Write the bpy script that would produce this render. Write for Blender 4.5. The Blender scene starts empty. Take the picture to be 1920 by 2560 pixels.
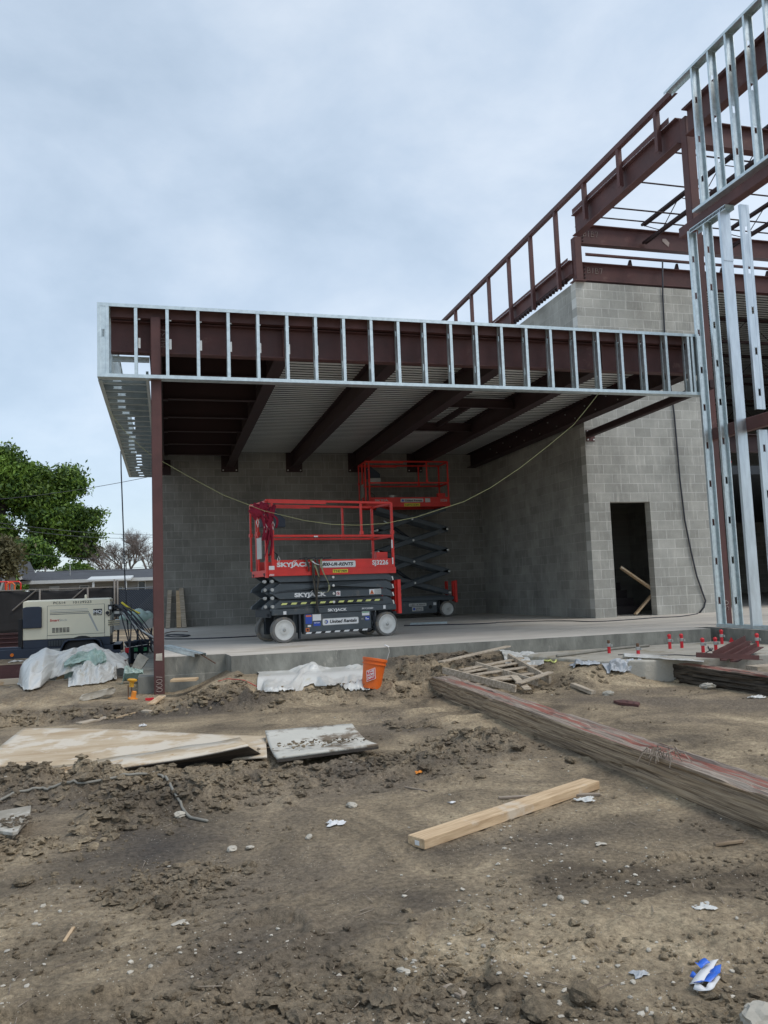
import bpy, math, random
import numpy as np
from mathutils import Vector, Matrix
random.seed(7)
PI = math.pi
SC = bpy.context.scene
COL = SC.collection

# ------------------------------------------------------------------ camera
EYE = 1.25
FPX = 2010.0                       # focal length in pixels of a 1920 x 2560 picture
YAW, PITCH, ROLL = (math.radians(a) for a in (15.22, 5.437, -2.16))
_f = Vector((math.sin(YAW) * math.cos(PITCH), math.cos(YAW) * math.cos(PITCH), math.sin(PITCH)))
_r = Vector((math.cos(YAW), -math.sin(YAW), 0))
_u = _r.cross(_f)
CR = _r * math.cos(ROLL) + _u * math.sin(ROLL)
CU = _u * math.cos(ROLL) - _r * math.sin(ROLL)
cd = bpy.data.cameras.new('camera'); cam = bpy.data.objects.new('camera', cd); COL.objects.link(cam)
cd.sensor_fit = 'VERTICAL'; cd.sensor_height = 24; cd.lens = FPX / 2560 * 24
cd.clip_start = 0.05; cd.clip_end = 3000
_m = Matrix((CR, CU, -_f)).transposed().to_4x4(); _m.translation = (0, 0, EYE)
cam.matrix_world = _m
SC.camera = cam

# ------------------------------------------------------------------ sky, sun, exposure
SUN_EL, SUN_AZ = math.radians(56), math.radians(130)
wd = bpy.data.worlds.new('World'); SC.world = wd; wd.use_nodes = True
nt = wd.node_tree; nt.nodes.clear(); N = nt.nodes.new; L = nt.links.new
wo = N('ShaderNodeOutputWorld')
sky = N('ShaderNodeTexSky'); sky.sky_type = 'NISHITA'; sky.sun_disc = False
sky.sun_elevation = SUN_EL; sky.sun_rotation = SUN_AZ
b1 = N('ShaderNodeBackground'); b1.inputs[1].default_value = 0.05; L(sky.outputs[0], b1.inputs[0])
tc = N('ShaderNodeTexCoord'); mp = N('ShaderNodeMapping'); L(tc.outputs['Generated'], mp.inputs[0])
mp.inputs['Scale'].default_value = (1.0, 1.0, 1.7); mp.inputs['Rotation'].default_value = (0.15, 0.25, 0.9)
n1 = N('ShaderNodeTexNoise'); n1.inputs['Scale'].default_value = 4.6; n1.inputs['Detail'].default_value = 9
n1.inputs['Roughness'].default_value = 0.55; n1.inputs['Distortion'].default_value = 0.15
L(mp.outputs[0], n1.inputs['Vector'])
n2 = N('ShaderNodeTexNoise'); n2.inputs['Scale'].default_value = 0.9; n2.inputs['Detail'].default_value = 3
L(mp.outputs[0], n2.inputs['Vector'])
ad = N('ShaderNodeMath'); ad.operation = 'MULTIPLY_ADD'; L(n1.outputs[0], ad.inputs[0]); ad.inputs[1].default_value = 0.68
mu = N('ShaderNodeMath'); mu.operation = 'MULTIPLY'; L(n2.outputs[0], mu.inputs[0]); mu.inputs[1].default_value = 0.34
L(mu.outputs[0], ad.inputs[2])
# the cloud deck is thinner (brighter) towards the hidden sun
vd = N('ShaderNodeVectorMath'); vd.operation = 'DOT_PRODUCT'; L(tc.outputs['Generated'], vd.inputs[0])
vd.inputs[1].default_value = (0.62, 0.42, 0.66)
vm = N('ShaderNodeMath'); vm.operation = 'MULTIPLY_ADD'; L(vd.outputs['Value'], vm.inputs[0]); vm.inputs[1].default_value = 0.11
L(ad.outputs[0], vm.inputs[2])
cr = N('ShaderNodeValToRGB'); L(vm.outputs[0], cr.inputs[0])
e = cr.color_ramp.elements
e[0].position = 0.42; e[0].color = (0.435, 0.530, 0.625, 1)
e[1].position = 0.80; e[1].color = (0.76, 0.825, 0.885, 1)
e.new(0.58).color = (0.555, 0.648, 0.745, 1)
b2 = N('ShaderNodeBackground'); L(cr.outputs[0], b2.inputs[0]); b2.inputs[1].default_value = 0.80
sm = N('ShaderNodeAddShader'); L(b1.outputs[0], sm.inputs[0]); L(b2.outputs[0], sm.inputs[1])
L(sm.outputs[0], wo.inputs[0])
sl = bpy.data.lights.new('sun', 'SUN'); sl.energy = 1.5; sl.angle = math.radians(25); sl.color = (1, 0.94, 0.86)
so = bpy.data.objects.new('sun', sl); COL.objects.link(so)
_sd = Vector((math.sin(SUN_AZ) * math.cos(SUN_EL), math.cos(SUN_AZ) * math.cos(SUN_EL), math.sin(SUN_EL)))
so.rotation_euler = _sd.to_track_quat('Z', 'Y').to_euler()
SC.view_settings.view_transform = 'Standard'; SC.view_settings.look = 'None'
SC.view_settings.exposure = 0.16; SC.view_settings.gamma = 1
SC.cycles.max_bounces = 6; SC.cycles.diffuse_bounces = 3

# ------------------------------------------------------------------ value noise (numpy)
_rng = np.random.RandomState(11)
_T = _rng.rand(512, 512)
def vnoise(x, y):
    xi = np.floor(x).astype(int); yi = np.floor(y).astype(int); fx = x - xi; fy = y - yi
    fx = fx * fx * (3 - 2 * fx); fy = fy * fy * (3 - 2 * fy)
    g = lambda a, b: _T[a & 511, b & 511]
    return (g(xi, yi) * (1 - fx) + g(xi + 1, yi) * fx) * (1 - fy) + (g(xi, yi + 1) * (1 - fx) + g(xi + 1, yi + 1) * fx) * fy
def fbm(x, y, o=4, rid=False):
    s = 0; a = 1.0; t = 0
    for k in range(o):
        n = vnoise(x * 2 ** k + 17.3 * k, y * 2 ** k + 9.1 * k)
        if rid: n = 1 - abs(2 * n - 1)
        s = s + a * n; t += a; a *= 0.5
    return s / t
def sst(a, b, x):
    t = np.clip((x - a) / (b - a), 0, 1); return t * t * (3 - 2 * t)
def gauss(x, y, cx, cy, sx, sy, rot=0):
    c, s = math.cos(rot), math.sin(rot); u = (x - cx) * c + (y - cy) * s; v = -(x - cx) * s + (y - cy) * c
    return np.exp(-(u / sx) ** 2 - (v / sy) ** 2)
def seg(x, y, pts, w):
    """soft band along a polyline"""
    best = np.full(np.shape(x), 1e9)
    for (ax, ay), (bx, by) in zip(pts[:-1], pts[1:]):
        dx, dy = bx - ax, by - ay; t = np.clip(((x - ax) * dx + (y - ay) * dy) / (dx * dx + dy * dy), 0, 1)
        best = np.minimum(best, np.hypot(x - ax - t * dx, y - ay - t * dy))
    return np.exp(-(best / w) ** 2)
BAND1 = [(-3, 9.6), (-1.2, 9.3), (0.3, 9.3), (1.3, 9.5), (2.4, 9.35), (3.2, 9.7)]
BAND2 = [(-3, 6.3), (-1.2, 6.0), (-0.4, 5.75), (0.4, 5.75), (0.9, 5.55), (1.6, 5.6), (2.3, 6.1)]
BAND3 = [(-0.8, 4.6), (-0.2, 5.0), (0.25, 5.3)]
RUTS = [[(-2, 8.3), (0.4, 8.45), (2.2, 8.1), (3.0, 8.3)], [(0.8, 8.0), (2.0, 7.6), (2.9, 7.75)], [(-2, 8.9), (0.0, 8.7), (1.5, 8.8)],
        [(1.5, 5.15), (2.4, 5.8)], [(0.7, 3.4), (1.6, 3.9), (2.6, 4.0)], [(0.3, 2.6), (1.3, 2.9), (2.3, 3.6)]]
def path_uv(x, y, pts):
    best = np.full(np.shape(x), 1e9); al = np.zeros(np.shape(x)); acc = 0
    for (ax, ay), (bx, by) in zip(pts[:-1], pts[1:]):
        dx, dy = bx - ax, by - ay; L_ = math.hypot(dx, dy); t = np.clip(((x - ax) * dx + (y - ay) * dy) / (L_ * L_), 0, 1)
        cx, cy = x - ax - t * dx, y - ay - t * dy; d = np.hypot(cx, cy) * np.sign(cx * dy - cy * dx + 1e-9); k = np.abs(d) < np.abs(best)
        best = np.where(k, d, best); al = np.where(k, acc + t * L_, al); acc += L_
    return best, al
TREADS = [[(-0.6, 1.75), (0.1, 1.85), (0.7, 2.25), (1.0, 2.9)], [(-0.5, 2.6), (0.0, 2.75), (0.35, 3.1)], [(1.2, 2.7), (2.0, 3.1), (3.0, 3.3), (4.2, 3.3)], [(1.5, 8.0), (2.4, 7.7), (3.4, 7.8)], [(1.4, 7.2), (2.4, 7.1), (3.4, 7.2)], [(0.6, 8.6), (1.6, 8.4), (2.6, 8.5)], [(0.8, 4.9), (1.9, 5.3), (3.0, 5.4)]]
PRINTS = [(_rng.uniform(-.3, 3.2), _rng.uniform(1.7, 5.0), _rng.uniform(0, 3.14)) for _ in range(26)]
def rough_mask(x, y):
    r = 0.95 * seg(x, y, BAND1, 0.55) + 1.0 * seg(x, y, BAND2, 0.42) * (1 - .45 * sst(-.5, .6, x) * sst(2.7, 2.0, x)) + 0.6 * seg(x, y, BAND3, 0.3)
    r += 0.9 * gauss(x, y, 3.3, 10.0, 1.1, 0.6) + 0.55 * gauss(x, y, 4.6, 8.75, 0.9, 0.3) + 0.45 * gauss(x, y, -2.5, 11.0, 2.2, 2.0)
    r += 0.4 * gauss(x, y, 1.45, 2.02, 0.35, 0.12) + 0.7 * gauss(x, y, 0.0, 3.75, 0.25, 0.25) + 0.18 * gauss(x, y, 0.6, 2.5, 0.5, 0.35)
    r += 0.5 * gauss(x, y, 2.1, 7.1, 0.35, 0.2) + 0.3 * gauss(x, y, -0.05, 2.35, 0.3, 0.35)
    return np.clip(r, 0, 1)
def bx_(x, y, x0, x1, y0, y1, e=.12): return sst(x0 - e, x0, x) * sst(x1 + e, x1, x) * sst(y0 - e, y0, y) * sst(y1 + e, y1, y)
FLAT = [(-1.7, .82, 6.55, 8.9), (.80, 1.75, 6.15, 7.6), (0.95, 2.75, 9.35, 10.6), (-1.1, -.55, 4.7, 5.2)]
def flat_mask(x, y):
    m = 0
    for q in FLAT: m = np.maximum(m, bx_(x, y, *q))
    return m
def ground_h(x, y):
    x = np.asarray(x, float); y = np.asarray(y, float)
    h = 0.05 * (fbm(x * 0.5 + 3, y * 0.5, 3) - 0.5)
    h += 0.32 * sst(8.9, 10.4, y + 0.5 * (vnoise(x * 1.3, y) - .5)) * sst(0.0, 1.1, x) * sst(5.4, 4.4, x)
    h += 0.13 * seg(x, y, BAND1, 0.40) * sst(-0.1, 0.5, x) + 0.11 * seg(x, y, BAND2, 0.30) * (1 - .75 * sst(-.5, .6, x) * sst(2.7, 2.0, x)) + 0.05 * seg(x, y, BAND3, 0.25)
    h -= 0.07 * gauss(x, y, -0.15, 4.4, 0.5, 0.45) + 0.10 * gauss(x, y, 2.1, 6.95, 0.32, 0.16) + 0.04 * gauss(x, y, 1.0, 2.2, 0.7, 0.2)
    h += 0.12 * gauss(x, y, -1.2, 12.2, 1.3, 0.8) + 0.05 * gauss(x, y, 1.9, 1.8, 0.4, 0.3)
    for r in RUTS:
        h -= 0.035 * seg(x, y, r, 0.10); h += 0.02 * (seg(x, y, r, 0.24) - seg(x, y, r, 0.14))
    for k, r in enumerate(TREADS):
        d, al = path_uv(x, y, r); d = d + .04 * (vnoise(x * 4, y * 4) - .5); w = .13
        band = sst(w, w * .75, np.abs(d)); tr = np.sin(al * 2 * PI / .075 + np.abs(d) * 28 + 3 * vnoise(x * 2, y * 2))
        h += (band * (.015 * sst(-.3, .5, tr) - .032) + .026 * np.exp(-((np.abs(d) - w * 1.15) / .035) ** 2)) * (.25 + .75 * sst(.3, .55, vnoise(x * 1.9 + k * 5, y * 1.9)))
    for a, b, c in PRINTS: h += -.020 * gauss(x, y, a, b, .14, .05, c) + .010 * (gauss(x, y, a, b, .19, .085, c) - gauss(x, y, a, b, .155, .062, c))
    m = rough_mask(x, y)
    q = fbm(x * 4.2 + 5, y * 4.2, 5, True)
    h += m * (0.18 * (q - 0.62) + 0.085 * (fbm(x * 13, y * 13, 4, True) - 0.6) + 0.03 * (vnoise(x * 9 + 40, y * 11) > .62))
    wx = x + 0.3 * fbm(x * 2, y * 2, 2)
    h += (1 - 0.6 * m) * (0.030 * (fbm(wx * 3.1, y * 5.5, 5) - 0.5) + 0.016 * (fbm(x * 17, y * 24, 4) - 0.5) * (0.5 + sst(.35, .65, vnoise(x * 1.7 + 7, y * 2.3))) + 0.010 * (0.62 - fbm(wx * 7 + 3, y * 12, 3, True)))
    h += 0.012 * sst(0.6, 0.8, vnoise(x * 5 + y * 1.5, y * 9)) * sst(3.4, 2.4, y)
    h = np.maximum(h, 0.235 * sst(8.3, 8.95, y + .2 * (vnoise(x * 3, y * 3) - .5)) * sst(4.2, 4.9, x) * sst(5.9, 5.2, x) + .02 * (fbm(x * 9, y * 9, 3, True) - .6))
    fm = flat_mask(x, y); h = h * (1 - fm) + fm * (0.0 + .22 * sst(9.4, 10.0, y))
    return h * sst(60, 30, y)
def ray(px, py):
    return _f + CR * ((px - 960) / FPX) - CU * ((py - 1280) / FPX)
def on_z(px, py, z):
    d = ray(px, py); return Vector((0, 0, EYE)) + d * ((z - EYE) / d.z)
def on_y(px, py, y):
    d = ray(px, py); return Vector((0, 0, EYE)) + d * (y / d.y)
def on_x(px, py, x):
    d = ray(px, py); return Vector((0, 0, EYE)) + d * (x / d.x)
def on_g(px, py):
    d = ray(px, py); y0 = on_z(px, py, 0.45).y; y1 = min(60, on_z(px, py, -0.12).y if d.z < 0 else 60)
    for _ in range(2):
        yy = np.linspace(y0, y1, 160); k = yy / d.y; zz = EYE + d.z * k; u = np.nonzero(zz <= ground_h(d.x * k, yy))[0]
        i = int(u[0]) if len(u) else 159; y0, y1 = yy[max(i - 1, 0)], yy[i]
    return Vector((0, 0, EYE)) + d * (y1 / d.y)
def lift_to_ground(pts, c):
    g = ground_h(np.array([p.x for p in pts]), np.array([p.y for p in pts]))
    for p, z in zip(pts, g): p.z = max(p.z, float(z) + c)
    return pts

# ------------------------------------------------------------------ materials
def nd(m, t, **k):
    n = m.node_tree.nodes.new(t)
    for a, v in k.items():
        if a in n.inputs: n.inputs[a].default_value = v
        else: setattr(n, a, v)
    return n
def mat(name, col, rough=0.6, metal=0.0, var=0.12, scale=6.0, bump=0.0, bscale=40.0, stretch=(1, 1, 1), spec=0.5,
        stain=None, stain_scale=3.0, stain_at=0.62, trans=0.0):
    m = bpy.data.materials.new(name); m.use_nodes = True; t = m.node_tree; t.nodes.clear(); lk = t.links.new
    out = nd(m, 'ShaderNodeOutputMaterial'); p = nd(m, 'ShaderNodeBsdfPrincipled')
    p.inputs['Roughness'].default_value = rough; p.inputs['Metallic'].default_value = metal
    p.inputs['Specular IOR Level'].default_value = spec
    tcx = nd(m, 'ShaderNodeTexCoord'); mpx = nd(m, 'ShaderNodeMapping'); lk(tcx.outputs['Object'], mpx.inputs[0]); mpx.inputs['Scale'].default_value = stretch
    n = nd(m, 'ShaderNodeTexNoise', Scale=scale, Detail=5.0, Roughness=0.6); lk(mpx.outputs[0], n.inputs['Vector'])
    r = nd(m, 'ShaderNodeValToRGB'); lk(n.outputs[0], r.inputs[0])
    c = Vector(col[:3]); el = r.color_ramp.elements
    el[0].position = 0.3; el[0].color = (*(c * (1 - var)), 1); el[1].position = 0.7; el[1].color = (*[min(1, q) for q in c * (1 + var)], 1)
    last = r.outputs[0]
    if stain:
        n3 = nd(m, 'ShaderNodeTexNoise', Scale=stain_scale, Detail=6.0, Roughness=0.7); lk(mpx.outputs[0], n3.inputs['Vector'])
        r3 = nd(m, 'ShaderNodeValToRGB'); lk(n3.outputs[0], r3.inputs[0]); r3.color_ramp.elements[0].position = stain_at; r3.color_ramp.elements[1].position = stain_at + 0.1
        mx = nd(m, 'ShaderNodeMix', data_type='RGBA'); lk(r3.outputs[0], mx.inputs[0]); lk(last, mx.inputs[6]); mx.inputs[7].default_value = (*stain, 1)
        last = mx.outputs[2]
    lk(last, p.inputs['Base Color'])
    rr = nd(m, 'ShaderNodeMapRange'); lk(n.outputs[0], rr.inputs[0]); rr.inputs[3].default_value = max(0.05, rough - 0.1); rr.inputs[4].default_value = min(1, rough + 0.1)
    lk(rr.outputs[0], p.inputs['Roughness'])
    if bump:
        nb = nd(m, 'ShaderNodeTexNoise', Scale=bscale, Detail=4.0); lk(mpx.outputs[0], nb.inputs['Vector'])
        b = nd(m, 'ShaderNodeBump', Strength=bump, Distance=0.01); lk(nb.outputs[0], b.inputs['Height']); lk(b.outputs[0], p.inputs['Normal'])
    sh = p.outputs[0]
    if trans:
        tr = nd(m, 'ShaderNodeBsdfTranslucent'); lk(last, tr.inputs[0]); mxs = nd(m, 'ShaderNodeMixShader'); mxs.inputs[0].default_value = trans
        lk(p.outputs[0], mxs.inputs[1]); lk(tr.outputs[0], mxs.inputs[2]); sh = mxs.outputs[0]
    lk(sh, out.inputs[0])
    return m
def block_mat(name, axis, tone=(0.43, 0.42, 0.38), mortar=(0.60, 0.59, 0.55), z0=0.465):
    """concrete masonry: 406 x 203 mm running bond, per-block tone, lime streaks"""
    m = bpy.data.materials.new(name); m.use_nodes = True; t = m.node_tree; t.nodes.clear(); lk = t.links.new
    out = nd(m, 'ShaderNodeOutputMaterial'); p = nd(m, 'ShaderNodeBsdfPrincipled', Roughness=0.92); p.inputs['Specular IOR Level'].default_value = 0.2
    tcx = nd(m, 'ShaderNodeTexCoord'); s = nd(m, 'ShaderNodeSeparateXYZ'); lk(tcx.outputs['Object'], s.inputs[0])
    sz = nd(m, 'ShaderNodeMath', operation='SUBTRACT'); lk(s.outputs[2], sz.inputs[0]); sz.inputs[1].default_value = z0
    cx = nd(m, 'ShaderNodeCombineXYZ'); lk(s.outputs[0 if axis == 'x' else 1], cx.inputs[0]); lk(sz.outputs[0], cx.inputs[1])
    # joints wander a little: hand-laid
    nw = nd(m, 'ShaderNodeTexNoise', Scale=2.2, Detail=3.0); lk(cx.outputs[0], nw.inputs['Vector'])
    vs = nd(m, 'ShaderNodeVectorMath', operation='MULTIPLY_ADD'); lk(nw.outputs['Color'], vs.inputs[0]); vs.inputs[1].default_value = (0.012, 0.007, 0); lk(cx.outputs[0], vs.inputs[2])
    def brick(seed_off):
        b = nd(m, 'ShaderNodeTexBrick'); b.offset = 0.5; b.inputs['Scale'].default_value = 1; b.inputs['Brick Width'].default_value = 0.4064
        b.inputs['Row Height'].default_value = 0.2032; b.inputs['Mortar Size'].default_value = 0.008; b.inputs['Mortar Smooth'].default_value = 0.3
        lk(vs.outputs[0], b.inputs['Vector']); return b
    b = brick(0); c = Vector(tone)
    b.inputs['Color1'].default_value = (*(c * 0.88), 1); b.inputs['Color2'].default_value = (*(c * 1.10), 1); b.inputs['Mortar'].default_value = (*mortar, 1); b.inputs['Bias'].default_value = 0.0
    # fine grain and broad blotches
    n = nd(m, 'ShaderNodeTexNoise', Scale=55.0, Detail=4.0, Roughness=0.75); lk(cx.outputs[0], n.inputs['Vector'])
    n2 = nd(m, 'ShaderNodeTexNoise', Scale=1.1, Detail=6.0, Roughness=0.65); lk(cx.outputs[0], n2.inputs['Vector'])
    v1 = nd(m, 'ShaderNodeMapRange'); lk(n.outputs[0], v1.inputs[0]); v1.inputs[3].default_value = 0.78; v1.inputs[4].default_value = 1.22
    v2 = nd(m, 'ShaderNodeMapRange'); lk(n2.outputs[0], v2.inputs[0]); v2.inputs[1].default_value = 0.3; v2.inputs[2].default_value = 0.7; v2.inputs[3].default_value = 0.72; v2.inputs[4].default_value = 1.2
    vv = nd(m, 'ShaderNodeMath', operation='MULTIPLY'); lk(v1.outputs[0], vv.inputs[0]); lk(v2.outputs[0], vv.inputs[1])
    mm = nd(m, 'ShaderNodeVectorMath', operation='SCALE'); lk(b.outputs[0], mm.inputs[0]); lk(vv.outputs[0], mm.inputs['Scale'])
    # pale runs of lime down the wall
    ms = nd(m, 'ShaderNodeMapping'); lk(cx.outputs[0], ms.inputs[0]); ms.inputs['Scale'].default_value = (12, 1.3, 1)
    n4 = nd(m, 'ShaderNodeTexNoise', Scale=1.0, Detail=5.0, Roughness=0.7); lk(ms.outputs[0], n4.inputs['Vector'])
    r4 = nd(m, 'ShaderNodeValToRGB'); lk(n4.outputs[0], r4.inputs[0]); r4.color_ramp.elements[0].position = 0.53; r4.color_ramp.elements[1].position = 0.72
    r4.color_ramp.elements[1].color = (0.62, 0.62, 0.62, 1)
    mx = nd(m, 'ShaderNodeMix', data_type='RGBA'); lk(r4.outputs[0], mx.inputs[0]); lk(mm.outputs[0], mx.inputs[6]); mx.inputs[7].default_value = (*(c * 1.55), 1)
    lk(mx.outputs[2], p.inputs['Base Color'])
    h = nd(m, 'ShaderNodeMath', operation='MULTIPLY_ADD'); lk(b.outputs['Fac'], h.inputs[0]); h.inputs[1].default_value = -1.2; lk(n.outputs[0], h.inputs[2])
    bp = nd(m, 'ShaderNodeBump', Strength=0.55, Distance=0.006); lk(h.outputs[0], bp.inputs['Height']); lk(bp.outputs[0], p.inputs['Normal'])
    lk(p.outputs[0], out.inputs[0]); return m
def soil_mat(name, attr=True, k=1.0):
    m = bpy.data.materials.new(name); m.use_nodes = True; t = m.node_tree; t.nodes.clear(); lk = t.links.new
    out = nd(m, 'ShaderNodeOutputMaterial'); p = nd(m, 'ShaderNodeBsdfPrincipled', Roughness=0.9); p.inputs['Specular IOR Level'].default_value = 0.25
    tcx = nd(m, 'ShaderNodeTexCoord'); O = tcx.outputs['Object']
    n = nd(m, 'ShaderNodeTexNoise', Scale=1.15, Detail=10.0, Roughness=0.66, Distortion=0.9); lk(O, n.inputs['Vector'])
    r = nd(m, 'ShaderNodeValToRGB'); lk(n.outputs[0], r.inputs[0]); el = r.color_ramp.elements
    S = lambda q: (q[0] * k, q[1] * k, q[2] * k, 1)
    el[0].position = 0.34; el[0].color = S((0.110, 0.087, 0.062)); el[1].position = 0.68; el[1].color = S((0.430, 0.345, 0.230))
    el.new(0.47).color = S((0.215, 0.170, 0.115)); el.new(0.57).color = S((0.305, 0.240, 0.160))
    # grey-purple damp clay patches
    n5 = nd(m, 'ShaderNodeTexNoise', Scale=0.55, Detail=6.0, Roughness=0.6); mo = nd(m, 'ShaderNodeMapping'); lk(O, mo.inputs[0]); mo.inputs['Location'].default_value = (4, 7, 1); lk(mo.outputs[0], n5.inputs['Vector'])
    r5 = nd(m, 'ShaderNodeValToRGB'); lk(n5.outputs[0], r5.inputs[0]); r5.color_ramp.elements[0].position = 0.50; r5.color_ramp.elements[1].position = 0.66; r5.color_ramp.elements[1].color = (0.8, 0.8, 0.8, 1)
    m5 = nd(m, 'ShaderNodeMix', data_type='RGBA'); lk(r5.outputs[0], m5.inputs[0]); lk(r.outputs[0], m5.inputs[6]); m5.inputs[7].default_value = S((0.140, 0.114, 0.088))
    last = m5.outputs[2]
    if attr:
        at = nd(m, 'ShaderNodeAttribute'); at.attribute_name = 'damp'
        m6 = nd(m, 'ShaderNodeMix', data_type='RGBA'); lk(at.outputs['Fac'], m6.inputs[0]); lk(last, m6.inputs[6]); m6.inputs[7].default_value = S((0.068, 0.058, 0.050)); last = m6.outputs[2]
    # grain: crumbs, sand, pale specks
    n3 = nd(m, 'ShaderNodeTexNoise', Scale=38.0, Detail=6.0, Roughness=0.75); lk(O, n3.inputs['Vector'])
    v = nd(m, 'ShaderNodeMapRange'); lk(n3.outputs[0], v.inputs[0]); v.inputs[1].default_value = 0.3; v.inputs[2].default_value = 0.7; v.inputs[3].default_value = 0.50; v.inputs[4].default_value = 1.45
    sc = nd(m, 'ShaderNodeVectorMath', operation='SCALE'); lk(last, sc.inputs[0]); lk(v.outputs[0], sc.inputs['Scale'])
    vo = nd(m, 'ShaderNodeTexVoronoi', Scale=62.0); lk(O, vo.inputs['Vector'])
    rv = nd(m, 'ShaderNodeValToRGB'); lk(vo.outputs['Distance'], rv.inputs[0]); rv.color_ramp.elements[0].color = (1, 1, 1, 1); rv.color_ramp.elements[0].position = 0.10; rv.color_ramp.elements[1].color = (0, 0, 0, 1); rv.color_ramp.elements[1].position = 0.17
    nm = nd(m, 'ShaderNodeTexNoise', Scale=7.0, Detail=3.0); lk(O, nm.inputs['Vector'])
    rm = nd(m, 'ShaderNodeMath', operation='GREATER_THAN'); lk(nm.outputs[0], rm.inputs[0]); rm.inputs[1].default_value = 0.56
    ml = nd(m, 'ShaderNodeMath', operation='MULTIPLY'); lk(rv.outputs[0], ml.inputs[0]); lk(rm.outputs[0], ml.inputs[1])
    mq = nd(m, 'ShaderNodeMix', data_type='RGBA'); lk(ml.outputs[0], mq.inputs[0]); lk(sc.outputs[0], mq.inputs[6]); mq.inputs[7].default_value = S((0.46, 0.42, 0.35))
    lk(mq.outputs[2], p.inputs['Base Color'])
    nb = nd(m, 'ShaderNodeTexNoise', Scale=26.0, Detail=8.0, Roughness=0.72); lk(O, nb.inputs['Vector'])
    nb0 = nd(m, 'ShaderNodeTexNoise', Scale=9.0, Detail=6.0, Roughness=0.65, Distortion=0.8); lk(O, nb0.inputs['Vector']); b0 = nd(m, 'ShaderNodeBump', Strength=0.7, Distance=0.05); lk(nb0.outputs[0], b0.inputs['Height'])
    b = nd(m, 'ShaderNodeBump', Strength=1.0, Distance=0.025); lk(nb.outputs[0], b.inputs['Height']); lk(b0.outputs[0], b.inputs['Normal'])
    nb2 = nd(m, 'ShaderNodeTexNoise', Scale=120.0, Detail=3.0); lk(O, nb2.inputs['Vector'])
    b2_ = nd(m, 'ShaderNodeBump', Strength=0.6, Distance=0.004); lk(nb2.outputs[0], b2_.inputs['Height']); lk(b.outputs[0], b2_.inputs['Normal']); lk(b2_.outputs[0], p.inputs['Normal'])
    lk(p.outputs[0], out.inputs[0]); return m
def wood_mat(name, a, b, scale=1.0, axis=(1, 12, 12), rough=0.75, bump=0.3, extra=None, ex_at=0.6, ex_map=(1, 1, 1)):
    m = bpy.data.materials.new(name); m.use_nodes = True; t = m.node_tree; t.nodes.clear(); lk = t.links.new
    out = nd(m, 'ShaderNodeOutputMaterial'); p = nd(m, 'ShaderNodeBsdfPrincipled', Roughness=rough); p.inputs['Specular IOR Level'].default_value = 0.3
    tcx = nd(m, 'ShaderNodeTexCoord'); mo = nd(m, 'ShaderNodeMapping'); lk(tcx.outputs['Object'], mo.inputs[0]); mo.inputs['Scale'].default_value = axis
    n = nd(m, 'ShaderNodeTexNoise', Scale=3.0 * scale, Detail=7.0, Roughness=0.65, Distortion=0.5); lk(mo.outputs[0], n.inputs['Vector'])
    r = nd(m, 'ShaderNodeValToRGB'); lk(n.outputs[0], r.inputs[0]); el = r.color_ramp.elements
    el[0].position = 0.36; el[0].color = (*a, 1); el[1].position = 0.62; el[1].color = (*b, 1)
    last = r.outputs[0]
    if extra:
        mo2 = nd(m, 'ShaderNodeMapping'); lk(tcx.outputs['Object'], mo2.inputs[0]); mo2.inputs['Scale'].default_value = ex_map
        n2 = nd(m, 'ShaderNodeTexNoise', Scale=2.2, Detail=6.0, Roughness=0.65); lk(mo2.outputs[0], n2.inputs['Vector'])
        r2 = nd(m, 'ShaderNodeValToRGB'); lk(n2.outputs[0], r2.inputs[0]); r2.color_ramp.elements[0].position = ex_at; r2.color_ramp.elements[1].position = ex_at + 0.07
        mx = nd(m, 'ShaderNodeMix', data_type='RGBA'); lk(r2.outputs[0], mx.inputs[0]); lk(last, mx.inputs[6]); mx.inputs[7].default_value = (*extra, 1); last = mx.outputs[2]
    lk(last, p.inputs['Base Color'])
    bb = nd(m, 'ShaderNodeBump', Strength=bump, Distance=0.01); lk(n.outputs[0], bb.inputs['Height']); lk(bb.outputs[0], p.inputs['Normal'])
    lk(p.outputs[0], out.inputs[0]); return m

M = {}
M['primer'] = mat('red_oxide_primer', (0.100, 0.040, 0.036), 0.62, 0, 0.28, 2.5, 0.15, 30, stain=(0.17, 0.09, 0.075), stain_scale=2.6, stain_at=0.62)
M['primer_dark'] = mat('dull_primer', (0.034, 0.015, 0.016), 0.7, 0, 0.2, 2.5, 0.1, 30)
M['chalk'] = mat('chalk_marking', (0.42, 0.34, 0.30), 0.9)
M['galv'] = mat('galvanised_steel', (0.64, 0.71, 0.72), 0.42, 0.78, 0.14, 14.0, 0.06, 60, stain=(0.50, 0.56, 0.58), stain_scale=5.0, stain_at=0.6)
M['galv_shade'] = mat('shade_painted_galvanised_steel', (0.20, 0.225, 0.215), 0.5, 0.6, 0.2, 9.0, 0.06, 60)  # soffit joist webs: same steel as galv, shade put into the colour
M['galv_smear'] = mat('smeared_galvanised_steel', (0.60, 0.65, 0.68), 0.36, 0.8, 0.15, 5.0, 0.05, 60, (3, 3, 0.6), stain=(0.36, 0.20, 0.22), stain_scale=1.1, stain_at=0.66)
M['deck'] = mat('galvanised_roof_deck', (0.90, 0.90, 0.86), 0.45, 0.35, 0.12, 3.0, 0.05, 30, (0.3, 3, 3))
M['bolt'] = mat('bright_bolt', (0.75, 0.74, 0.70), 0.4, 0.4)
M['conc'] = mat('concrete', (0.56, 0.52, 0.46), 0.85, 0, 0.16, 1.3, 0.35, 60, (.5, 1.6, 1), stain=(0.42, 0.37, 0.30), stain_scale=0.9, stain_at=0.55)
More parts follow.
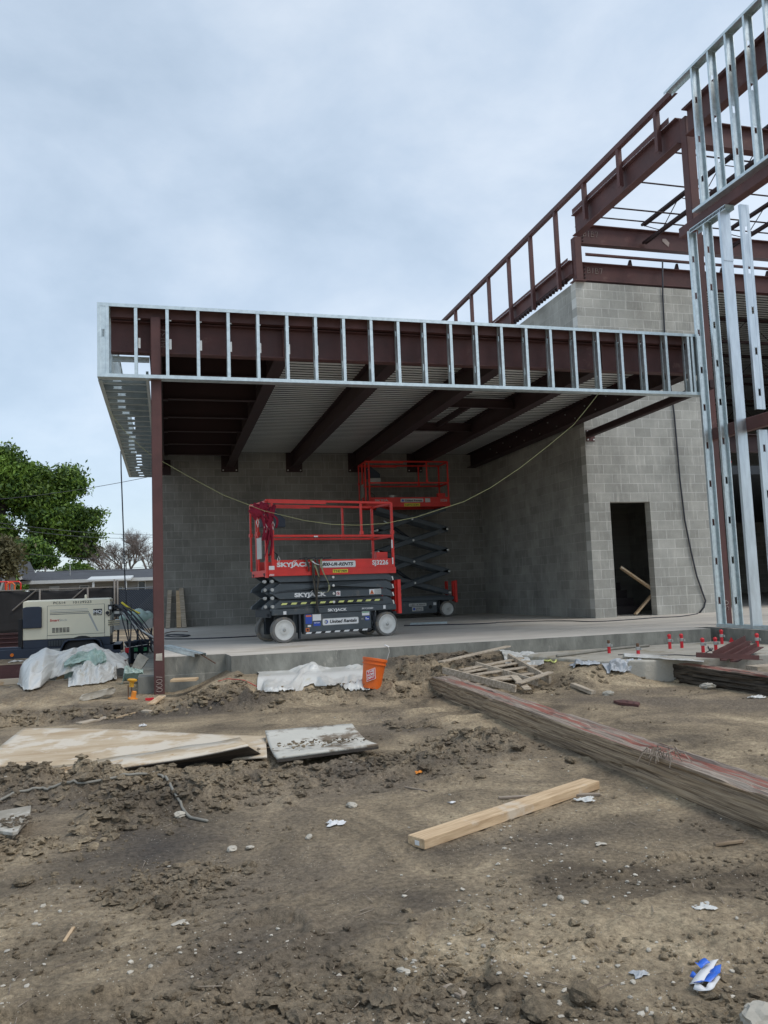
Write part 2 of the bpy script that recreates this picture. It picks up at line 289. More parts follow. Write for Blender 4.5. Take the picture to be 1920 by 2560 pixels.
M['conc_face'] = mat('formed_concrete', (0.225, 0.220, 0.190), 0.88, 0, 0.35, 3.4, 0.5, 25, (1.6, 1.6, 0.7), stain=(0.37, 0.35, 0.30), stain_scale=5.0, stain_at=0.60)
M['conc_dusty'] = mat('dusty_concrete', (0.42, 0.39, 0.33), 0.92, 0, 0.18, 2.0, 0.6, 35, stain=(0.30, 0.26, 0.19), stain_scale=2.5, stain_at=0.52)
M['blk_x'] = block_mat('concrete_block', 'x'); M['blk_y'] = block_mat('concrete_block_side', 'y')
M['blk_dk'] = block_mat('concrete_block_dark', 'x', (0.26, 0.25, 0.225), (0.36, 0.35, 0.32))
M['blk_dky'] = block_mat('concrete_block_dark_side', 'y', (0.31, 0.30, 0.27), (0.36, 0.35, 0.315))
M['soil'] = soil_mat('soil', True, 1.34); M['soil_far'] = soil_mat('soil_far', False, 1.34); M['clod'] = soil_mat('clod_soil', False, 1.10)
M['red'] = mat('red_paint', (0.72, 0.035, 0.025), 0.42, 0, 0.14, 4.0, 0.03, 40, stain=(0.33, 0.03, 0.025), stain_scale=6.0, stain_at=0.66)
M['grey'] = mat('slate_grey_paint', (0.066, 0.080, 0.090), 0.5, 0, 0.16, 3.0, stain=(0.13, 0.125, 0.115), stain_scale=5.0, stain_at=0.58)
M['dkgrey'] = mat('dark_grey_paint', (0.022, 0.027, 0.034), 0.5, 0, 0.15)
M['black'] = mat('black_rubber', (0.012, 0.012, 0.013), 0.7, 0, 0.2)
M['tyre'] = mat('grey_tyre', (0.165, 0.158, 0.148), 0.85, 0, 0.2, 12.0, stain=(0.27, 0.22, 0.16), stain_scale=9.0, stain_at=0.52)
M['wheel'] = mat('white_wheel', (0.66, 0.65, 0.61), 0.55, 0, 0.1, 6.0, stain=(0.42, 0.40, 0.35), stain_scale=9.0, stain_at=0.64)
M['white'] = mat('white_marking', (0.78, 0.78, 0.77), 0.5, 0, 0.04)
M['ink'] = mat('black_marking', (0.015, 0.015, 0.017), 0.5, 0, 0.05)
M['yellow'] = mat('yellow_marking', (0.75, 0.62, 0.05), 0.5, 0, 0.1)
M['hazy'] = mat('pale_yellow_stripe', (0.72, 0.74, 0.25), 0.5, 0, 0.08)
M['orange_mark'] = mat('orange_marking', (0.75, 0.17, 0.03), 0.5, 0, 0.05)
M['blue_mark'] = mat('blue_marking', (0.03, 0.08, 0.42), 0.5, 0, 0.05)
M['green_mark'] = mat('green_marking', (0.05, 0.30, 0.12), 0.5, 0, 0.05)
M['red_mark'] = mat('red_marking', (0.55, 0.03, 0.03), 0.5, 0, 0.05)
M['navy'] = mat('navy_plastic', (0.022, 0.032, 0.055), 0.45, 0, 0.1)
M['harness'] = mat('crimson_webbing', (0.25, 0.008, 0.03), 0.85, 0, 0.25, 25.0)
M['khaki'] = mat('khaki_webbing', (0.30, 0.30, 0.17), 0.85, 0, 0.2, 25.0)
M['dkstrap'] = mat('dirty_webbing', (0.085, 0.075, 0.060), 0.9, 0, 0.25, 25.0)
M['cream'] = mat('cream_paint', (0.86, 0.79, 0.60), 0.45, 0, 0.05, 2.0, stain=(0.50, 0.44, 0.32), stain_scale=4.0, stain_at=0.68)
M['glass'] = mat('dark_glass', (0.05, 0.06, 0.065), 0.12, 0, 0.1)
M['lens_r'] = mat('red_lens', (0.5, 0.01, 0.02), 0.25); M['lens_o'] = mat('orange_lens', (0.75, 0.18, 0.01), 0.25)
M['poly'] = mat('milky_plastic_sheet', (0.86, 0.855, 0.82), 0.24, 0, 0.05, 5.0, 0.08, 12, trans=0.35, stain=(0.72, 0.67, 0.55), stain_scale=2.5, stain_at=0.60)
M['poly_green'] = mat('green_tinted_sheet', (0.58, 0.72, 0.66), 0.25, 0, 0.15, 5.0, 0.3, 22, trans=0.4)
M['poly_grey'] = mat('grey_plastic_sheet', (0.40, 0.42, 0.44), 0.4, 0, 0.15, 5.0, 0.3, 22)
M['orange'] = mat('orange_plastic', (0.72, 0.13, 0.012), 0.45, 0, 0.14, 8.0, stain=(0.40, 0.16, 0.06), stain_scale=5.0, stain_at=0.6)
M['capo'] = mat('orange_cap_plastic', (0.75, 0.26, 0.03), 0.5, 0, 0.1)
M['capy'] = mat('amber_cap_plastic', (0.70, 0.36, 0.03), 0.5, 0, 0.1)
M['rust'] = mat('rusty_rebar', (0.13, 0.070, 0.040), 0.9, 0, 0.3, 30.0)
M['tape'] = mat('red_tape', (0.62, 0.02, 0.03), 0.5, 0, 0.15)
M['clamp'] = mat('grey_clamp', (0.45, 0.45, 0.43), 0.4, 0.5, 0.15)
M['hose'] = mat('grey_hose', (0.24, 0.225, 0.19), 0.7, 0, 0.2, 9.0)
M['cable'] = mat('dark_cable', (0.035, 0.038, 0.05), 0.6, 0, 0.2)
M['wire'] = mat('overhead_wire', (0.07, 0.07, 0.08), 0.7)
M['string'] = mat('yellow_string', (0.42, 0.42, 0.20), 0.7)
M['lumber'] = wood_mat('new_lumber', (0.44, 0.30, 0.175), (0.66, 0.49, 0.31), 1.0, (1.2, 14, 14), extra=(0.60, 0.50, 0.38), ex_at=0.54)
M['oldwood'] = wood_mat('weathered_wood', (0.17, 0.13, 0.10), (0.36, 0.30, 0.235), 1.0, (1.2, 16, 16))
M['timber_top'] = wood_mat('weathered_timber_top', (0.13, 0.10, 0.080), (0.40, 0.33, 0.27), 1.0, (0.5, 22, 22), 0.85, 1.0, (0.30, 0.12, 0.09), 0.50, (0.35, 6, 6))
M['timber'] = wood_mat('weathered_timber', (0.115, 0.082, 0.056), (0.46, 0.35, 0.235), 1.0, (0.5, 14, 34), 0.85, 1.0)
M['timber_dk'] = wood_mat('dark_timber', (0.022, 0.018, 0.015), (0.12, 0.095, 0.07), 1.3, (0.7, 13, 16), 0.85, 1.0)
M['ply'] = wood_mat('weathered_plywood', (0.42, 0.31, 0.195), (0.56, 0.46, 0.33), 0.6, (1.2, 3.5, 3.5), 0.8, 0.15, (0.62, 0.55, 0.45), 0.50, (1, 1, 1))
M['ply_dk'] = wood_mat('dark_plywood_underside', (0.035, 0.030, 0.026), (0.085, 0.072, 0.06), 1.0, (1.5, 14, 14), 0.8, 0.4)  # dark tone for the plywood underside and the board edge
M['whiteply'] = mat('white_faced_board', (0.56, 0.54, 0.48), 0.9, 0, 0.12, 2.0, 0.2, 30, spec=0.2, stain=(0.19, 0.15, 0.11), stain_scale=3.0, stain_at=0.50)
M['pallet'] = wood_mat('pallet_wood', (0.30, 0.24, 0.175), (0.55, 0.47, 0.37), 1.0, (1.2, 14, 14))
M['card'] = mat('cardboard', (0.36, 0.25, 0.14), 0.85, 0, 0.08)
M['paper'] = mat('white_paper', (0.80, 0.80, 0.80), 0.7, 0, 0.03, trans=0.15)
M['blue'] = mat('blue_plastic_tape', (0.03, 0.14, 0.62), 0.4, 0, 0.1)
M['pebble'] = mat('pale_pebble', (0.47, 0.43, 0.36), 0.8, 0, 0.35, 9.0)
M['leaf'] = mat('oak_leaf', (0.15, 0.245, 0.035), 0.6, 0, 0.55, 0.35, trans=0.22)
M['leaf_dk'] = mat('dark_oak_leaf', (0.050, 0.105, 0.020), 0.6, 0, 0.5, 0.35, trans=0.15)
M['leaf_olive'] = mat('olive_leaf', (0.115, 0.105, 0.045), 0.7, 0, 0.4, 0.6, trans=0.15)
M['leaf_lt'] = mat('fresh_leaf', (0.10, 0.20, 0.03), 0.6, 0, 0.4, 0.6, trans=0.2)
M['bark'] = mat('bark', (0.045, 0.034, 0.026), 0.9, 0, 0.3, 3.0)
M['twig'] = mat('grey_twigs', (0.19, 0.155, 0.135), 0.9, 0, 0.3, 1.0)
M['shingle'] = mat('grey_shingles', (0.066, 0.070, 0.080), 0.9, 0, 0.35, 1.6, 0.3, 20, (1, 4, 4))
M['siding'] = mat('grey_siding', (0.30, 0.30, 0.29), 0.7, 0, 0.08, 1.0)
M['trim'] = mat('white_trim', (0.58, 0.60, 0.60), 0.6, 0, 0.05)
M['screen'] = mat('black_windscreen', (0.020, 0.019, 0.020), 0.85, 0, 0.35, 3.0, 0.6, 3)
M['fpost'] = mat('dull_fence_pipe', (0.20, 0.18, 0.16), 0.6, 0.3, 0.2)
M['link'] = mat('chain_link_wire', (0.15, 0.17, 0.19), 0.5, 0.5, 0.1)
M['deck_web_shade'] = mat('shade_painted_deck_web', (0.05, 0.05, 0.048), 0.6, 0.3)  # shade of the deck flutes, put into the colour of the rib webs
M['deck_dk'] = mat('shade_painted_roof_deck', (0.05, 0.045, 0.045), 0.8)  # left bay deck: same sheet, its shade put into the colour
M['stairs'] = mat('stair_steel', (0.05, 0.04, 0.04), 0.7)
# ------------------------------------------------------------------ mesh helpers
def world_of(parent):
    while parent is not None:
        if parent.get('_w'): return Vector(parent.location)
        parent = parent.parent
    return Vector((0, 0, 0))
class MB:
    def __init__(s): s.v = []; s.f = []; s.m = []
    def add(s, vs, fs, m=0):
        b = len(s.v); s.v += [tuple(q) for q in vs]; s.f += [tuple(i + b for i in f) for f in fs]; s.m += [m] * len(fs); return s
    def box(s, x0, x1, y0, y1, z0, z1, m=0):
        v = [(x, y, z) for z in (z0, z1) for y in (y0, y1) for x in (x0, x1)]
        return s.add(v, [(0, 2, 3, 1), (4, 5, 7, 6), (0, 1, 5, 4), (2, 6, 7, 3), (0, 4, 6, 2), (1, 3, 7, 5)], m)
    def bar(s, p0, p1, prof, up=(0, 0, 1), m=0, caps=True):
        """closed 2D profile [(side, up)] swept straight from p0 to p1"""
        p0 = Vector(p0); p1 = Vector(p1); d = (p1 - p0).normalized(); u = Vector(up); sd = d.cross(u).normalized(); u = sd.cross(d)
        n = len(prof); v = [p + sd * a + u * b for p in (p0, p1) for a, b in prof]
        f = [(i, (i + 1) % n, n + (i + 1) % n, n + i) for i in range(n)]
        if caps: f += [tuple(range(n - 1, -1, -1)), tuple(range(n, 2 * n))]
        return s.add(v, f, m)
    def tube(s, pts, r, n=6, m=0, caps=True):
        pts = [Vector(p) for p in pts]; rr = r if isinstance(r, (list, tuple)) else [r] * len(pts); vs = []
        ref = Vector((0, 0, 1)) if abs((pts[-1] - pts[0]).normalized().z) < 0.9 else Vector((1, 0, 0))
        for i, p in enumerate(pts):
            d = (pts[min(i + 1, len(pts) - 1)] - pts[max(i - 1, 0)]).normalized(); a = d.cross(ref).normalized(); b = d.cross(a)
            vs += [p + (a * math.cos(2 * PI * k / n) + b * math.sin(2 * PI * k / n)) * rr[i] for k in range(n)]
        f = [(i * n + k, i * n + (k + 1) % n, (i + 1) * n + (k + 1) % n, (i + 1) * n + k) for i in range(len(pts) - 1) for k in range(n)]
        if caps: f += [tuple(range(n - 1, -1, -1)), tuple(range((len(pts) - 1) * n, len(pts) * n))]
        return s.add(vs, f, m)
    def lathe(s, prof, c, ax=(0, 0, 1), n=20, m=0, caps=True):
        """prof [(radius, along axis)]"""
        ax = Vector(ax).normalized(); a = ax.orthogonal().normalized(); b = ax.cross(a); c = Vector(c)
        vs = [c + ax * h + (a * math.cos(2 * PI * k / n) + b * math.sin(2 * PI * k / n)) * r for r, h in prof for k in range(n)]
        f = [(i * n + k, i * n + (k + 1) % n, (i + 1) * n + (k + 1) % n, (i + 1) * n + k) for i in range(len(prof) - 1) for k in range(n)]
        if caps: f += [tuple(range(n - 1, -1, -1)), tuple(range((len(prof) - 1) * n, len(prof) * n))]
        return s.add(vs, f, m)
    def poly(s, pts, m=0): return s.add(pts, [tuple(range(len(pts)))], m)
    def slab(s, pts, t, m=0):
        """polygon given as 3D points, thickened by vector t"""
        n = len(pts); t = Vector(t); v = [Vector(p) for p in pts] + [Vector(p) + t for p in pts]
        return s.add(v, [tuple(range(n - 1, -1, -1)), tuple(range(n, 2 * n))] + [(i, (i + 1) % n, n + (i + 1) % n, n + i) for i in range(n)], m)
    def grid(s, P, m=0):
        """P: rows x cols of points"""
        R_, C_ = len(P), len(P[0])
        return s.add([p for r in P for p in r], [(i * C_ + j, i * C_ + j + 1, (i + 1) * C_ + j + 1, (i + 1) * C_ + j) for i in range(R_ - 1) for j in range(C_ - 1)], m)
    def build(s, name, mats, parent=None, smooth=False, org=None, bevel=0, thick=0):
        o_ = Vector(org) if org is not None else world_of(parent)
        me = bpy.data.meshes.new(name); me.from_pydata([tuple(Vector(v) - o_) for v in s.v], [], s.f)
        if not isinstance(mats, (list, tuple)): mats = [mats]
        for q in mats: me.materials.append(M[q] if isinstance(q, str) else q)
        me.polygons.foreach_set('material_index', s.m)
        if smooth: me.polygons.foreach_set('use_smooth', [True] * len(s.f))
        me.update(); o = bpy.data.objects.new(name, me); COL.objects.link(o)
        if parent is not None: o.parent = parent
        elif org is not None: o.location = org
        if thick: q = o.modifiers.new('thickness', 'SOLIDIFY'); q.thickness = thick; q.offset = 0
        if bevel: q = o.modifiers.new('bevel', 'BEVEL'); q.width = bevel; q.segments = 2; q.limit_method = 'ANGLE'
        return o
def thing(name, label, cat, loc=(0, 0, 0), rot=(0, 0, 0), group=None, world=True):
    """Empty at a thing's base; world=True: its parts are given in world coordinates"""
    o = bpy.data.objects.new(name, None); COL.objects.link(o); o.location = loc; o.rotation_euler = rot; o.empty_display_size = 0.1
    o['label'] = label; o['category'] = cat
    if group: o['group'] = group
    if world: o['_w'] = 1
    return o
def tag(o, label, cat, group=None):
    o['label'] = label; o['category'] = cat
    if group: o['group'] = group
    return o
def struct(o, kind='structure'): o['kind'] = kind; return o
def dup(root, loc=None, rot=None, label=None, name=None):
    r = root.copy(); COL.objects.link(r)
    if loc is not None: r.location = loc
    if rot is not None: r.rotation_euler = rot
    if label: r['label'] = label
    for ch in list(root.children):
        c = ch.copy(); COL.objects.link(c); c.parent = r
        for g in ch.children:
            d = g.copy(); COL.objects.link(d); d.parent = c
    return r
def I_(h, w, tf=0.016, tw=0.010):
    a, b, c = w / 2, h / 2, tw / 2
    return [(-a, -b), (a, -b), (a, -b + tf), (c, -b + tf), (c, b - tf), (a, b - tf), (a, b), (-a, b), (-a, b - tf), (-c, b - tf), (-c, -b + tf), (-a, -b + tf)]
def B_(w, h): return [(-w / 2, -h / 2), (w / 2, -h / 2), (w / 2, h / 2), (-w / 2, h / 2)]
def RB_(w, h, r=0.012):
    a, b = w / 2, h / 2; return [(-a + r, -b), (a - r, -b), (a, -b + r), (a, b - r), (a - r, b), (-a + r, b), (-a, b - r), (-a, -b + r)]
def C_(h, w, t=0.01): return [(0, -h / 2), (w, -h / 2), (w, -h / 2 + t), (t, -h / 2 + t), (t, h / 2 - t), (w, h / 2 - t), (w, h / 2), (0, h / 2)]
def LP_(a, b, t=0.008): return [(0, 0), (a, 0), (a, t), (t, t), (t, b), (0, b)]
def stud(mb, p0, p1, wdir, fdir, w=0.15, fl=0.041, lip=0.012, holes=0.61, off=0.3, m=0, t=0.0016, hw=0.038, hl=0.10, groove=True):
    """cold-formed C stud from p0 to p1 (centre of web), web along wdir, flanges along fdir, with punched holes"""
    p0 = Vector(p0); p1 = Vector(p1); W = Vector(wdir); F = Vector(fdir); Ln = (p1 - p0).length; d = (p1 - p0) / Ln
    def P(s_, a, b): return p0 + d * s_ + W * a + F * b
    def q(s0, s1, a0, b0, a1, b1): mb.add([P(s0, a0, b0), P(s1, a0, b0), P(s1, a1, b1), P(s0, a1, b1)], [(0, 1, 2, 3)], m)
    h = w / 2
    g = 0.004 if groove else 0
    if holes:
        a = hw / 2; prof = [(-h, 0), (-a - 0.012, 0), (-a - 0.006, g), (-a, g)]
        for sg in (1, -1):
            pr = [(x * sg, y) for x, y in prof]
            for (x0, y0), (x1, y1) in zip(pr[:-1], pr[1:]): q(0, Ln, x0, y0, x1, y1)
        s_ = 0; nx = off; ch = 0.012
        while True:
            if nx + hl > Ln: q(s_, Ln, -a, g, a, g); break
            mb.add([P(s_, -a, g), P(nx - ch, -a, g), P(nx, -a + ch, g), P(nx, a - ch, g), P(nx - ch, a, g), P(s_, a, g)], [(0, 1, 2, 3, 4, 5)], m)
            s_ = nx + hl; nx += holes
            mb.add([P(s_ + ch, -a, g), P(s_, -a + ch, g), P(s_, a - ch, g), P(s_ + ch, a, g)], [(0, 1, 2, 3)], m); s_ += ch
    else: q(0, Ln, -h, 0, h, 0)
    for sg in (-1, 1):
        q(0, Ln, sg * h, 0, sg * h, fl)
        if lip: q(0, Ln, sg * h, fl, sg * (h - lip), fl)
    return mb
_F = bpy.data.curves.new('_f', 'FONT').font
def text(s_, size, M4, m, parent, name='lettering', bold=0.0, shear=0.0, width=None, ext=0.0015, align='LEFT', space=1.0, xs=1.0):
    """lettering as thin mesh; M4 maps text plane (x right, y up) into the parent's space"""
    cu = bpy.data.curves.new(name, 'FONT'); cu.body = s_; cu.size = size; cu.extrude = ext; cu.offset = bold; cu.shear = shear; cu.align_x = align
    cu.space_character = space; cu.resolution_u = 3
    o = bpy.data.objects.new(name, cu); COL.objects.link(o); dg = bpy.context.evaluated_depsgraph_get(); dg.update()
    me = bpy.data.meshes.new_from_object(o.evaluated_get(dg)); COL.objects.unlink(o); bpy.data.objects.remove(o)
    co = np.empty(len(me.vertices) * 3); me.vertices.foreach_get('co', co); co = co.reshape(-1, 3)
    if len(co) and width:
        w0 = co[:, 0].max() - co[:, 0].min(); c0 = (co[:, 0].max() + co[:, 0].min()) / 2 if align == 'CENTER' else co[:, 0].min(); co[:, 0] = (co[:, 0] - c0) * width / w0
    me.vertices.foreach_set('co', co.ravel()); me.transform(Matrix.Translation(-world_of(parent)) @ M4)
    me.materials.clear(); me.materials.append(M[m]); me.name = name
    o = bpy.data.objects.new(name, me); COL.objects.link(o); o.parent = parent
    return o
def plane_m(o, x, y):
    """matrix taking text x->x, y->y, z->cross, at origin o"""
    x = Vector(x).normalized(); y = Vector(y).normalized(); z = x.cross(y); m_ = Matrix((x, y, z)).transposed().to_4x4(); m_.translation = o; return m_
def strokes(mb, letters, o, x, y, size, r=0.006, m=0):
    """chalk handwriting: polylines in a unit box per letter"""
    o = Vector(o); x = Vector(x).normalized(); y = Vector(y).normalized(); n = x.cross(y)
    for i, ch in enumerate(letters):
        for ln in GLY[ch]:
            mb.tube([o + (x * (i * 0.75 + a * 0.6) + y * b) * size + n * r * 0.4 for a, b in ln], r, 4, m)
GLY = {'0': [[(.5, 0), (.1, .2), (0, .6), (.3, 1), (.8, .9), (1, .4), (.8, .1), (.5, 0)]], '1': [[(.3, 0), (.5, 1)]], 'B': [[(0, 0), (.1, 1), (.7, .9), (.7, .6), (.2, .5), (.9, .4), (.8, .1), (0, 0)]],
       '3': [[(0, .9), (.6, 1), (.8, .75), (.3, .55), (.9, .35), (.6, 0), (0, .1)]], '8': [[(.8, .85), (.4, 1), (.1, .8), (.8, .3), (.5, 0), (.1, .2), (.8, .85)]], '7': [[(0, .9), (.9, 1), (.4, 0)]],
       '6': [[(.8, 1), (.1, .5), (.2, .05), (.8, .1), (.8, .45), (.15, .4)]], 'D': [[(.1, 0), (.1, 1), (.8, .8), (.9, .3), (.1, 0)]], '5': [[(.9, 1), (.2, 1), (.1, .6), (.8, .5), (.8, .1), (.1, 0)]],
       'U': [[(0, 1), (.1, .1), (.7, .1), (.9, 1)]], '2': [[(0, .8), (.5, 1), (.8, .7), (0, 0), (.9, 0)]]}
def ico(sub):
    t = (1 + 5 ** .5) / 2; v = [Vector(p).normalized() for p in ((-1, t, 0), (1, t, 0), (-1, -t, 0), (1, -t, 0), (0, -1, t), (0, 1, t), (0, -1, -t), (0, 1, -t), (t, 0, -1), (t, 0, 1), (-t, 0, -1), (-t, 0, 1))]
    f = [(0, 11, 5), (0, 5, 1), (0, 1, 7), (0, 7, 10), (0, 10, 11), (1, 5, 9), (5, 11, 4), (11, 10, 2), (10, 7, 6), (7, 1, 8), (3, 9, 4), (3, 4, 2), (3, 2, 6), (3, 6, 8), (3, 8, 9), (4, 9, 5), (2, 4, 11), (6, 2, 10), (8, 6, 7), (9, 8, 1)]
    for _ in range(sub):
        c = {}; g = []
        def mid(a, b):
            k = (min(a, b), max(a, b))
            if k not in c: v.append(((v[a] + v[b]) / 2).normalized()); c[k] = len(v) - 1
            return c[k]
        for a, b, d in f: x, y, z = mid(a, b), mid(b, d), mid(d, a); g += [(a, x, z), (b, y, x), (d, z, y), (x, y, z)]
        f = g
    return np.array([tuple(q) for q in v]), np.array(f)
def np_mesh(name, V, F, mats, midx=None, smooth=False):
    me = bpy.data.meshes.new(name); k = F.shape[1]; me.vertices.add(len(V)); me.vertices.foreach_set('co', np.ascontiguousarray(V, dtype=np.float32).ravel())
    me.loops.add(F.size); me.loops.foreach_set('vertex_index', np.ascontiguousarray(F, dtype=np.int32).ravel()); me.polygons.add(len(F))
    me.polygons.foreach_set('loop_start', np.arange(0, F.size, k, dtype=np.int32))
    for q in mats: me.materials.append(M[q])
    if midx is not None: me.polygons.foreach_set('material_index', np.ascontiguousarray(midx, dtype=np.int32))
    me.polygons.foreach_set('use_smooth', np.full(len(F), smooth)); me.update(calc_edges=True)
    o = bpy.data.objects.new(name, me); COL.objects.link(o); return o
def rocks(name, pos, size, mats, sub=1, flat=0.6, sink=0.3, jag=0.35, seed=1, smooth=False):
    """many irregular lumps in one mesh"""
    r = np.random.RandomState(seed); v0, f0 = ico(sub); n = len(pos); V = np.repeat(v0[None], n, 0)
    V = V * (1 + jag * (r.rand(n, len(v0), 1) - 0.5) * 2)
    V = V * (0.6 + 0.8 * r.rand(n, 1, 3)); a = r.rand(n) * 6.28; b = (r.rand(n) - .5) * 1.2
    c, s_ = np.cos(b), np.sin(b); V = np.stack([V[..., 0], V[..., 1] * c[:, None] - V[..., 2] * s_[:, None], V[..., 1] * s_[:, None] + V[..., 2] * c[:, None]], -1)
    V[..., 2] *= flat
    c, s_ = np.cos(a), np.sin(a); V = np.stack([V[..., 0] * c[:, None] - V[..., 1] * s_[:, None], V[..., 0] * s_[:, None] + V[..., 1] * c[:, None], V[..., 2]], -1)
    V = V * size[:, None, None]; V = V + pos[:, None, :]; V[..., 2] += (size * (flat - sink))[:, None]
    F = (f0[None] + (np.arange(n) * len(v0))[:, None, None]).reshape(-1, 3)
    return np_mesh(name, V.reshape(-1, 3), F, mats, np.repeat(r.randint(0, len(mats), n), len(f0)) if len(mats) > 1 else None, smooth)
# ================================================================== GROUND
def make_ground():
    ys = [1.0 / (1 / 1.35 + (1 / 12.5 - 1 / 1.35) * i / 760) for i in range(761)] + list(np.linspace(12.6, 45, 150))
    ys = np.array(ys); tx = np.linspace(-0.62, 1.12, 900)
    Y, T = np.meshgrid(ys, tx, indexing='ij'); X = T * Y
    Z = ground_h(X, Y)
    eb = np.minimum.reduce([sst(-0.62, -0.58, T), sst(1.12, 1.08, T), sst(1.35, 1.5, Y), sst(45, 40, Y)])
    Z = Z * eb - 0.05 * (1 - eb)
    V = np.stack([X, Y, Z], -1).reshape(-1, 3); R_, C_ = X.shape
    i, j = np.meshgrid(np.arange(R_ - 1), np.arange(C_ - 1), indexing='ij'); b = (i * C_ + j).ravel()
    F = np.stack([b, b + 1, b + C_ + 1, b + C_], -1)
    o = np_mesh('ground', V, F, ['soil'], None, True); struct(o)
    x, y = X.ravel(), Y.ravel()
    d = 0.85 * gauss(x, y, -0.15, 4.35, 0.6, 0.6) + 0.8 * seg(x, y, [(-0.9, 9.05), (0.2, 8.95), (0.9, 9.1)], 0.25) + 0.6 * seg(x, y, [(-1.5, 5.6), (-0.4, 5.35), (0.6, 5.6)], 0.2)
    d += 0.55 * gauss(x, y, 1.9, 5.6, 0.5, 0.2) + 0.75 * gauss(x, y, 2.1, 6.95, 0.3, 0.14) + 0.6 * gauss(x, y, 1.7, 3.75, 0.7, 0.16) + 0.5 * gauss(x, y, 1.0, 3.1, 0.35, 0.25)
    d += 0.55 * gauss(x, y, 0.7, 1.95, 0.35, 0.12) + 0.5 * gauss(x, y, 3.6, 5.6, 0.5, 0.12) + 0.4 * gauss(x, y, -1.5, 10.0, 1.0, 0.35) + 0.5 * gauss(x, y, 0.3, 3.0, .3, .2)
    d = np.clip(d * (0.5 + 0.9 * fbm(x * 3, y * 3, 4)), 0, 0.92)
    a = o.data.attributes.new('damp', 'FLOAT', 'POINT'); a.data.foreach_set('value', d.astype(np.float32))
    # land beyond and around, down to the horizon
    mb = MB(); mb.add([(-900, -300, -0.03), (900, -300, -0.03), (900, 1500, -0.03), (-900, 1500, -0.03)], [(0, 1, 2, 3)])
    struct(mb.build('ground', 'soil_far'))
make_ground()
def scatter(n, seed, dens, xr=(-1.6, 6.6), yr=(1.5, 10.4)):
    r = np.random.RandomState(seed); P = []
    while sum(len(p) for p in P) < n:
        u = r.rand(20000); y = 1 / (1 / yr[0] + (1 / yr[1] - 1 / yr[0]) * u); x = (-0.33 + 1.3 * r.rand(20000)) * y
        k = r.rand(20000) < dens(x, y) * (1 - flat_mask(x, y)); k &= (x > xr[0] * 2) & (x < xr[1]); P.append(np.stack([x[k], y[k]], -1))
    p = np.concatenate(P)[:n]; return np.column_stack([p, ground_h(p[:, 0], p[:, 1])])
rs = np.random.RandomState(5)
p = scatter(12000, 1, lambda x, y: rough_mask(x, y) ** 1.3)
struct(rocks('soil_clods', p, (0.0045 + 0.034 * rs.rand(len(p)) ** 4.5) * (0.55 + 0.075 * p[:, 1]), ['clod'], 1, 0.55, 0.32, 0.42, 2), 'stuff')
p = scatter(3800, 3, lambda x, y: 0.03 + 0.7 * (fbm(x * 1.7, y * 2.5, 4) > 0.575), yr=(1.45, 9))
struct(rocks('soil_crumbs', p, 0.0035 + 0.010 * rs.rand(len(p)) ** 2.5, ['clod'], 0, 0.7, 0.3, 0.3, 4), 'stuff')
p = scatter(2200, 6, lambda x, y: 0.06 + 0.85 * (fbm(x * 1.2 + 9, y * 1.9, 4) > 0.57) + 0.4 * gauss(x, y, 4.6, 8.6, 0.9, 0.3), yr=(1.45, 10))
struct(rocks('shell_gravel', p, 0.0020 + 0.0085 * rs.rand(len(p)) ** 3, ['pebble'], 0, 0.55, 0.25, 0.3, 7), 'stuff')
# splinters and straw trodden into the soil
mb = MB(); rr = random.Random(3)
for k in range(420):
    y = 1 / (1 / 1.5 + (1 / 9.5 - 1 / 1.5) * rr.random()); x = (-0.3 + 1.2 * rr.random()) * y; a = rr.random() * PI; l = 0.008 + 0.04 * rr.random() ** 3
    z = float(ground_h(x, y)) + 0.004; dx, dy = math.cos(a) * l, math.sin(a) * l
    mb.bar((x - dx, y - dy, z), (x + dx, y + dy, z + 0.01 * rr.random()), B_(0.0025, 0.002))
struct(mb.build('wood_splinters', 'oldwood'), 'stuff')

# ================================================================== CONCRETE
SL = 0.465                                     # top of the floor slab
SXX = [(0.78, 10.55)] + [(0.78 + 0.36 * k, 10.55 + 0.012 * math.sin(k * 1.7)) for k in range(1, 20)] + [(7.90, 10.55)]
mb = MB()
outl = [(-0.08, 11.02), (0.74, 11.02)] + SXX + [(7.90, 10.95), (8.12, 10.95), (8.12, 4.0), (30, 4.0), (30, 40), (8.63, 40), (8.63, 22.0), (-0.08, 22.0)]
mb.add([(x, y, SL) for x, y in outl], [tuple(range(len(outl)))], 0)
n = len(outl); mb.add([(x, y, z) for z in (-0.2, SL) for x, y in outl], [(i, (i + 1) % n, n + (i + 1) % n, n + i) for i in range(n)], 1)
struct(mb.build('concrete_slab', ['conc', 'conc_face']))
mb = MB(); mb.box(-0.38, 1.02, 11.015, 11.4, -0.3, 0.235).box(-0.38, -0.085, 11.4, 22, -0.3, 0.20); mb.box(0.80, 7.7, 10.47, 10.546, -0.3, 0.165)
tag(mb.build('concrete_footing', 'conc_face', bevel=0.012), 'grey concrete footing ledge under the slab corner behind the brown column', 'footing')
mb = MB(); mb.slab([(5.05, 8.95, 0.0), (5.5, 8.62, 0), (8.6, 8.3, 0), (8.6, 10.54, 0), (4.55, 10.54, 0)], (0, 0, 0.275))
struct(mb.build('concrete_pad', 'conc_dusty', bevel=0.02))

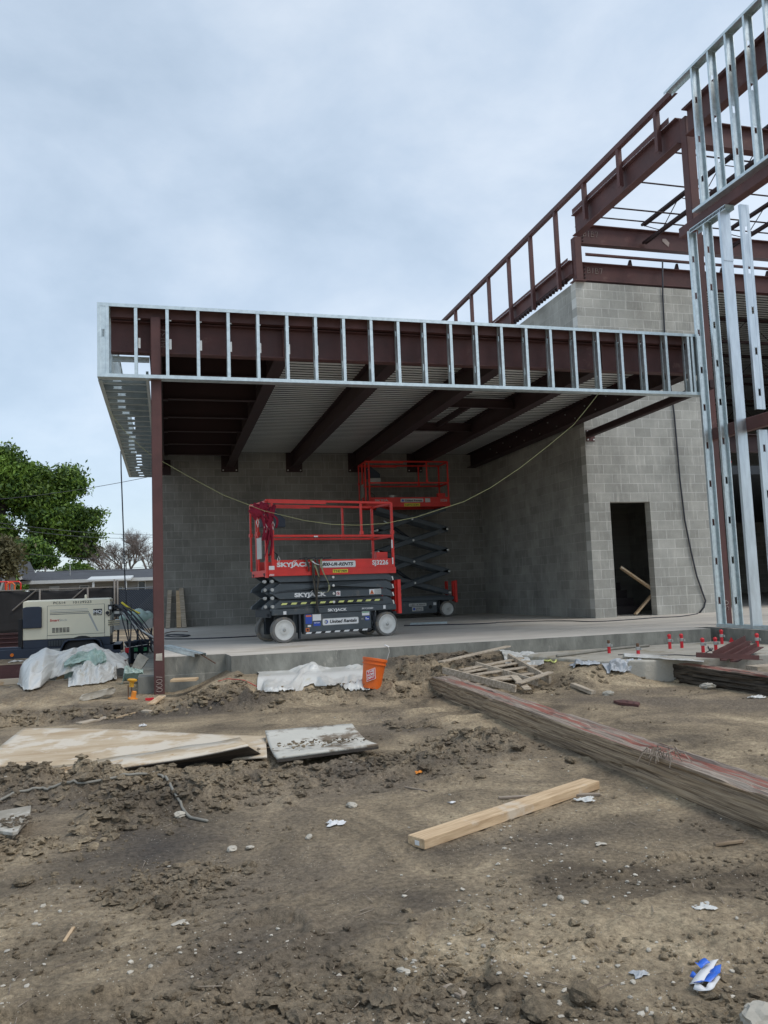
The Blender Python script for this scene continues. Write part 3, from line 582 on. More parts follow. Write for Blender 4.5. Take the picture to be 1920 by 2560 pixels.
# ================================================================== BLOCK WALLS
WY, WX, BY = 15.2, 8.63, 21.2
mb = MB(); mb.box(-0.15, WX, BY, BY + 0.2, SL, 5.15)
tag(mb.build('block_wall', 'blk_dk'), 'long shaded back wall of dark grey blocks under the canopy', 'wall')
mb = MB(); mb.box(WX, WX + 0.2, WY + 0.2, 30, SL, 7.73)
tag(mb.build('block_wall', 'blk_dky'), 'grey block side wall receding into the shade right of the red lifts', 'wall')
t = thing('block_wall', 'pale grey block wall with the dark open doorway', 'wall', (WX, WY, SL))
mb = MB(); D0, D1, DT = 9.13, 10.10, SL + 2.44
mb.box(WX, D0, WY, WY + 0.2, SL, 7.73).box(D1, 11.75, WY, WY + 0.2, SL, 7.73).box(D0, D1, WY, WY + 0.2, DT, 7.73)
mw = block_mat('concrete_block_front', 'x', z0=0.0); mb.build('masonry', mw, t)
mb = MB(); mb.box(11.55, 11.75, WY + 0.2, 21, SL, 7.73).box(WX + 0.2, 11.55, 18.4, 18.6, SL, 7.73).box(WX + .2, 11.55, WY + .2, 18.4, 7.55, 7.7); mb.build('stairwell_enclosure', 'blk_dky', t)
# stair inside the doorway
mb = MB()
for k in range(9): mb.box(9.0, 10.4, 16.3 + 0.26 * k, 16.58 + 0.26 * k, SL, SL + 0.18 * (k + 1))
tag(mb.build('staircase', 'stairs'), 'dark flight of steps just inside the open doorway', 'stairs')
for a, b, lb in (((9.62, 15.75, 1.52), (10.16, 15.45, 1.03), 'pale lumber offcut leaning high across the dark doorway'), ((9.74, 15.48, SL + .03), (10.22, 15.50, 0.92), 'pale lumber piece leaning at the foot of the doorway')):
    mb = MB(); mb.bar(a, b, B_(0.04, 0.09), (0, -1, 0.1)); o = mb.build('lumber_offcut', 'lumber', org=a); tag(o, lb, 'lumber', 'lumber in the doorway')

# ================================================================== CANOPY STEEL
FY = 10.80; FZ0, FZ1 = 4.127, 5.116; FX0, FX1 = -0.845, 8.285
t = thing('steel_column', 'tall slim red-brown square steel column at the slab corner', 'column', (-0.11, 10.94, 0)); CT = t
mb = MB(); mb.bar((-0.112, 10.945, -0.1), (-0.112, 10.945, 4.985), RB_(0.133, 0.133, 0.01), (0, 1, 0)); mb.build('post', 'primer', t)
mb = MB(); strokes(mb, '0001', (-0.075, 10.876, 0.04), (0, 0, 1), (-1, 0, 0), 0.075, 0.0035); mb.build('chalk_number', 'chalk', t)
mb = MB(); mb.slab([(-0.155, 10.876, 0.44), (-0.07, 10.876, 0.435), (-0.072, 10.876, 0.53), (-0.15, 10.876, 0.525)], (0, -0.002, 0)); mb.build('paper_tag', 'pebble', t)
t = thing('steel_beam', 'long deep red-brown edge beam behind the silver stud fascia', 'beam', (-0.69, 11.1, 4.54))
mb = MB(); mb.bar((-0.69, 11.10, 4.75), (8.31, 11.10, 4.75), I_(0.43, 0.15, 0.014, 0.010)); mb.build('girder', 'primer', t)
mb = MB(); mb.bar((-0.69, 11.02, 5.05), (8.36, 11.02, 5.05), B_(0.17, 0.14)); mb.build('edge_angle', 'primer', t)
for x in (1.62, 3.30, 4.98, 6.66):
    mb = MB(); mb.box(x - 0.008, x + 0.008, 11.03, 11.094, 4.555, 4.95); mb.build('stiffener', 'primer', t)
mb = MB(); strokes(mb, 'BD31', (0.03, 11.02, 4.62), (0, 0, 1), (-1, 0, 0), 0.095, 0.004); mb.build('chalk_marks', 'chalk', t)
LAB = ['first ceiling beam from the brown column, beside the dark open bay', 'second ceiling beam from the left, ending above the front red lift', 'third ceiling beam from the left, ending above the raised lift', 'fourth ceiling beam from the left, running over to the dark corner']
for k, x in enumerate((1.62, 3.32, 5.02, 6.70)):
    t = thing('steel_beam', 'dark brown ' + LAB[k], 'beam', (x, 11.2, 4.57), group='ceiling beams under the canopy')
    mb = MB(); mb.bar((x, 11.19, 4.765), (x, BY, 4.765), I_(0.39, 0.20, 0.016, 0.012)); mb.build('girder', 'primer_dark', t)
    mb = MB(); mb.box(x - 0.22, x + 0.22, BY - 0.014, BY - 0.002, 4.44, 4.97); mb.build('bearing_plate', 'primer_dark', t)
    for dx in (-0.17, 0.17):
        mb = MB(); mb.lathe([(0.018, 0), (0.018, 0.025)], (x + dx, BY - 0.014, 4.49), (0, -1, 0), 8); mb.build('bolt', 'bolt', t)
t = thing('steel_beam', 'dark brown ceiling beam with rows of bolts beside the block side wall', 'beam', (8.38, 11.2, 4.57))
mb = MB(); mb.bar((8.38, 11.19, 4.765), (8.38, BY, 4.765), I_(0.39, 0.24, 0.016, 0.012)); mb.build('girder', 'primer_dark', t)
for k in range(16):
    mb = MB(); mb.lathe([(0.016, 0), (0.016, 0.02)], (8.374, 13.4 + 0.42 * k, 4.68 + 0.17 * (k % 2)), (-1, 0, 0), 7); mb.build('bolt', 'clamp', t)
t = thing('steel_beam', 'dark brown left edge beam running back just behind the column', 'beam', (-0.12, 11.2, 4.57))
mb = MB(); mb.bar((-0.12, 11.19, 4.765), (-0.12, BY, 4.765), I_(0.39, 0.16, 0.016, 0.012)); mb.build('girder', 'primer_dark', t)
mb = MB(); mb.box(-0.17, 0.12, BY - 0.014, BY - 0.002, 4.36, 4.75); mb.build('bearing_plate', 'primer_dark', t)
for k, (y, nm) in enumerate(((12.4, 'nearest'), (13.96, 'second'), (15.4, 'third'), (16.74, 'fourth'), (18.17, 'fifth'), (19.59, 'sixth'))):
    t = thing('steel_joist', nm + ' of the dark cross joists in the left bay behind the column', 'joist', (-0.04, y, 4.6), group='cross joists in the left bay')
    mb = MB(); mb.bar((-0.03, y + 0.06, 4.80), (1.55, y + 0.06, 4.80), I_(0.36, 0.12, 0.012, 0.008)); mb.build('joist_web', 'primer_dark', t)
    mb = MB(); mb.box(-0.03, 0.05, y - 0.01, y + 0.12, 4.60, 4.618); mb.build('seat_plate', 'primer_dark', t)
for y, nm in ((14.5, 'nearer'), (16.81, 'farther')):
    mb = MB(); mb.bar((5.03, y, 4.80), (6.69, y, 4.80), C_(0.18, 0.07)); o = mb.build('steel_channel', 'primer_dark', org=(5.03, y, 4.7)); tag(o, nm + ' dark channel spanning between the third and fourth ceiling beams', 'channel', 'channels framing the deck opening')
mb = MB(); mb.bar((5.86, 14.55, 4.85), (5.86, 16.78, 4.85), C_(0.12, 0.06)); tag(mb.build('steel_channel', 'primer_dark'), 'short dark channel running front to back between two cross channels', 'channel')
# corrugated roof deck, one sheet run per bay
def deck(x0, x1, y0, y1, z, pitch=0.1524, d=0.075):
    mb = MB(); y = y0; prof = []
    while y < y1: prof += [(y, z + d), (y + 0.004, z), (y + 0.106, z), (y + 0.110, z + d)]; y += pitch
    mb.add([(x, a, b) for x in (x0, x1) for a, b in prof], [(i, i + 1, len(prof) + i + 1, len(prof) + i) for i in range(len(prof) - 1)])
    mb.m = [0 if i % 4 in (1, 3) else 1 for i in range(len(prof) - 1)]  # rib webs carry the painted flute shade, flats stay plain deck
    mb.box(x0, x1, y0, y1, z + d + 0.01, z + d + 0.03, 0); return mb
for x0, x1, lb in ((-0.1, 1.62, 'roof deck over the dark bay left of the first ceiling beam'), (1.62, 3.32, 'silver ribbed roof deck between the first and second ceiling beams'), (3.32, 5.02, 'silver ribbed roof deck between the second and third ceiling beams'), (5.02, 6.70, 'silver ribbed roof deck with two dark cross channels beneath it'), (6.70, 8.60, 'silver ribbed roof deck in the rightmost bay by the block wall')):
    tag(deck(x0 + 0.003, x1 - 0.003, 11.13, BY + (0.0 if x0 > 0 else 0.2), 4.965).build('roof_deck', ['deck', 'deck_web_shade'] if x0 > 0 else ['deck_dk', 'deck_dk'], org=(x0, 11.1, 4.975)), lb, 'roof deck', 'roof deck panels of the canopy')

# fascia of cold-formed studs
t = thing('stud_fascia', 'long silver ladder of metal studs hung along the canopy edge', 'stud frame', (FX0, FY, FZ0))
def track(mb, p0, p1, wdir, fdir, w=0.152, fl=0.045): return stud(mb, p0, p1, wdir, fdir, w, fl, 0, 0, groove=False)
mb = MB(); track(mb, (FX0, FY + 0.076, FZ1 + 0.004), (FX1, FY + 0.076, FZ1 + 0.004), (0, 1, 0), (0, 0, -1)); mb.build('top_track', 'galv', t, thick=0.003)
mb = MB(); track(mb, (FX0, FY + 0.076, FZ0), (FX1 + 0.06, FY + 0.076, FZ0), (0, 1, 0), (0, 0, 1)); mb.build('bottom_track', 'galv', t, thick=0.003)
x0 = on_y(344.4, 943, FY).x; xs = [x0 + 0.4018 * k for k in range(22)] + [8.17, 8.265]
for k, x in enumerate(xs):
    mb = MB(); stud(mb, (x - 0.041, FY + 0.078, FZ0 + 0.003), (x - 0.041, FY + 0.078, FZ1), (0, 1, 0), (1, 0, 0), 0.148, 0.041, 0.012, 0.5, 0.25); mb.build('stud', 'galv', t)
mb = MB(); stud(mb, (FX0 + 0.074, FY - 0.001, FZ0 + 0.003), (FX0 + 0.074, FY - 0.001, FZ1 - 0.0), (1, 0, 0), (0, 1, 0), 0.146, 0.041, 0.012, 1.5, 0.53); mb.build('corner_stud', 'galv', t)
for k, x in enumerate(xs[:20]):
    mb = MB(); mb.box(x + 0.004, x + 0.034, FY + 0.146, FY + 0.149, 4.96, 5.07); mb.build('clip', 'bolt', t)
    mb = MB(); mb.box(x + 0.004, x + 0.034, FY + 0.146, FY + 0.149, 4.57, 4.71)
    mb.build('clip', 'bolt', t)
    for z in (4.60, 4.64, 4.68): pass
# left return: soffit ladder and side studs
t = thing('stud_soffit', 'silver ladder soffit of metal joists running back left of the column', 'stud frame', (FX0, FY, FZ0 - .02))
SZ = FZ0 - 0.012; XL, XR = FX0, -0.205; NY = 23
mb = MB(); track(mb, (XL, FY + 0.16, SZ + 0.05), (XL, 19.84, SZ + 0.05), (0, 0, 1), (1, 0, 0), 0.1, 0.05); track(mb, (XR, FY + 0.0, SZ + 0.05), (XR, 19.84, SZ + 0.05), (0, 0, 1), (-1, 0, 0), 0.1, 0.035); mb.build('edge_track', 'galv', t, thick=0.003)
rr = random.Random(4)
for k in range(NY):
    y = FY + 0.30 + k * 0.3983
    mb = MB(); stud(mb, (XL + 0.01, y, SZ + 0.05), (XR - 0.01, y, SZ + 0.05), (0, 0, 1), (0, 1, 0), 0.096, 0.041, 0.01, 1.3, 0.14 + 0.12 * rr.random()); mb.add([(XL + .01, y, SZ + .001), (XR - .01, y, SZ + .001), (XR - .01, y + .041, SZ + .001), (XL + .01, y + .041, SZ + .001)], [(0, 1, 2, 3)], 1); mb.build('joist', ['galv_shade', 'galv'], t)
t = thing('stud_return', 'silver row of short upright studs along the left end of the canopy', 'stud frame', (FX0, FY, FZ0))
mb = MB(); track(mb, (FX0 + 0.076, FY + 0.16, FZ1 + 0.002), (FX0 + 0.076, 19.84, FZ1 + 0.002), (1, 0, 0), (0, 0, -1)); mb.build('top_track', 'galv', t, thick=0.003)
for k in range(0, NY):
    y = FY + 0.42 + k * 0.3983
    mb = MB(); stud(mb, (FX0 + 0.076, y, SZ + 0.105), (FX0 + 0.076, y, FZ1), (1, 0, 0), (0, 1, 0), 0.148, 0.041, 0.012, 0.5, 0.2); mb.build('stud', 'galv', t)
mb = MB(); mb.bar((FX0 + 0.16, 11.28, 4.50), (-0.2, 11.28, 4.50), C_(0.07, 0.04, 0.004)); tag(mb.build('stud_brace', 'galv'), 'short silver horizontal brace under the left end of the edge beam', 'brace')

# strut from the block wall to the fascia
t = thing('steel_strut', 'slender brown strut bolted to the pale block wall beside the corner', 'strut', (8.72, WY, 4.35))
mb = MB(); mb.bar((8.72, WY - 0.015, 4.36), (8.60, 10.95, 4.36), RB_(0.12, 0.13)); mb.build('tube', 'primer_dark', t)
mb = MB(); mb.box(8.66, 8.86, WY - 0.017, WY - 0.003, 4.21, 4.46); mb.build('end_plate', 'primer', t)
for dx in (8.69, 8.83):
    for dz in (4.245, 4.425):
        mb = MB(); mb.lathe([(0.019, 0), (0.017, 0.02)], (dx, WY - 0.017, dz), (0, -1, 0), 8); mb.build('bolt', 'bolt', t)

# ================================================================== UPPER FRAME
RZ = 9.56
t = thing('parapet_frame', 'long brown parapet rail on upright posts above the high beams', 'steel frame', (8.5, 11.2, 7.7))
mb = MB(); mb.bar((8.5, 11.22, RZ), (8.5, 24.2, RZ), [(-0.05, -0.05), (0.05, -0.05), (0.05, -0.04), (-0.04, -0.04), (-0.04, 0.05), (-0.05, 0.05)], (0, 0, 1)); mb.bar((8.53, 11.22, RZ + 0.045), (8.53, 24.2, RZ + 0.045), B_(0.08, 0.008)); mb.build('rail', 'primer', t)
for y, zb in ((23.3, 7.8), (22.15, 7.8), (20.84, 7.8), (19.56, 7.8), (18.23, 7.75), (16.96, 7.71), (15.66, 7.71), (14.37, 8.73), (13.03, 8.76), (11.78, 8.76)):
    mb = MB(); mb.bar((8.50, y - 0.04, zb), (8.50, y - 0.04, RZ - 0.05), C_(0.085, 0.085, 0.012), (1, 0, 0)); mb.build('post', 'primer', t)
mb = MB(); mb.bar((8.62, 11.32, 8.90), (8.62, 15.02, 8.90), I_(0.47, 0.17, 0.018, 0.012)); mb.bar((8.535, 11.5, 9.145), (8.535, 14.98, 9.145), LP_(0.008, 0.10)); tag(mb.build('steel_beam', 'primer', org=(8.62, 11.3, 8.66)), 'upper red-brown beam sloping up in view from the block corner to the tall column', 'beam')
mb = MB(); mb.bar((8.62, 15.25, 8.06), (8.62, 24.2, 8.06), I_(0.33, 0.17, 0.018, 0.012)); mb.bar((8.535, 15.3, 8.235), (8.535, 24.2, 8.235), LP_(0.008, 0.06)); tag(mb.build('steel_beam', 'primer', org=(8.62, 15.3, 7.9)), 'lower red-brown beam lying along the top of the block side wall', 'beam')
mb = MB(); mb.box(8.53, 8.62, 15.45, 24.2, 7.84, 7.87)
for k in range(58): mb.box(8.54, 8.62, 15.5 + 0.15 * k, 15.56 + 0.15 * k, 7.80, 7.85)
tag(mb.build('deck_edge', 'primer_dark'), 'dark toothed edge of roof deck under the parapet beam', 'roof deck')
t = thing('steel_column', 'short brown stub column standing on the corner of the pale block wall', 'column', (8.72, 15.13, 7.73))
mb = MB(); mb.bar((8.72, 15.22, 7.735), (8.72, 15.22, 8.72), RB_(0.17, 0.17), (0, 1, 0)); mb.build('post', 'primer', t)
mb = MB(); mb.box(8.58, 8.86, 15.1, 15.34, 7.732, 7.752); mb.build('base_plate', 'primer', t)
t = thing('steel_column', 'tall brown column rising behind the silver studs at the right', 'column', (8.56, 11.22, SL))
mb = MB(); mb.bar((8.695, 11.24, 0.02), (8.695, 11.24, 9.08), RB_(0.17, 0.17), (0, 1, 0)); mb.build('post', 'primer', t)
mb = MB(); strokes(mb, '30', (8.72, 11.148, 0.70), (0, 0, 1), (-1, 0, 0), 0.11, 0.005); mb.build('chalk_number', 'chalk', t)
mb = MB(); mb.bar((8.62, 11.10, 8.91), (8.62, 6.5, 8.91), I_(0.47, 0.17, 0.018, 0.012)); mb.bar((8.62, 11.14, 9.165), (8.62, 6.5, 9.165), B_(0.17, 0.02)); tag(mb.build('steel_beam', 'primer', org=(8.62, 11.1, 8.66)), 'upper brown beam behind the tall silver studs at the top right', 'beam')
mb = MB(); mb.bar((8.68, 11.3, 8.86), (14.5, 11.3, 8.86), I_(0.44, 0.17, 0.016, 0.012)); tag(mb.build('steel_beam', 'primer', org=(8.7, 11.3, 8.64)), 'brown cross beam joining the tall column behind the silver studs', 'beam')
for z0, z1, lb in ((8.63, 9.07, 'upper of the two long cross beams above the pale block wall'), (7.79, 8.20, 'lower long cross beam lying on top of the pale block wall')):
    t = thing('steel_beam', 'red-brown ' + lb, 'beam', (8.8, 15.3, z0))
    mb = MB(); mb.bar((8.81, 15.3, (z0 + z1) / 2), (26, 15.3, (z0 + z1) / 2), I_(z1 - z0, 0.16, 0.018, 0.012)); mb.build('girder', 'primer', t)
    mb = MB(); strokes(mb, 'B1B7', (9.0 if z0 < 8 else 8.95, 15.288, z0 + 0.19), (1, 0, 0), (0, 0, 1), 0.13, 0.006); mb.build('chalk_number', 'chalk', t)
    for zz in (.08, .16, .24, .32):
        mb = MB(); mb.lathe([(.018, 0), (.018, .02)], (8.93, 15.29, z0 + zz), (0, -1, 0), 7); mb.build('bolt', 'primer_dark', t)
    if z0 > 8:
        mb = MB(); mb.slab([(10.95, 15.288, 8.92), (11.04, 15.288, 8.93), (11.13, 15.288, 8.84), (11.10, 15.288, 8.74), (11.02, 15.288, 8.80), (10.95, 15.288, 8.86)], (0, -0.003, 0)); mb.build('pale_patch', 'chalk', t)
t = thing('steel_angle', 'thin brown angle held on small brackets above the block wall beam', 'steel angle', (8.9, 15.25, 8.21))
mb = MB(); mb.bar((8.93, 15.22, 8.34), (26, 15.22, 8.34), LP_(0.08, 0.07)); mb.build('angle', 'primer', t)
for x in (10.05, 11.25, 12.45, 13.7): 
    mb = MB(); mb.add([(x - .06, 15.26, 8.205), (x + .05, 15.26, 8.205), (x + .03, 15.26, 8.34), (x - .01, 15.26, 8.34)], [(0, 1, 2, 3)]); mb.build('bracket', 'primer_dark', t, thick=0.04)
# open-web joists and bridging rods against the sky
def owj(y0, y1, x, zt, lb, d=0.42, pn=0.62):
    t = thing('bar_joist', lb, 'joist', (x, y0, zt), group='open web roof joists')
    for dx, z in ((0, zt), (0.0, zt - d)):
        mb = MB(); mb.bar((x - 0.03, y0, z), (x - 0.03, y1, z), B_(0.05, 0.05)); mb.bar((x + 0.04, y0, z), (x + 0.04, y1, z), B_(0.03, 0.05)); mb.build('chord', 'primer_dark', t)
    mb = MB(); n_ = int(abs(y1 - y0) / pn); pts = [(x, y0 + (y1 - y0) * k / n_, zt - (d if k % 2 else 0)) for k in range(n_ + 1)]
    mb.tube(pts, 0.011, 5); mb.build('web_rod', 'primer_dark', t)
owj(15.25, 6.0, 10.45, 9.18, 'open web joist crossing the sky above the block wall')
owj(15.25, 6.0, 12.6, 9.18, 'open web joist seen between the silver studs at right')
owj(15.25, 6.0, 14.8, 9.18, 'open web joist farthest right against the sky')
for y, z, lb in ((12.5, 9.25, 'nearest'), (13.55, 9.2, 'second'), (13.95, 8.82, 'third'), (15.12, 9.2, 'farthest')):
    mb = MB(); mb.tube([(8.7, y, z), (20, y, z)], 0.017, 5); tag(mb.build('bridging_rod', 'primer_dark', org=(8.7, y, z)), lb + ' thin brown bridging rod between the high beams', 'rod', 'bridging rods between the high beams')
# tall stud wall at right
t = thing('stud_wall', 'upper silver parapet studs rising out of the picture at top right', 'stud frame', (8.2, 10.4, 7.05))
mb = MB(); stud(mb, (8.276, 11.12, 9.42), (8.276, 6.2, 9.42), (1, 0, 0), (0, 0, -1), 0.155, 0.045, 0, 0, groove=False); mb.build('top_track', 'galv', t, thick=0.003)
mb = MB(); stud(mb, (8.276, 10.62, 7.06), (8.276, 6.2, 7.06), (1, 0, 0), (0, 0, 1), 0.155, 0.045, 0, 0, groove=False); mb.build('bottom_track', 'galv', t, thick=0.003)
for k in range(10):
    y = 10.38 - 0.405 * k
    mb = MB(); stud(mb, (8.276, y + 0.04, 7.065), (8.276, y + 0.04, 9.415), (1, 0, 0), (0, -1, 0), 0.15, 0.041, 0.014, 0.66, 0.42 + 0.1 * (k % 2)); mb.build('stud', 'galv', t)
mb = MB(); mb.bar((8.34, 11.08, 6.93), (8.34, 6.2, 6.93), RB_(0.15, 0.17)); tag(mb.build('steel_tube', 'primer', org=(8.34, 11, 6.9)), 'square brown header tube under the upper silver studs', 'beam')
t = thing('stud_wall', 'tall lower silver studs standing on the slab edge at right', 'stud frame', (8.2, 10.7, SL))
mb = MB(); stud(mb, (8.276, 10.80, SL + 0.004), (8.276, 8.0, SL + 0.004), (1, 0, 0), (0, 0, 1), 0.155, 0.045, 0, 0, groove=False); mb.build('bottom_track', 'galv', t, thick=0.003)
mb = MB(); stud(mb, (8.276, 10.72, 6.83), (8.276, 9.86, 6.83), (1, 0, 0), (0, 0, -1), 0.16, 0.07, 0, 0, groove=False)
for k in range(26): mb.box(8.190, 8.1935, 10.70 - 0.033 * k, 10.685 - 0.033 * k, 6.775, 6.815, 1)
mb.build('slotted_track', ['galv', 'ink'], t, thick=0.003)
for k, y in enumerate((10.75, 10.37)):
    mb = MB(); stud(mb, (8.276, y + 0.04, SL + 0.006), (8.276, y + 0.04, 6.82), (1, 0, 0), (0, -1, 0), 0.15, 0.041, 0.014, 0.61, 0.35); mb.build('stud', 'galv', t)
mb = MB(); stud(mb, (8.276, 9.98, SL + 0.006), (8.276, 9.98, 6.80), (1, 0, 0), (0, 1, 0), 0.17, 0.05, 0.014, 0, groove=False); mb.box(8.188, 8.364, 9.972, 9.976, 6.0, 6.80); mb.build('jamb_stud', 'galv_smear', t)
mb = MB(); stud(mb, (8.30, 9.58, 3.62), (8.30, 9.58, 6.70), (1, 0, 0), (0, 1, 0), 0.15, 0.045, 0.014, 0.61, 0.2); mb.build('stud', 'galv_smear', t)
mb = MB(); stud(mb, (8.30, 9.58, SL + 0.006), (8.30, 9.58, 3.32), (1, 0, 0), (0, 1, 0), 0.15, 0.045, 0.014, 0.66, 0.55); mb.build('stud', 'galv_smear', t)
mb = MB(); mb.bar((8.42, 10.9, 3.49), (8.42, 6.2, 3.46), RB_(0.13, 0.19)); tag(mb.build('steel_tube', 'primer', org=(8.42, 10.9, 3.4)), 'brown cross tube at mid height behind the silver jamb studs', 'beam')
mb = MB(); mb.bar((8.72, 11.3, 3.45), (14.5, 11.3, 3.45), I_(0.30, 0.15)); tag(mb.build('steel_beam', 'primer_dark', org=(8.72, 11.3, 3.3)), 'dark floor beam deeper inside the right building at mid height', 'beam')
# interior of the building beyond
tag(deck(11.8, 29.8, 15.45, 38, 7.95).build('roof_deck', ['deck', 'deck_web_shade']), 'dark ribbed roof deck seen inside the building at far right', 'roof deck')
for k in range(5):
    y = 17.2 + 3.0 * k; z = 7.86
    t = thing('bar_joist', ('nearest', 'second', 'third', 'fourth', 'fifth')[k] + ' dark joist under the roof deck inside the right building', 'joist', (12, y, z), group='joists inside the right building')
    for zz in (z, z - 0.6):
        mb = MB(); mb.bar((11.9, y, zz), (29, y, zz), B_(0.07, 0.07)); mb.build('chord', 'primer_dark', t)
    mb = MB(); mb.tube([(11.9 + 0.7 * q, y, z - (0.6 if q % 2 else 0)) for q in range(25)], 0.014, 4); mb.build('web_rod', 'primer_dark', t)
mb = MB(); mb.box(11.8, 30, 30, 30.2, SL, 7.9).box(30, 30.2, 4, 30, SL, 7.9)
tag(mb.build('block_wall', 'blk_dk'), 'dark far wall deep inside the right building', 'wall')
mb = MB(); mb.box(11.8, 29.8, 15.5, 29.9, 3.55, 3.75)
tag(mb.build('upper_floor', 'dkgrey'), 'dark upper floor inside the building at far right', 'floor')
# ================================================================== SCISSOR LIFTS
def fp(x, z, y=-0.003): return plane_m(Vector((x, y, z)), (1, 0, 0), (0, 0, 1))
def plate(t, x0, x1, z0, z1, y, m='white', name='decal', r=0.0, th=0.002):
    mb = MB()
    if r: 
        pts = []
        for cx, cz, a0 in ((x1 - r, z0 + r, -90), (x1 - r, z1 - r, 0), (x0 + r, z1 - r, 90), (x0 + r, z0 + r, 180)):
            pts += [(cx + r * math.cos(math.radians(a0 + q)), y, cz + r * math.sin(math.radians(a0 + q))) for q in (0, 30, 60, 90)]
    else: pts = [(x0, y, z0), (x1, y, z0), (x1, y, z1), (x0, y, z1)]
    mb.slab(pts, (0, -th, 0)); return mb.build(name, m, t)
def stripes(t, x0, x1, z, h, y, m, n, bg='ink', w=0.55):
    mb = MB(); mb.slab([(x0, y, z - 0.004), (x1, y, z - 0.004), (x1, y, z + h + 0.004), (x0, y, z + h + 0.004)], (0, -0.0015, 0), 0)
    for k in range(n):
        a = x0 + (x1 - x0) * k / n; b = a + (x1 - x0) / n * w; s_ = h * 0.75
        mb.slab([(a, y - 0.0015, z), (b, y - 0.0015, z), (min(b + s_, x1), y - 0.0015, z + h), (min(a + s_, x1), y - 0.0015, z + h)], (0, -0.0015, 0), 1)
    return mb.build('hazard_stripe', [bg, m], t)
def tubing(mb, a, b, w=0.038): mb.bar(a, b, RB_(w, w, 0.006), (0, 0, 1) if abs(Vector(a).z - Vector(b).z) < 0.5 * (Vector(a) - Vector(b)).length else (0, 1, 0))
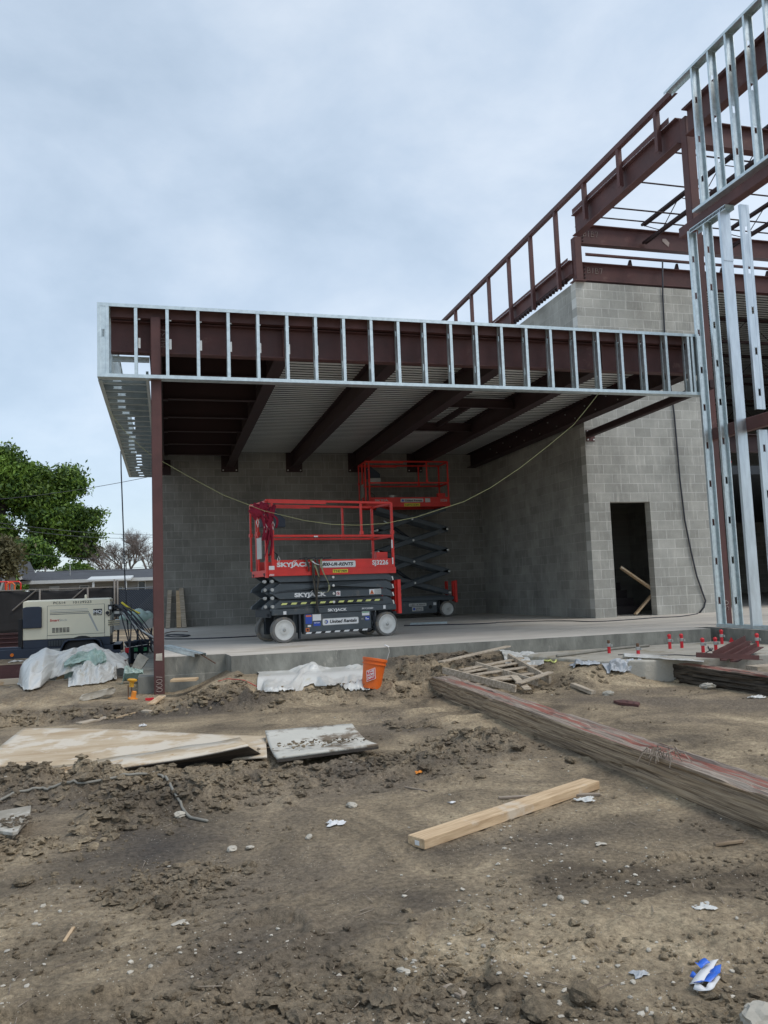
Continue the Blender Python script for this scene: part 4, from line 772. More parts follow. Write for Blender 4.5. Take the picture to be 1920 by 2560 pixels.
def make_lift(loc, rz, Pz, label, front):
    t = thing('scissor_lift', label, 'scissor lift', loc, (0, 0, rz), group='red and grey scissor lifts', world=False)
    # wheels
    for x in (0.0, 1.82):
        for s_, y in ((-1, 0.0), (1, 0.81)):
            mb = MB(); w = 0.115; c = (x, y, 0.20); ax = (0, s_, 0)
            mb.lathe([(0.155, -w), (0.192, -w), (0.20, -w + 0.012), (0.20, -0.012), (0.192, 0), (0.158, 0.0), (0.155, -0.03)], c, ax, 40, 0, False); wh = mb.build('wheel', 'tyre', t, smooth=True)
            q = wh.modifiers.new('edges', 'EDGE_SPLIT'); q.split_angle = 0.6
            mb = MB(); mb.lathe([(0.158, -0.04), (0.159, 0.002), (0.150, 0.004), (0.140, -0.010), (0.075, -0.016), (0.068, -0.008), (0.046, -0.006)], c, ax, 40); mb.build('rim', 'wheel', wh, smooth=True)
            mb = MB(); mb.lathe([(0.026, -0.02), (0.026, 0.006), (0.012, 0.016)], c, ax, 8); mb.build('hub_nut', 'clamp', wh)
            mb = MB(); mb.box(x - 0.09, x + 0.09, y - s_ * 0.13 if s_ < 0 else y - 0.22, y + 0.22 if s_ < 0 else y - 0.13, 0.12, 0.44); mb.build('axle_fork', 'dkgrey', t)
    # chassis
    mb = MB(); mb.box(-0.18, 2.02, 0.03, 0.78, 0.43, 0.52).box(-0.12, 1.98, 0.05, 0.76, 0.52, 0.55).box(0.2, 1.62, 0.14, 0.67, 0.14, 0.43); ch = mb.build('chassis', 'grey', t, bevel=0.008)
    mb = MB(); mb.box(-0.21, -0.18, 0.08, 0.73, 0.40, 0.56).box(-0.25, -0.205, 0.12, 0.16, 0.42, 0.46); mb.build('bumper', 'dkgrey', t)
    mb = MB(); mb.box(0.345, 1.53, 0.02, 0.14, 0.115, 0.425); tray = mb.build('battery_tray', 'grey', t, bevel=0.006)
    mb = MB(); mb.box(0.345, 1.53, 0.67, 0.79, 0.115, 0.425); mb.build('battery_tray', 'grey', t, bevel=0.006)
    mb = MB(); mb.box(0.26, 0.29, 0.03, 0.10, 0.05, 0.44); mb.build('pothole_bar', 'dkgrey', t); mb = MB(); mb.box(1.60, 1.63, 0.04, 0.10, 0.1, 0.4).box(1.54, 1.59, 0.05, 0.12, 0.22, 0.26).tube([(1.56, 0.03, 0.4), (1.58, 0.02, 0.3), (1.55, 0.03, 0.2), (1.6, 0.03, 0.14)], 0.008, 5); mb.build('tray_latch', 'dkgrey', t)
    mb = MB(); mb.box(2.03, 2.055, 0.08, 0.22, 0.40, 0.92).box(2.055, 2.12, 0.02, 0.10, 0.36, 0.93).box(2.03, 2.055, 0.55, 0.75, 0.40, 0.92); mb.build('ladder_guard', 'red', t, bevel=0.006)
    # scissor pack
    if Pz < 1.5:
        for k, zc in enumerate((1.0, 0.865, 0.735, 0.60)):
            zb, zt = zc - 0.058, zc + 0.060
            for y0, sx, dz in ((0.05, 0, 0), (0.72, 0, 0), (0.13, -0.10, 0.03), (0.64, -0.10, 0.03)):
                if k % 2 == 0: L_ = [(-0.04, zb), (-0.15, zb + 0.07), (-0.17, zt), (-0.04, zt)]
                else: L_ = [(-0.04, zt), (-0.19, zb + 0.01), (-0.21, zb - 0.04), (-0.16, zb - 0.05), (-0.04, zb)][::-1]
                P_ = [(1.84, zt), (1.99, zb + 0.035), (2.0, zb - 0.015), (1.95, zb - 0.03), (1.84, zb)]
                pts = (L_ if k % 2 else L_) ; pts = pts[::-1] if k % 2 == 0 else pts[::-1]
                poly = [(x + sx, y0, z + dz) for x, z in ([q for q in pts] + (P_))] if k % 2 else [(x + sx, y0, z + dz) for x, z in ([(-0.04, zb), (-0.15, zb + 0.07), (-0.17, zt)] + P_)]
                mb = MB(); mb.slab(poly, (0, 0.045, 0)); arm = mb.build('scissor_arm', 'grey', t, bevel=0.004)
                if y0 == 0.05:
                    mb = MB(); mb.box(-0.02, 1.84, 0.047, 0.05, zt - 0.012, zt - 0.002); mb.build('arm_edge', 'dkgrey', arm)
                    mb = MB(); mb.lathe([(0.021, 0), (0.021, 0.012), (0.012, 0.016)], (0.88, 0.05, zc), (0, -1, 0), 18); mb.build('pin_cap', 'bolt', arm)
                    mb = MB(); mb.slab([(1.955, 0.049, zb + 0.04), (1.975, 0.049, zb - 0.02), (1.992, 0.049, zb - 0.012), (1.975, 0.049, zb + 0.05)], (0, -0.012, 0)); mb.build('pin_cap', 'bolt', arm)
        for z in (0.96, 0.83, 0.70, 0.57):
            for y in (0.02, 0.10):
                mb = MB(); mb.lathe([(0.026, 0), (0.026, 0.05)], (-0.17 - (0.09 if y > .05 else 0), y + 0.06, z), (0, -1, 0), 12); mb.build('pivot_pin', 'clamp', t)
    else:
        dz = (Pz - 0.66) / 4; xa, xb = 0.03, 1.93
        for k in range(4):
            z0 = 0.62 + dz * k; z1 = z0 + dz
            for y, fl in ((0.06, 1), (0.13, -1), (0.70, 1), (0.63, -1)):
                f_ = fl * (1 if k % 2 == 0 else -1)
                a, b = ((xa, z0), (xb, z1)) if f_ > 0 else ((xb, z0), (xa, z1))
                mb = MB(); mb.bar((a[0], y + 0.02, a[1]), (b[0], y + 0.02, b[1]), RB_(0.045, 0.125, 0.01), (0, 0, 1)); mb.build('scissor_arm', 'grey', t)
            for x, z in ((0.98, (z0 + z1) / 2), (xa, z0), (xb, z0)):
                mb = MB(); mb.lathe([(0.028, -0.70), (0.028, 0.012), (0.014, 0.02)], (x, 0.055, z), (0, -1, 0), 14); mb.build('pivot_pin', 'bolt', t)
        for k in (0, 2):
            z0 = 0.62 + dz * k
            mb = MB(); mb.tube([(1.02, 0.4, z0 + dz * 0.55), (0.45, 0.4, z0 + dz * 1.3)], 0.045, 12); cy = mb.build('hydraulic_cylinder', 'dkgrey', t, smooth=True)
            mb = MB(); mb.tube([(0.45, 0.4, z0 + dz * 1.3), (0.30, 0.4, z0 + dz * 1.5)], 0.022, 10); mb.build('piston_rod', 'galv', cy, smooth=True)
    # platform
    B = Pz
    mb = MB(); mb.box(-0.20, 2.00, 0.05, 0.75, B + 0.07, B + 0.10); mb.build('platform_deck', 'dkgrey', t)
    mb = MB()
    for y0, y1 in ((0.03, 0.045), (0.755, 0.77)): mb.box(-0.13, 2.01, y0, y1, B + 0.095, B + 0.25)
    mb.box(-0.23, 2.03, 0.01, 0.05, B, B + 0.10).box(-0.23, 2.03, 0.75, 0.79, B, B + 0.10).box(2.01, 2.03, 0.05, 0.75, B, B + 0.25).box(-0.25, -0.23, 0.02, 0.14, B - 0.02, B + 0.25).box(-0.25, -0.23, 0.14, 0.75, B, B + 0.10)
    mb.box(-0.13, -0.10, 0.03, 0.045, B + 0.25, B + 0.26); toe = mb.build('toe_board', 'red', t, bevel=0.003)
    mb = MB()
    for y in (0.04, 0.76): tubing(mb, (-0.15, y, B + 0.63), (2.0, y, B + 0.63)); 
    tubing(mb, (2.0, 0.04, B + 0.62), (2.0, 0.76, B + 0.62)); mb.build('middle_rail', 'red', t)
    mb = MB()
    for y in (0.04, 0.76): tubing(mb, (-0.25, y, B + 1.19), (2.0, y, B + 1.19))
    tubing(mb, (2.0, 0.04, B + 1.18), (2.0, 0.76, B + 1.18)); tubing(mb, (-0.25, 0.04, B + 1.17), (-0.25, 0.76, B + 1.17)); tr = mb.build('top_rail', 'red', t)
    mb = MB()
    for y, x1 in ((0.017, 0.78), (0.735, 0.80)): mb.box(-0.22, x1, y - 0.004, y + 0.004, B + 1.145, B + 1.205)
    mb.build('rail_sleeve', 'red', tr)
    for x, y, z0, z1, w in ((-0.15, 0.04, 0.1, 1.19, .042), (2.0, 0.04, 0.1, 1.19, .04), (2.0, 0.76, 0.1, 1.19, .04), (-0.15, 0.76, 0.1, 1.19, .04), (-0.25, 0.04, 0.0, 1.17, .04), (-0.25, 0.40, 0.1, 1.17, .03), (1.42, 0.04, 0.65, 1.17, .036), (1.42, 0.76, 0.65, 1.17, .036), (-0.25, 0.76, 0.1, 1.17, .03)):
        mb = MB(); tubing(mb, (x, y, B + z0), (x, y, B + z1), w); mb.box(x - 0.026, x + 0.026, y - 0.026, y + 0.026, B + (0.66 if z1 > 1 and z0 < .6 else z0), B + (0.72 if z1 > 1 and z0 < .6 else z0 + 0.06)); mb.build('post', 'red', t)
    mb = MB(); mb.box(1.72, 1.93, 0.10, 0.20, B + 0.10, B + 0.36); mb.build('tool_box', 'red', t, bevel=0.004)
    mb = MB(); mb.slab([(-0.10, 0.60, B + 0.82), (0.30, 0.60, B + 0.82), (0.30, 0.60, B + 0.95), (0.05, 0.60, B + 1.15), (-0.10, 0.60, B + 1.12)], (0, 0.15, 0)); cb = mb.build('control_box', 'navy', t, bevel=0.008)
    mb = MB(); mb.tube([(-0.04, 0.595, B + 1.05), (-0.03, 0.58, B + 1.10), (0.0, 0.58, B + 1.09), (0.0, 0.595, B + 1.04)], 0.006, 6); mb.build('handle', 'bolt', cb)
    mb = MB(); mb.box(-0.275, -0.262, 0.20, 0.42, B + 0.28, B + 0.62); mb.build('manual_case', 'clamp', t, bevel=0.005)
    mb = MB(); mb.tube([(-0.05, 0.5, B + 0.35), (0.0, 0.45, B + 0.42), (0.06, 0.4, B + 0.36), (0.07, 0.4, B + 0.2), (0.02, 0.42, B + 0.11)], 0.010, 6); mb.build('control_cable', 'black', t)
    if front:
        T = lambda s_, x, z, h, w, m, y=0.027, b=0.003, sh=0.0, xs=None: text(s_, h, fp(x, z, y), m, toe, bold=b, shear=sh, width=w)
        T('SKYJACK', -0.09, B + 0.145, 0.092, 0.58, 'white', b=0.004)
        mb = MB(); mb.slab([(0.19, 0.027, B + 0.20), (0.205, 0.027, B + 0.20), (0.25, 0.027, B + 0.245), (0.235, 0.027, B + 0.245)], (0, -0.002, 0)); mb.slab([(0.155, 0.027, B + 0.20), (0.17, 0.027, B + 0.20), (0.215, 0.027, B + 0.24), (0.20, 0.027, B + 0.24)], (0, -0.002, 0)); mb.build('emblem', 'white', toe)
        plate(toe, 0.645, 1.285, B + 0.115, B + 0.225, 0.029, 'clamp', 'nameplate', 0.02); plate(toe, 0.652, 1.278, B + 0.122, B + 0.218, 0.0265, 'white', 'nameplate', 0.018)
        T('800-UR-RENTS', 0.685, B + 0.145, 0.072, 0.555, 'ink', 0.0235, 0.0025, 0.3)
        T('SJ3226', 1.595, B + 0.148, 0.105, 0.30, 'white', b=0.003)
        plate(toe, 0.86, 1.13, B + 0.03, B + 0.085, 0.009, 'yellow'); T('TT471909', 0.87, B + 0.037, 0.052, 0.24, 'ink', 0.0065, 0.001)
        plate(toe, -0.225, -0.135, B + 0.10, B + 0.16, 0.011, 'white'); stripes(toe, -0.23, -0.14, B + 0.005, 0.03, 0.0075, 'white', 4, 'red')
        plate(t, 1.965, 1.99, B + 0.42, B + 0.56, 0.018, 'white'); plate(t, 1.965, 1.99, B + 0.15, B + 0.26, 0.018, 'white'); plate(t, 0.55, 0.62, B + 0.61, B + 0.63, 0.017, 'white')
        A = lambda s_, x, z, h, w, m, y=0.045, b=0.003, sh=0.0: text(s_, h, fp(x, z, y), m, t, bold=b, shear=sh, width=w)
        A('SKYJACK', 0.20, 0.705, 0.085, 0.55, 'white', 0.0465, 0.004)
        mb = MB(); mb.slab([(0.46, 0.0465, 0.755), (0.475, 0.0465, 0.755), (0.52, 0.0465, 0.80), (0.505, 0.0465, 0.80)], (0, -0.002, 0)); mb.build('emblem', 'white', t)
        plate(t, 0.925, 1.00, 0.695, 0.775, 0.049, 'white')
        mb = MB(); mb.lathe([(0.030, 0), (0.030, 0.001)], (0.962, 0.0468, 0.735), (0, -1, 0), 20); mb.lathe([(0.023, 0.001), (0.023, 0.002)], (0.962, 0.0468, 0.735), (0, -1, 0), 20, 1); mb.box(0.952, 0.972, 0.0435, 0.0445, 0.72, 0.75, 2); mb.slab([(0.943, 0.044, 0.752), (0.948, 0.044, 0.757), (0.982, 0.044, 0.72), (0.977, 0.044, 0.715)], (0, -0.002, 0), 0); mb.build('decal', ['red_mark', 'white', 'ink'], t)
        plate(t, 1.53, 1.75, 0.70, 0.785, 0.049, 'white'); mb = MB(); mb.slab([(1.54, 0.0465, 0.705), (1.615, 0.0465, 0.705), (1.578, 0.0465, 0.778)], (0, -0.001, 0), 0); mb.slab([(1.565, 0.045, 0.718), (1.59, 0.045, 0.718), (1.578, 0.045, 0.748)], (0, -0.001, 0), 1); mb.build('decal', ['orange_mark', 'ink'], t)
        plate(t, 1.625, 1.745, 0.705, 0.78, 0.0465, 'clamp')
        stripes(t, -0.03, 1.78, 0.588, 0.030, 0.049, 'hazy', 11)
        C = lambda s_, x, z, h, w, m, b=0.002, sh=0: text(s_, h, fp(x, z, 0.0285), m, ch, bold=b, shear=sh, width=w)
        C('SKYJACK', 0.76, 0.455, 0.058, 0.34, 'white', 0.002); C('SKYCODED', 1.37, 0.462, 0.034, 0.21, 'white', 0.001, 0.2)
        plate(ch, 0.0, 0.05, 0.44, 0.49, 0.0295, 'white'); plate(ch, 1.77, 1.815, 0.45, 0.51, 0.0295, 'white')
        Bx = 0.0185
        plate(tray, 0.365, 0.475, 0.275, 0.42, Bx, 'blue_mark'); plate(tray, 0.375, 0.465, 0.385, 0.41, Bx - 0.002, 'orange_mark'); plate(tray, 0.483, 0.635, 0.315, 0.422, Bx, 'clamp'); plate(tray, 0.49, 0.628, 0.322, 0.415, Bx - 0.002, 'white')
        plate(tray, 0.50, 0.62, 0.235, 0.30, Bx, 'blue_mark'); text('Tank Control', 0.022, fp(0.508, 0.278, Bx - 0.004), 'white', tray, bold=0.0006, width=0.10); plate(tray, 0.40, 0.455, 0.225, 0.255, Bx, 'white'); plate(tray, 0.365, 0.425, 0.155, 0.21, Bx, 'orange_mark'); plate(tray, 0.378, 0.412, 0.167, 0.198, Bx - 0.002, 'ink')
        plate(tray, 0.655, 1.30, 0.235, 0.345, Bx, 'clamp', 'nameplate', 0.02); plate(tray, 0.662, 1.293, 0.242, 0.338, Bx - 0.002, 'white', 'nameplate', 0.018)
        text('United Rentals', 0.072, fp(0.785, 0.268, Bx - 0.005), 'ink', tray, bold=0.0022, shear=0.18, width=0.48)
        mb = MB(); mb.lathe([(0.032, 0), (0.032, 0.001)], (0.718, Bx - 0.004, 0.29), (0, -1, 0), 20, 0); mb.lathe([(0.024, 0.001), (0.024, 0.002)], (0.708, Bx - 0.004, 0.29), (0, -1, 0), 20, 1); mb.build('emblem', ['blue_mark', 'clamp'], tray)
        plate(tray, 1.365, 1.50, 0.36, 0.425, Bx, 'white'); plate(tray, 1.37, 1.495, 0.405, 0.42, Bx - 0.002, 'green_mark'); plate(tray, 1.42, 1.50, 0.28, 0.345, Bx, 'blue_mark'); plate(tray, 1.43, 1.445, 0.295, 0.33, Bx - .002, 'white'); plate(tray, 1.455, 1.485, 0.295, 0.31, Bx - .002, 'white')
        text('MC', 0.03, fp(1.35, 0.295, Bx - 0.001), 'clamp', tray, bold=0.0006)
        stripes(tray, 0.36, 1.52, 0.118, 0.026, Bx, 'white', 7)
    else:
        T = lambda s_, x, z, h, w, m, y=0.027, b=0.003, sh=0.0: text(s_, h, fp(x, z, y), m, toe, bold=b, shear=sh, width=w)
        T('SKYJA', -0.02, B + 0.145, 0.08, 0.36, 'clamp', b=0.001)
        plate(toe, 0.67, 1.29, B + 0.12, B + 0.215, 0.0295, 'clamp', 'nameplate', 0.02); T('United Rentals', 0.79, B + 0.14, 0.068, 0.47, 'ink', 0.0265, 0.002, 0.2)
        mb = MB(); mb.lathe([(0.03, 0), (0.03, 0.001)], (0.73, 0.027, B + 0.167), (0, -1, 0), 18, 0); mb.build('emblem', 'blue_mark', toe)
        plate(toe, 1.34, 1.48, B + 0.115, B + 0.22, 0.0295, 'clamp'); T('3226', 1.76, B + 0.135, 0.085, 0.19, 'clamp', b=0.002)
        plate(toe, 0.76, 1.19, B + 0.01, B + 0.09, 0.009, 'yellow'); T('N9731699', 0.79, B + 0.022, 0.062, 0.36, 'ink', 0.0065, 0.001)
        plate(t, 0.0, 0.28, B + 0.66, B + 0.82, 0.50, 'clamp')
        mb = MB(); mb.box(0.45, 0.68, 0.3, 0.5, B + 0.101, B + 0.22); mb.lathe([(0.11, 0.12), (0.12, 0.24)], (0.57, 0.4, B + 0.1), (0, 0, 1), 16); mb.build('tool_case', 'clamp', t)
        plate(tray, 0.78, 1.25, 0.30, 0.375, 0.0185, 'clamp', 'nameplate', 0.015); text('1-800-UR-RENTS', 0.05, fp(0.805, 0.318, 0.0155), 'ink', tray, bold=0.001, shear=0.2, width=0.42)
        plate(tray, 0.86, 1.16, 0.175, 0.285, 0.0185, 'clamp', 'nameplate', 0.015); text('United', 0.045, fp(0.97, 0.235, 0.0155), 'ink', tray, bold=0.001, width=0.16); text('Rentals', 0.045, fp(0.97, 0.19, 0.0155), 'ink', tray, bold=0.001, width=0.17)
        mb = MB(); mb.lathe([(0.035, 0), (0.035, 0.001)], (0.915, 0.016, 0.23), (0, -1, 0), 18, 0); mb.build('emblem', 'blue_mark', tray)
        plate(tray, 1.44, 1.52, 0.31, 0.38, 0.0185, 'white')
        mb = MB(); mb.lathe([(0.05, 0), (0.04, 0.004)], (1.36, 0.02, 0.27), (0, -1, 0), 16); mb.build('cable_port', 'black', tray)
    return t
L1 = Vector((1.75, 12.58, SL)); A1 = math.radians(13.3)
make_lift(L1, A1, 1.04, 'red and grey scissor lift parked folded down at the front of the slab', True)
make_lift((5.21, 19.9, SL), 0.0, 2.88, 'red and grey scissor lift raised high in the dark corner behind', False)
def l1(x, y, z):
    c, s_ = math.cos(A1), math.sin(A1); return Vector((L1.x + x * c - y * s_, L1.y + x * s_ + y * c, L1.z + z))
# safety harness tied over the left end of the folded lift
t = thing('safety_harness', 'crimson safety harness slung over the left end rail of the folded lift', 'harness', l1(-0.3, 0.1, 2.2))
r_ = random.Random(9)
def ribbon(mb, pts, w, wd, m=0, tw=0.0):
    pts = [Vector(p) for p in pts]; wd = Vector(wd); row = []
    for i, p in enumerate(pts):
        a = tw * i; W = (wd * math.cos(a) + Vector((0, 0, 1)).cross(wd) * math.sin(a)) * w / 2; row.append([p - W, p + W])
    mb.grid(row, m)
def bez(a, b, c, d, n=10):
    a, b, c, d = map(Vector, (a, b, c, d)); return [a * (1 - t_) ** 3 + b * 3 * t_ * (1 - t_) ** 2 + c * 3 * t_ * t_ * (1 - t_) + d * t_ ** 3 for t_ in (k / n for k in range(n + 1))]
for k in range(9):
    mb = MB(); x0_ = -0.38 + 0.30 * r_.random(); x1_ = -0.33 + 0.25 * r_.random(); z0_ = 2.20 - 0.1 * r_.random(); z1_ = 1.25 + 0.7 * r_.random()
    P_ = bez(l1(x0_, 0.02 - 0.03 * r_.random(), z0_), l1(x0_ - 0.10, -0.04, z0_ - 0.25), l1(x1_ + 0.1, -0.05, z1_ + 0.3), l1(x1_, -0.01, z1_), 12); ribbon(mb, P_, 0.05, (1, 0.1, 0.15), 0, 0.25 * (r_.random() - .5)); mb.build('webbing', 'harness', t, smooth=True, thick=0.004)
mb = MB(); v0, f0 = ico(3)
for cx, cy, cz, sx, sy, sz in ((-0.42, 0.0, 2.05, 0.10, 0.07, 0.12), (-0.32, -0.01, 2.12, 0.10, 0.06, 0.07), (-0.25, 0.02, 1.78, 0.04, 0.04, 0.20)):
    mb.add([l1(cx + v[0] * sx * (1 + 0.25 * math.sin(9 * v[2] + 5 * v[0])), cy + v[1] * sy, cz + v[2] * sz * (1 + 0.2 * math.sin(8 * v[0] + 3))) for v in v0], [tuple(q) for q in f0])
mb.build('padding', 'harness', t, smooth=True)
for x, z in ((-0.43, 1.88), (-0.30, 1.80), (-0.18, 1.84), (-0.10, 1.30)):
    mb = MB(); mb.tube([l1(x, -0.03, z), l1(x + 0.02, -0.035, z + 0.05), l1(x + 0.045, -0.03, z), l1(x + 0.025, -0.03, z - 0.08), l1(x, -0.03, z)], 0.006, 5); mb.build('snap_hook', 'bolt', t)
# ratchet straps over the toe board
t = thing('ratchet_strap', 'bundle of dirty khaki ratchet straps hanging down the side of the folded lift', 'straps', l1(0.55, 0, 1.3))
for a, b, c, d, w, m_ in (((0.35, 0, 1.31), (0.5, -.03, 1.2), (0.40, -.03, 1.15), (0.43, -.01, 1.10), .03, 'dkstrap'), ((0.42, 0, 1.30), (0.36, -.03, 1.2), (0.47, -.03, 1.15), (0.44, -.01, 1.10), .03, 'dkstrap'),
        ((0.52, 0, 1.29), (0.46, -.04, 0.9), (0.60, -.03, 0.7), (0.52, 0, 0.44), .045, 'dkstrap'), ((0.58, 0, 1.29), (0.66, -.04, 0.95), (0.48, -.03, 0.8), (0.60, 0, 0.43), .045, 'dkstrap'), ((0.50, 0, 1.28), (0.53, -.05, 1.1), (0.49, -.04, 0.95), (0.56, -.02, 0.96), .035, 'dkstrap'),
        ((0.66, 0, 1.31), (0.60, -.05, 1.1), (0.76, -.05, 0.95), (0.77, -.02, 0.88), .032, 'khaki'), ((0.77, -.02, 0.88), (0.80, -.03, 0.74), (0.68, -.04, 0.73), (0.57, -.01, 0.80), .032, 'khaki'), ((0.50, 0, 1.27), (0.53, -.05, 1.2), (0.66, -.04, 1.18), (0.68, -.01, 1.22), .03, 'white'),
        ((0.47, 0, 1.30), (0.62, -.03, 1.1), (0.56, -.03, 1.05), (0.62, -.02, 1.0), .04, 'khaki')):
    mb = MB(); ribbon(mb, bez(l1(*a), l1(*b), l1(*c), l1(*d), 14), w, (1, 0.2, 0.1), 0, 0.08); mb.build('webbing', m_, t, smooth=True, thick=0.003)
mb = MB()
for x in (0.28, 0.42, 0.55, 0.70): mb.bar(l1(x, 0.0, 1.305), l1(x + 0.13, -0.01, 1.315 + 0.01 * r_.random()), B_(0.03, 0.022))
mb.build('ratchet', 'ink', t)
# ================================================================== LEFT BACKGROUND
def gx(x): return -2.39 + 0.00180 * (x - 240)          # generator drawing coordinates -> metres
GY = 15.0
t = thing('towed_generator', 'cream and black towed welding generator on its trailer by the black fence', 'generator', (-1.7, 15.4, 0))
mb = MB(); mb.box(-2.39, -0.975, GY, GY + 0.82, 0.60, 1.25); mb.add([(-2.39, GY, 1.25), (-0.975, GY, 1.25), (-0.975, GY + .82, 1.25), (-2.39, GY + .82, 1.25), (-2.33, GY + .1, 1.275), (-1.0, GY + .1, 1.275), (-1.0, GY + .7, 1.275), (-2.33, GY + .7, 1.275)], [(0, 1, 5, 4), (1, 2, 6, 5), (2, 3, 7, 6), (3, 0, 4, 7), (4, 5, 6, 7)]); body = mb.build('canopy', 'cream', t, bevel=0.006)
mb = MB(); mb.box(gx(458), gx(973), GY - 0.008, GY - 0.002, 0.665, 1.165); dr = mb.build('side_door', 'cream', t, bevel=0.004)
mb = MB(); mb.box(gx(455), gx(976), GY - 0.0025, GY - 0.001, 0.66, 1.17).box(gx(975), gx(977), GY - .003, GY - 0.001, 0.60, 1.16).box(gx(455), gx(457), GY - .003, GY - 0.001, 0.60, 1.16); mb.build('door_gap', 'dkgrey', t)
for k in range(4):
    mb = MB(); z = 1.09 - 0.025 * k; mb.slab([(gx(480), GY - 0.009, z), (gx(820 + 6 * k), GY - 0.009, z), (gx(822 + 6 * k), GY - 0.009, z + 0.010), (gx(480), GY - 0.009, z + 0.010)], (0, -0.001, 0)); mb.build('stripe', 'clamp' if k < 2 else 'grey', dr)
mb = MB(); mb.slab([(gx(826), GY - 0.009, 1.0), (gx(905), GY - 0.009, 0.70), (gx(920), GY - 0.009, 0.70), (gx(842), GY - 0.009, 1.02)], (0, -0.001, 0)); mb.build('stripe', 'clamp', dr)
plate(dr, gx(872), gx(953), 1.00, 1.085, GY - 0.009, 'ink'); 
text('MQ', 0.075, fp(gx(874), 1.012, GY - 0.0125), 'white', dr, bold=0.003, width=0.138); text('MULTIQUIP', 0.028, fp(gx(872), 0.975, GY - 0.0095), 'ink', dr, bold=0.001, width=0.145)
text('Smart', 0.055, fp(gx(480), 0.90, GY - 0.0095), 'red_mark', dr, bold=0.0015, width=0.15); text('Stick', 0.055, fp(gx(564), 0.90, GY - 0.0095), 'clamp', dr, width=0.13)
for x0_, x1_, z0_, z1_, nx, nz, m_ in ((498, 657, 0.705, 0.79, 5, 4, 'cream'), (465, 628, 0.48, 0.575, 7, 5, 'black')):
    mb = MB(); mb.box(gx(x0_), gx(x1_), GY - 0.0095, GY - 0.0085, z0_, z1_, 1)
    for i in range(nx + 1): x = gx(x0_) + (gx(x1_) - gx(x0_)) * i / nx; mb.box(x - .004, x + .004, GY - 0.013, GY - 0.0095, z0_, z1_, 0)
    for i in range(nz + 1): z = z0_ + (z1_ - z0_) * i / nz; mb.box(gx(x0_), gx(x1_), GY - 0.0125, GY - 0.0095, z - .003, z + .003, 0)
    mb.build('vent_grille', [m_, 'ink' if m_ == 'cream' else 'grey'], t)
text('PC514', 0.058, fp(gx(510), 1.195, GY - 0.002), 'ink', body, width=0.195); text('10129223', 0.058, fp(gx(688), 1.195, GY - 0.002), 'ink', body, width=0.30)
mb = MB(); mb.slab([(-2.385, GY - .06, .80), (-2.085, GY - .06, .80), (-2.085, GY - .06, 1.15), (-2.14, GY - .06, 1.165), (-2.33, GY - .06, 1.165), (-2.385, GY - .06, 1.15)], (0, .058, 0)); mb.build('manual_case', 'navy', t, bevel=0.012)
mb = MB(); mb.box(gx(1010), gx(1052), GY - 0.05, GY - 0.001, 1.06, 1.15).lathe([(0.03, 0), (0.03, 0.04)], (gx(1003), GY - 0.001, 1.01), (0, -1, 0), 12).tube([(gx(1030), GY - .03, 1.06), (gx(1035), GY - .04, 0.99), (gx(1015), GY - .04, 0.955), (gx(1003), GY - .04, 0.99)], 0.010, 6); mb.build('outlet_box', 'ink', t)
plate(t, gx(1018), gx(1040), 1.07, 1.12, GY - 0.051, 'white'); plate(t, gx(1060), gx(1120), 0.935, 1.05, GY - 0.002, 'ink', 'nameplate'); plate(t, gx(1066), gx(1114), 0.985, 1.03, GY - 0.0045, 'clamp', 'nameplate'); plate(t, gx(1062), gx(1097), 1.07, 1.10, GY - 0.002, 'ink', 'nameplate')
for k in range(3):
    mb = MB(); z = 0.865 - 0.035 * k; mb.add([(gx(1005), GY - .002, z - .012), (gx(1118), GY - .002, z - .012), (gx(1112), GY - .02, z + .008), (gx(1012), GY - .02, z + .008)], [(0, 1, 2, 3)]); mb.box(gx(1008), gx(1115), GY - .004, GY - .001, z + .006, z + .016, 1); mb.build('louvre', ['cream', 'ink'], t)
mb = MB(); mb.box(-2.385, -0.98, GY + 0.006, GY + 0.81, 0.46, 0.598); mb.build('base_cabinet', 'navy', t)
mb = MB(); mb.box(-0.974, -0.955, GY + .08, GY + .74, 0.65, 1.2); mb.build('end_panel', 'clamp', t)
mb = MB(); mb.lathe([(0.022, 0), (0.02, 0.06), (0.008, 0.075)], (gx(797), GY + .15, 1.27), (0, 0, 1), 10); mb.build('beacon', 'cream', t)
mb = MB(); mb.lathe([(0.05, 0), (0.045, 0.025)], (gx(890), GY + .2, 1.275), (0, 0, 1), 14); mb.build('filler_cap', 'ink', t)
mb = MB(); mb.box(-3.6, -0.80, GY - .05, GY + .02, 0.30, 0.455).box(-3.6, -0.80, GY + .80, GY + .87, 0.30, 0.455).box(-0.93, -0.80, GY - .05, GY + .87, 0.36, 0.46).bar((-2.4, GY + 0.0, .46), (-3.8, GY + .4, .46), B_(.08, .06)); mb.build('trailer_frame', 'navy', t, bevel=0.006)
mb = MB(); mb.box(-2.46, -2.395, GY - .02, GY + .05, 0.45, 0.96); mb.build('jack_post', 'black', t)
mb = MB(); cxx, czz = gx(772), 0.28
mb.lathe([(0.17, 0), (0.30, 0.0), (0.325, 0.03), (0.325, 0.15), (0.30, 0.18), (0.17, 0.18)], (cxx, GY - 0.02, czz + .03), (0, -1, 0), 32); wh = mb.build('wheel', 'black', t, smooth=True)
mb = MB(); mb.lathe([(0.17, 0), (0.17, 0.15), (0.05, 0.12)], (cxx, GY - 0.02, czz + .03), (0, -1, 0), 24); mb.build('rim', 'clamp', wh)
arc = [(gx(582), .33), (gx(600), .46), (gx(625), .545), (gx(660), .578), (gx(900), .578), (gx(935), .55), (gx(950), .50), (gx(962), .42)]
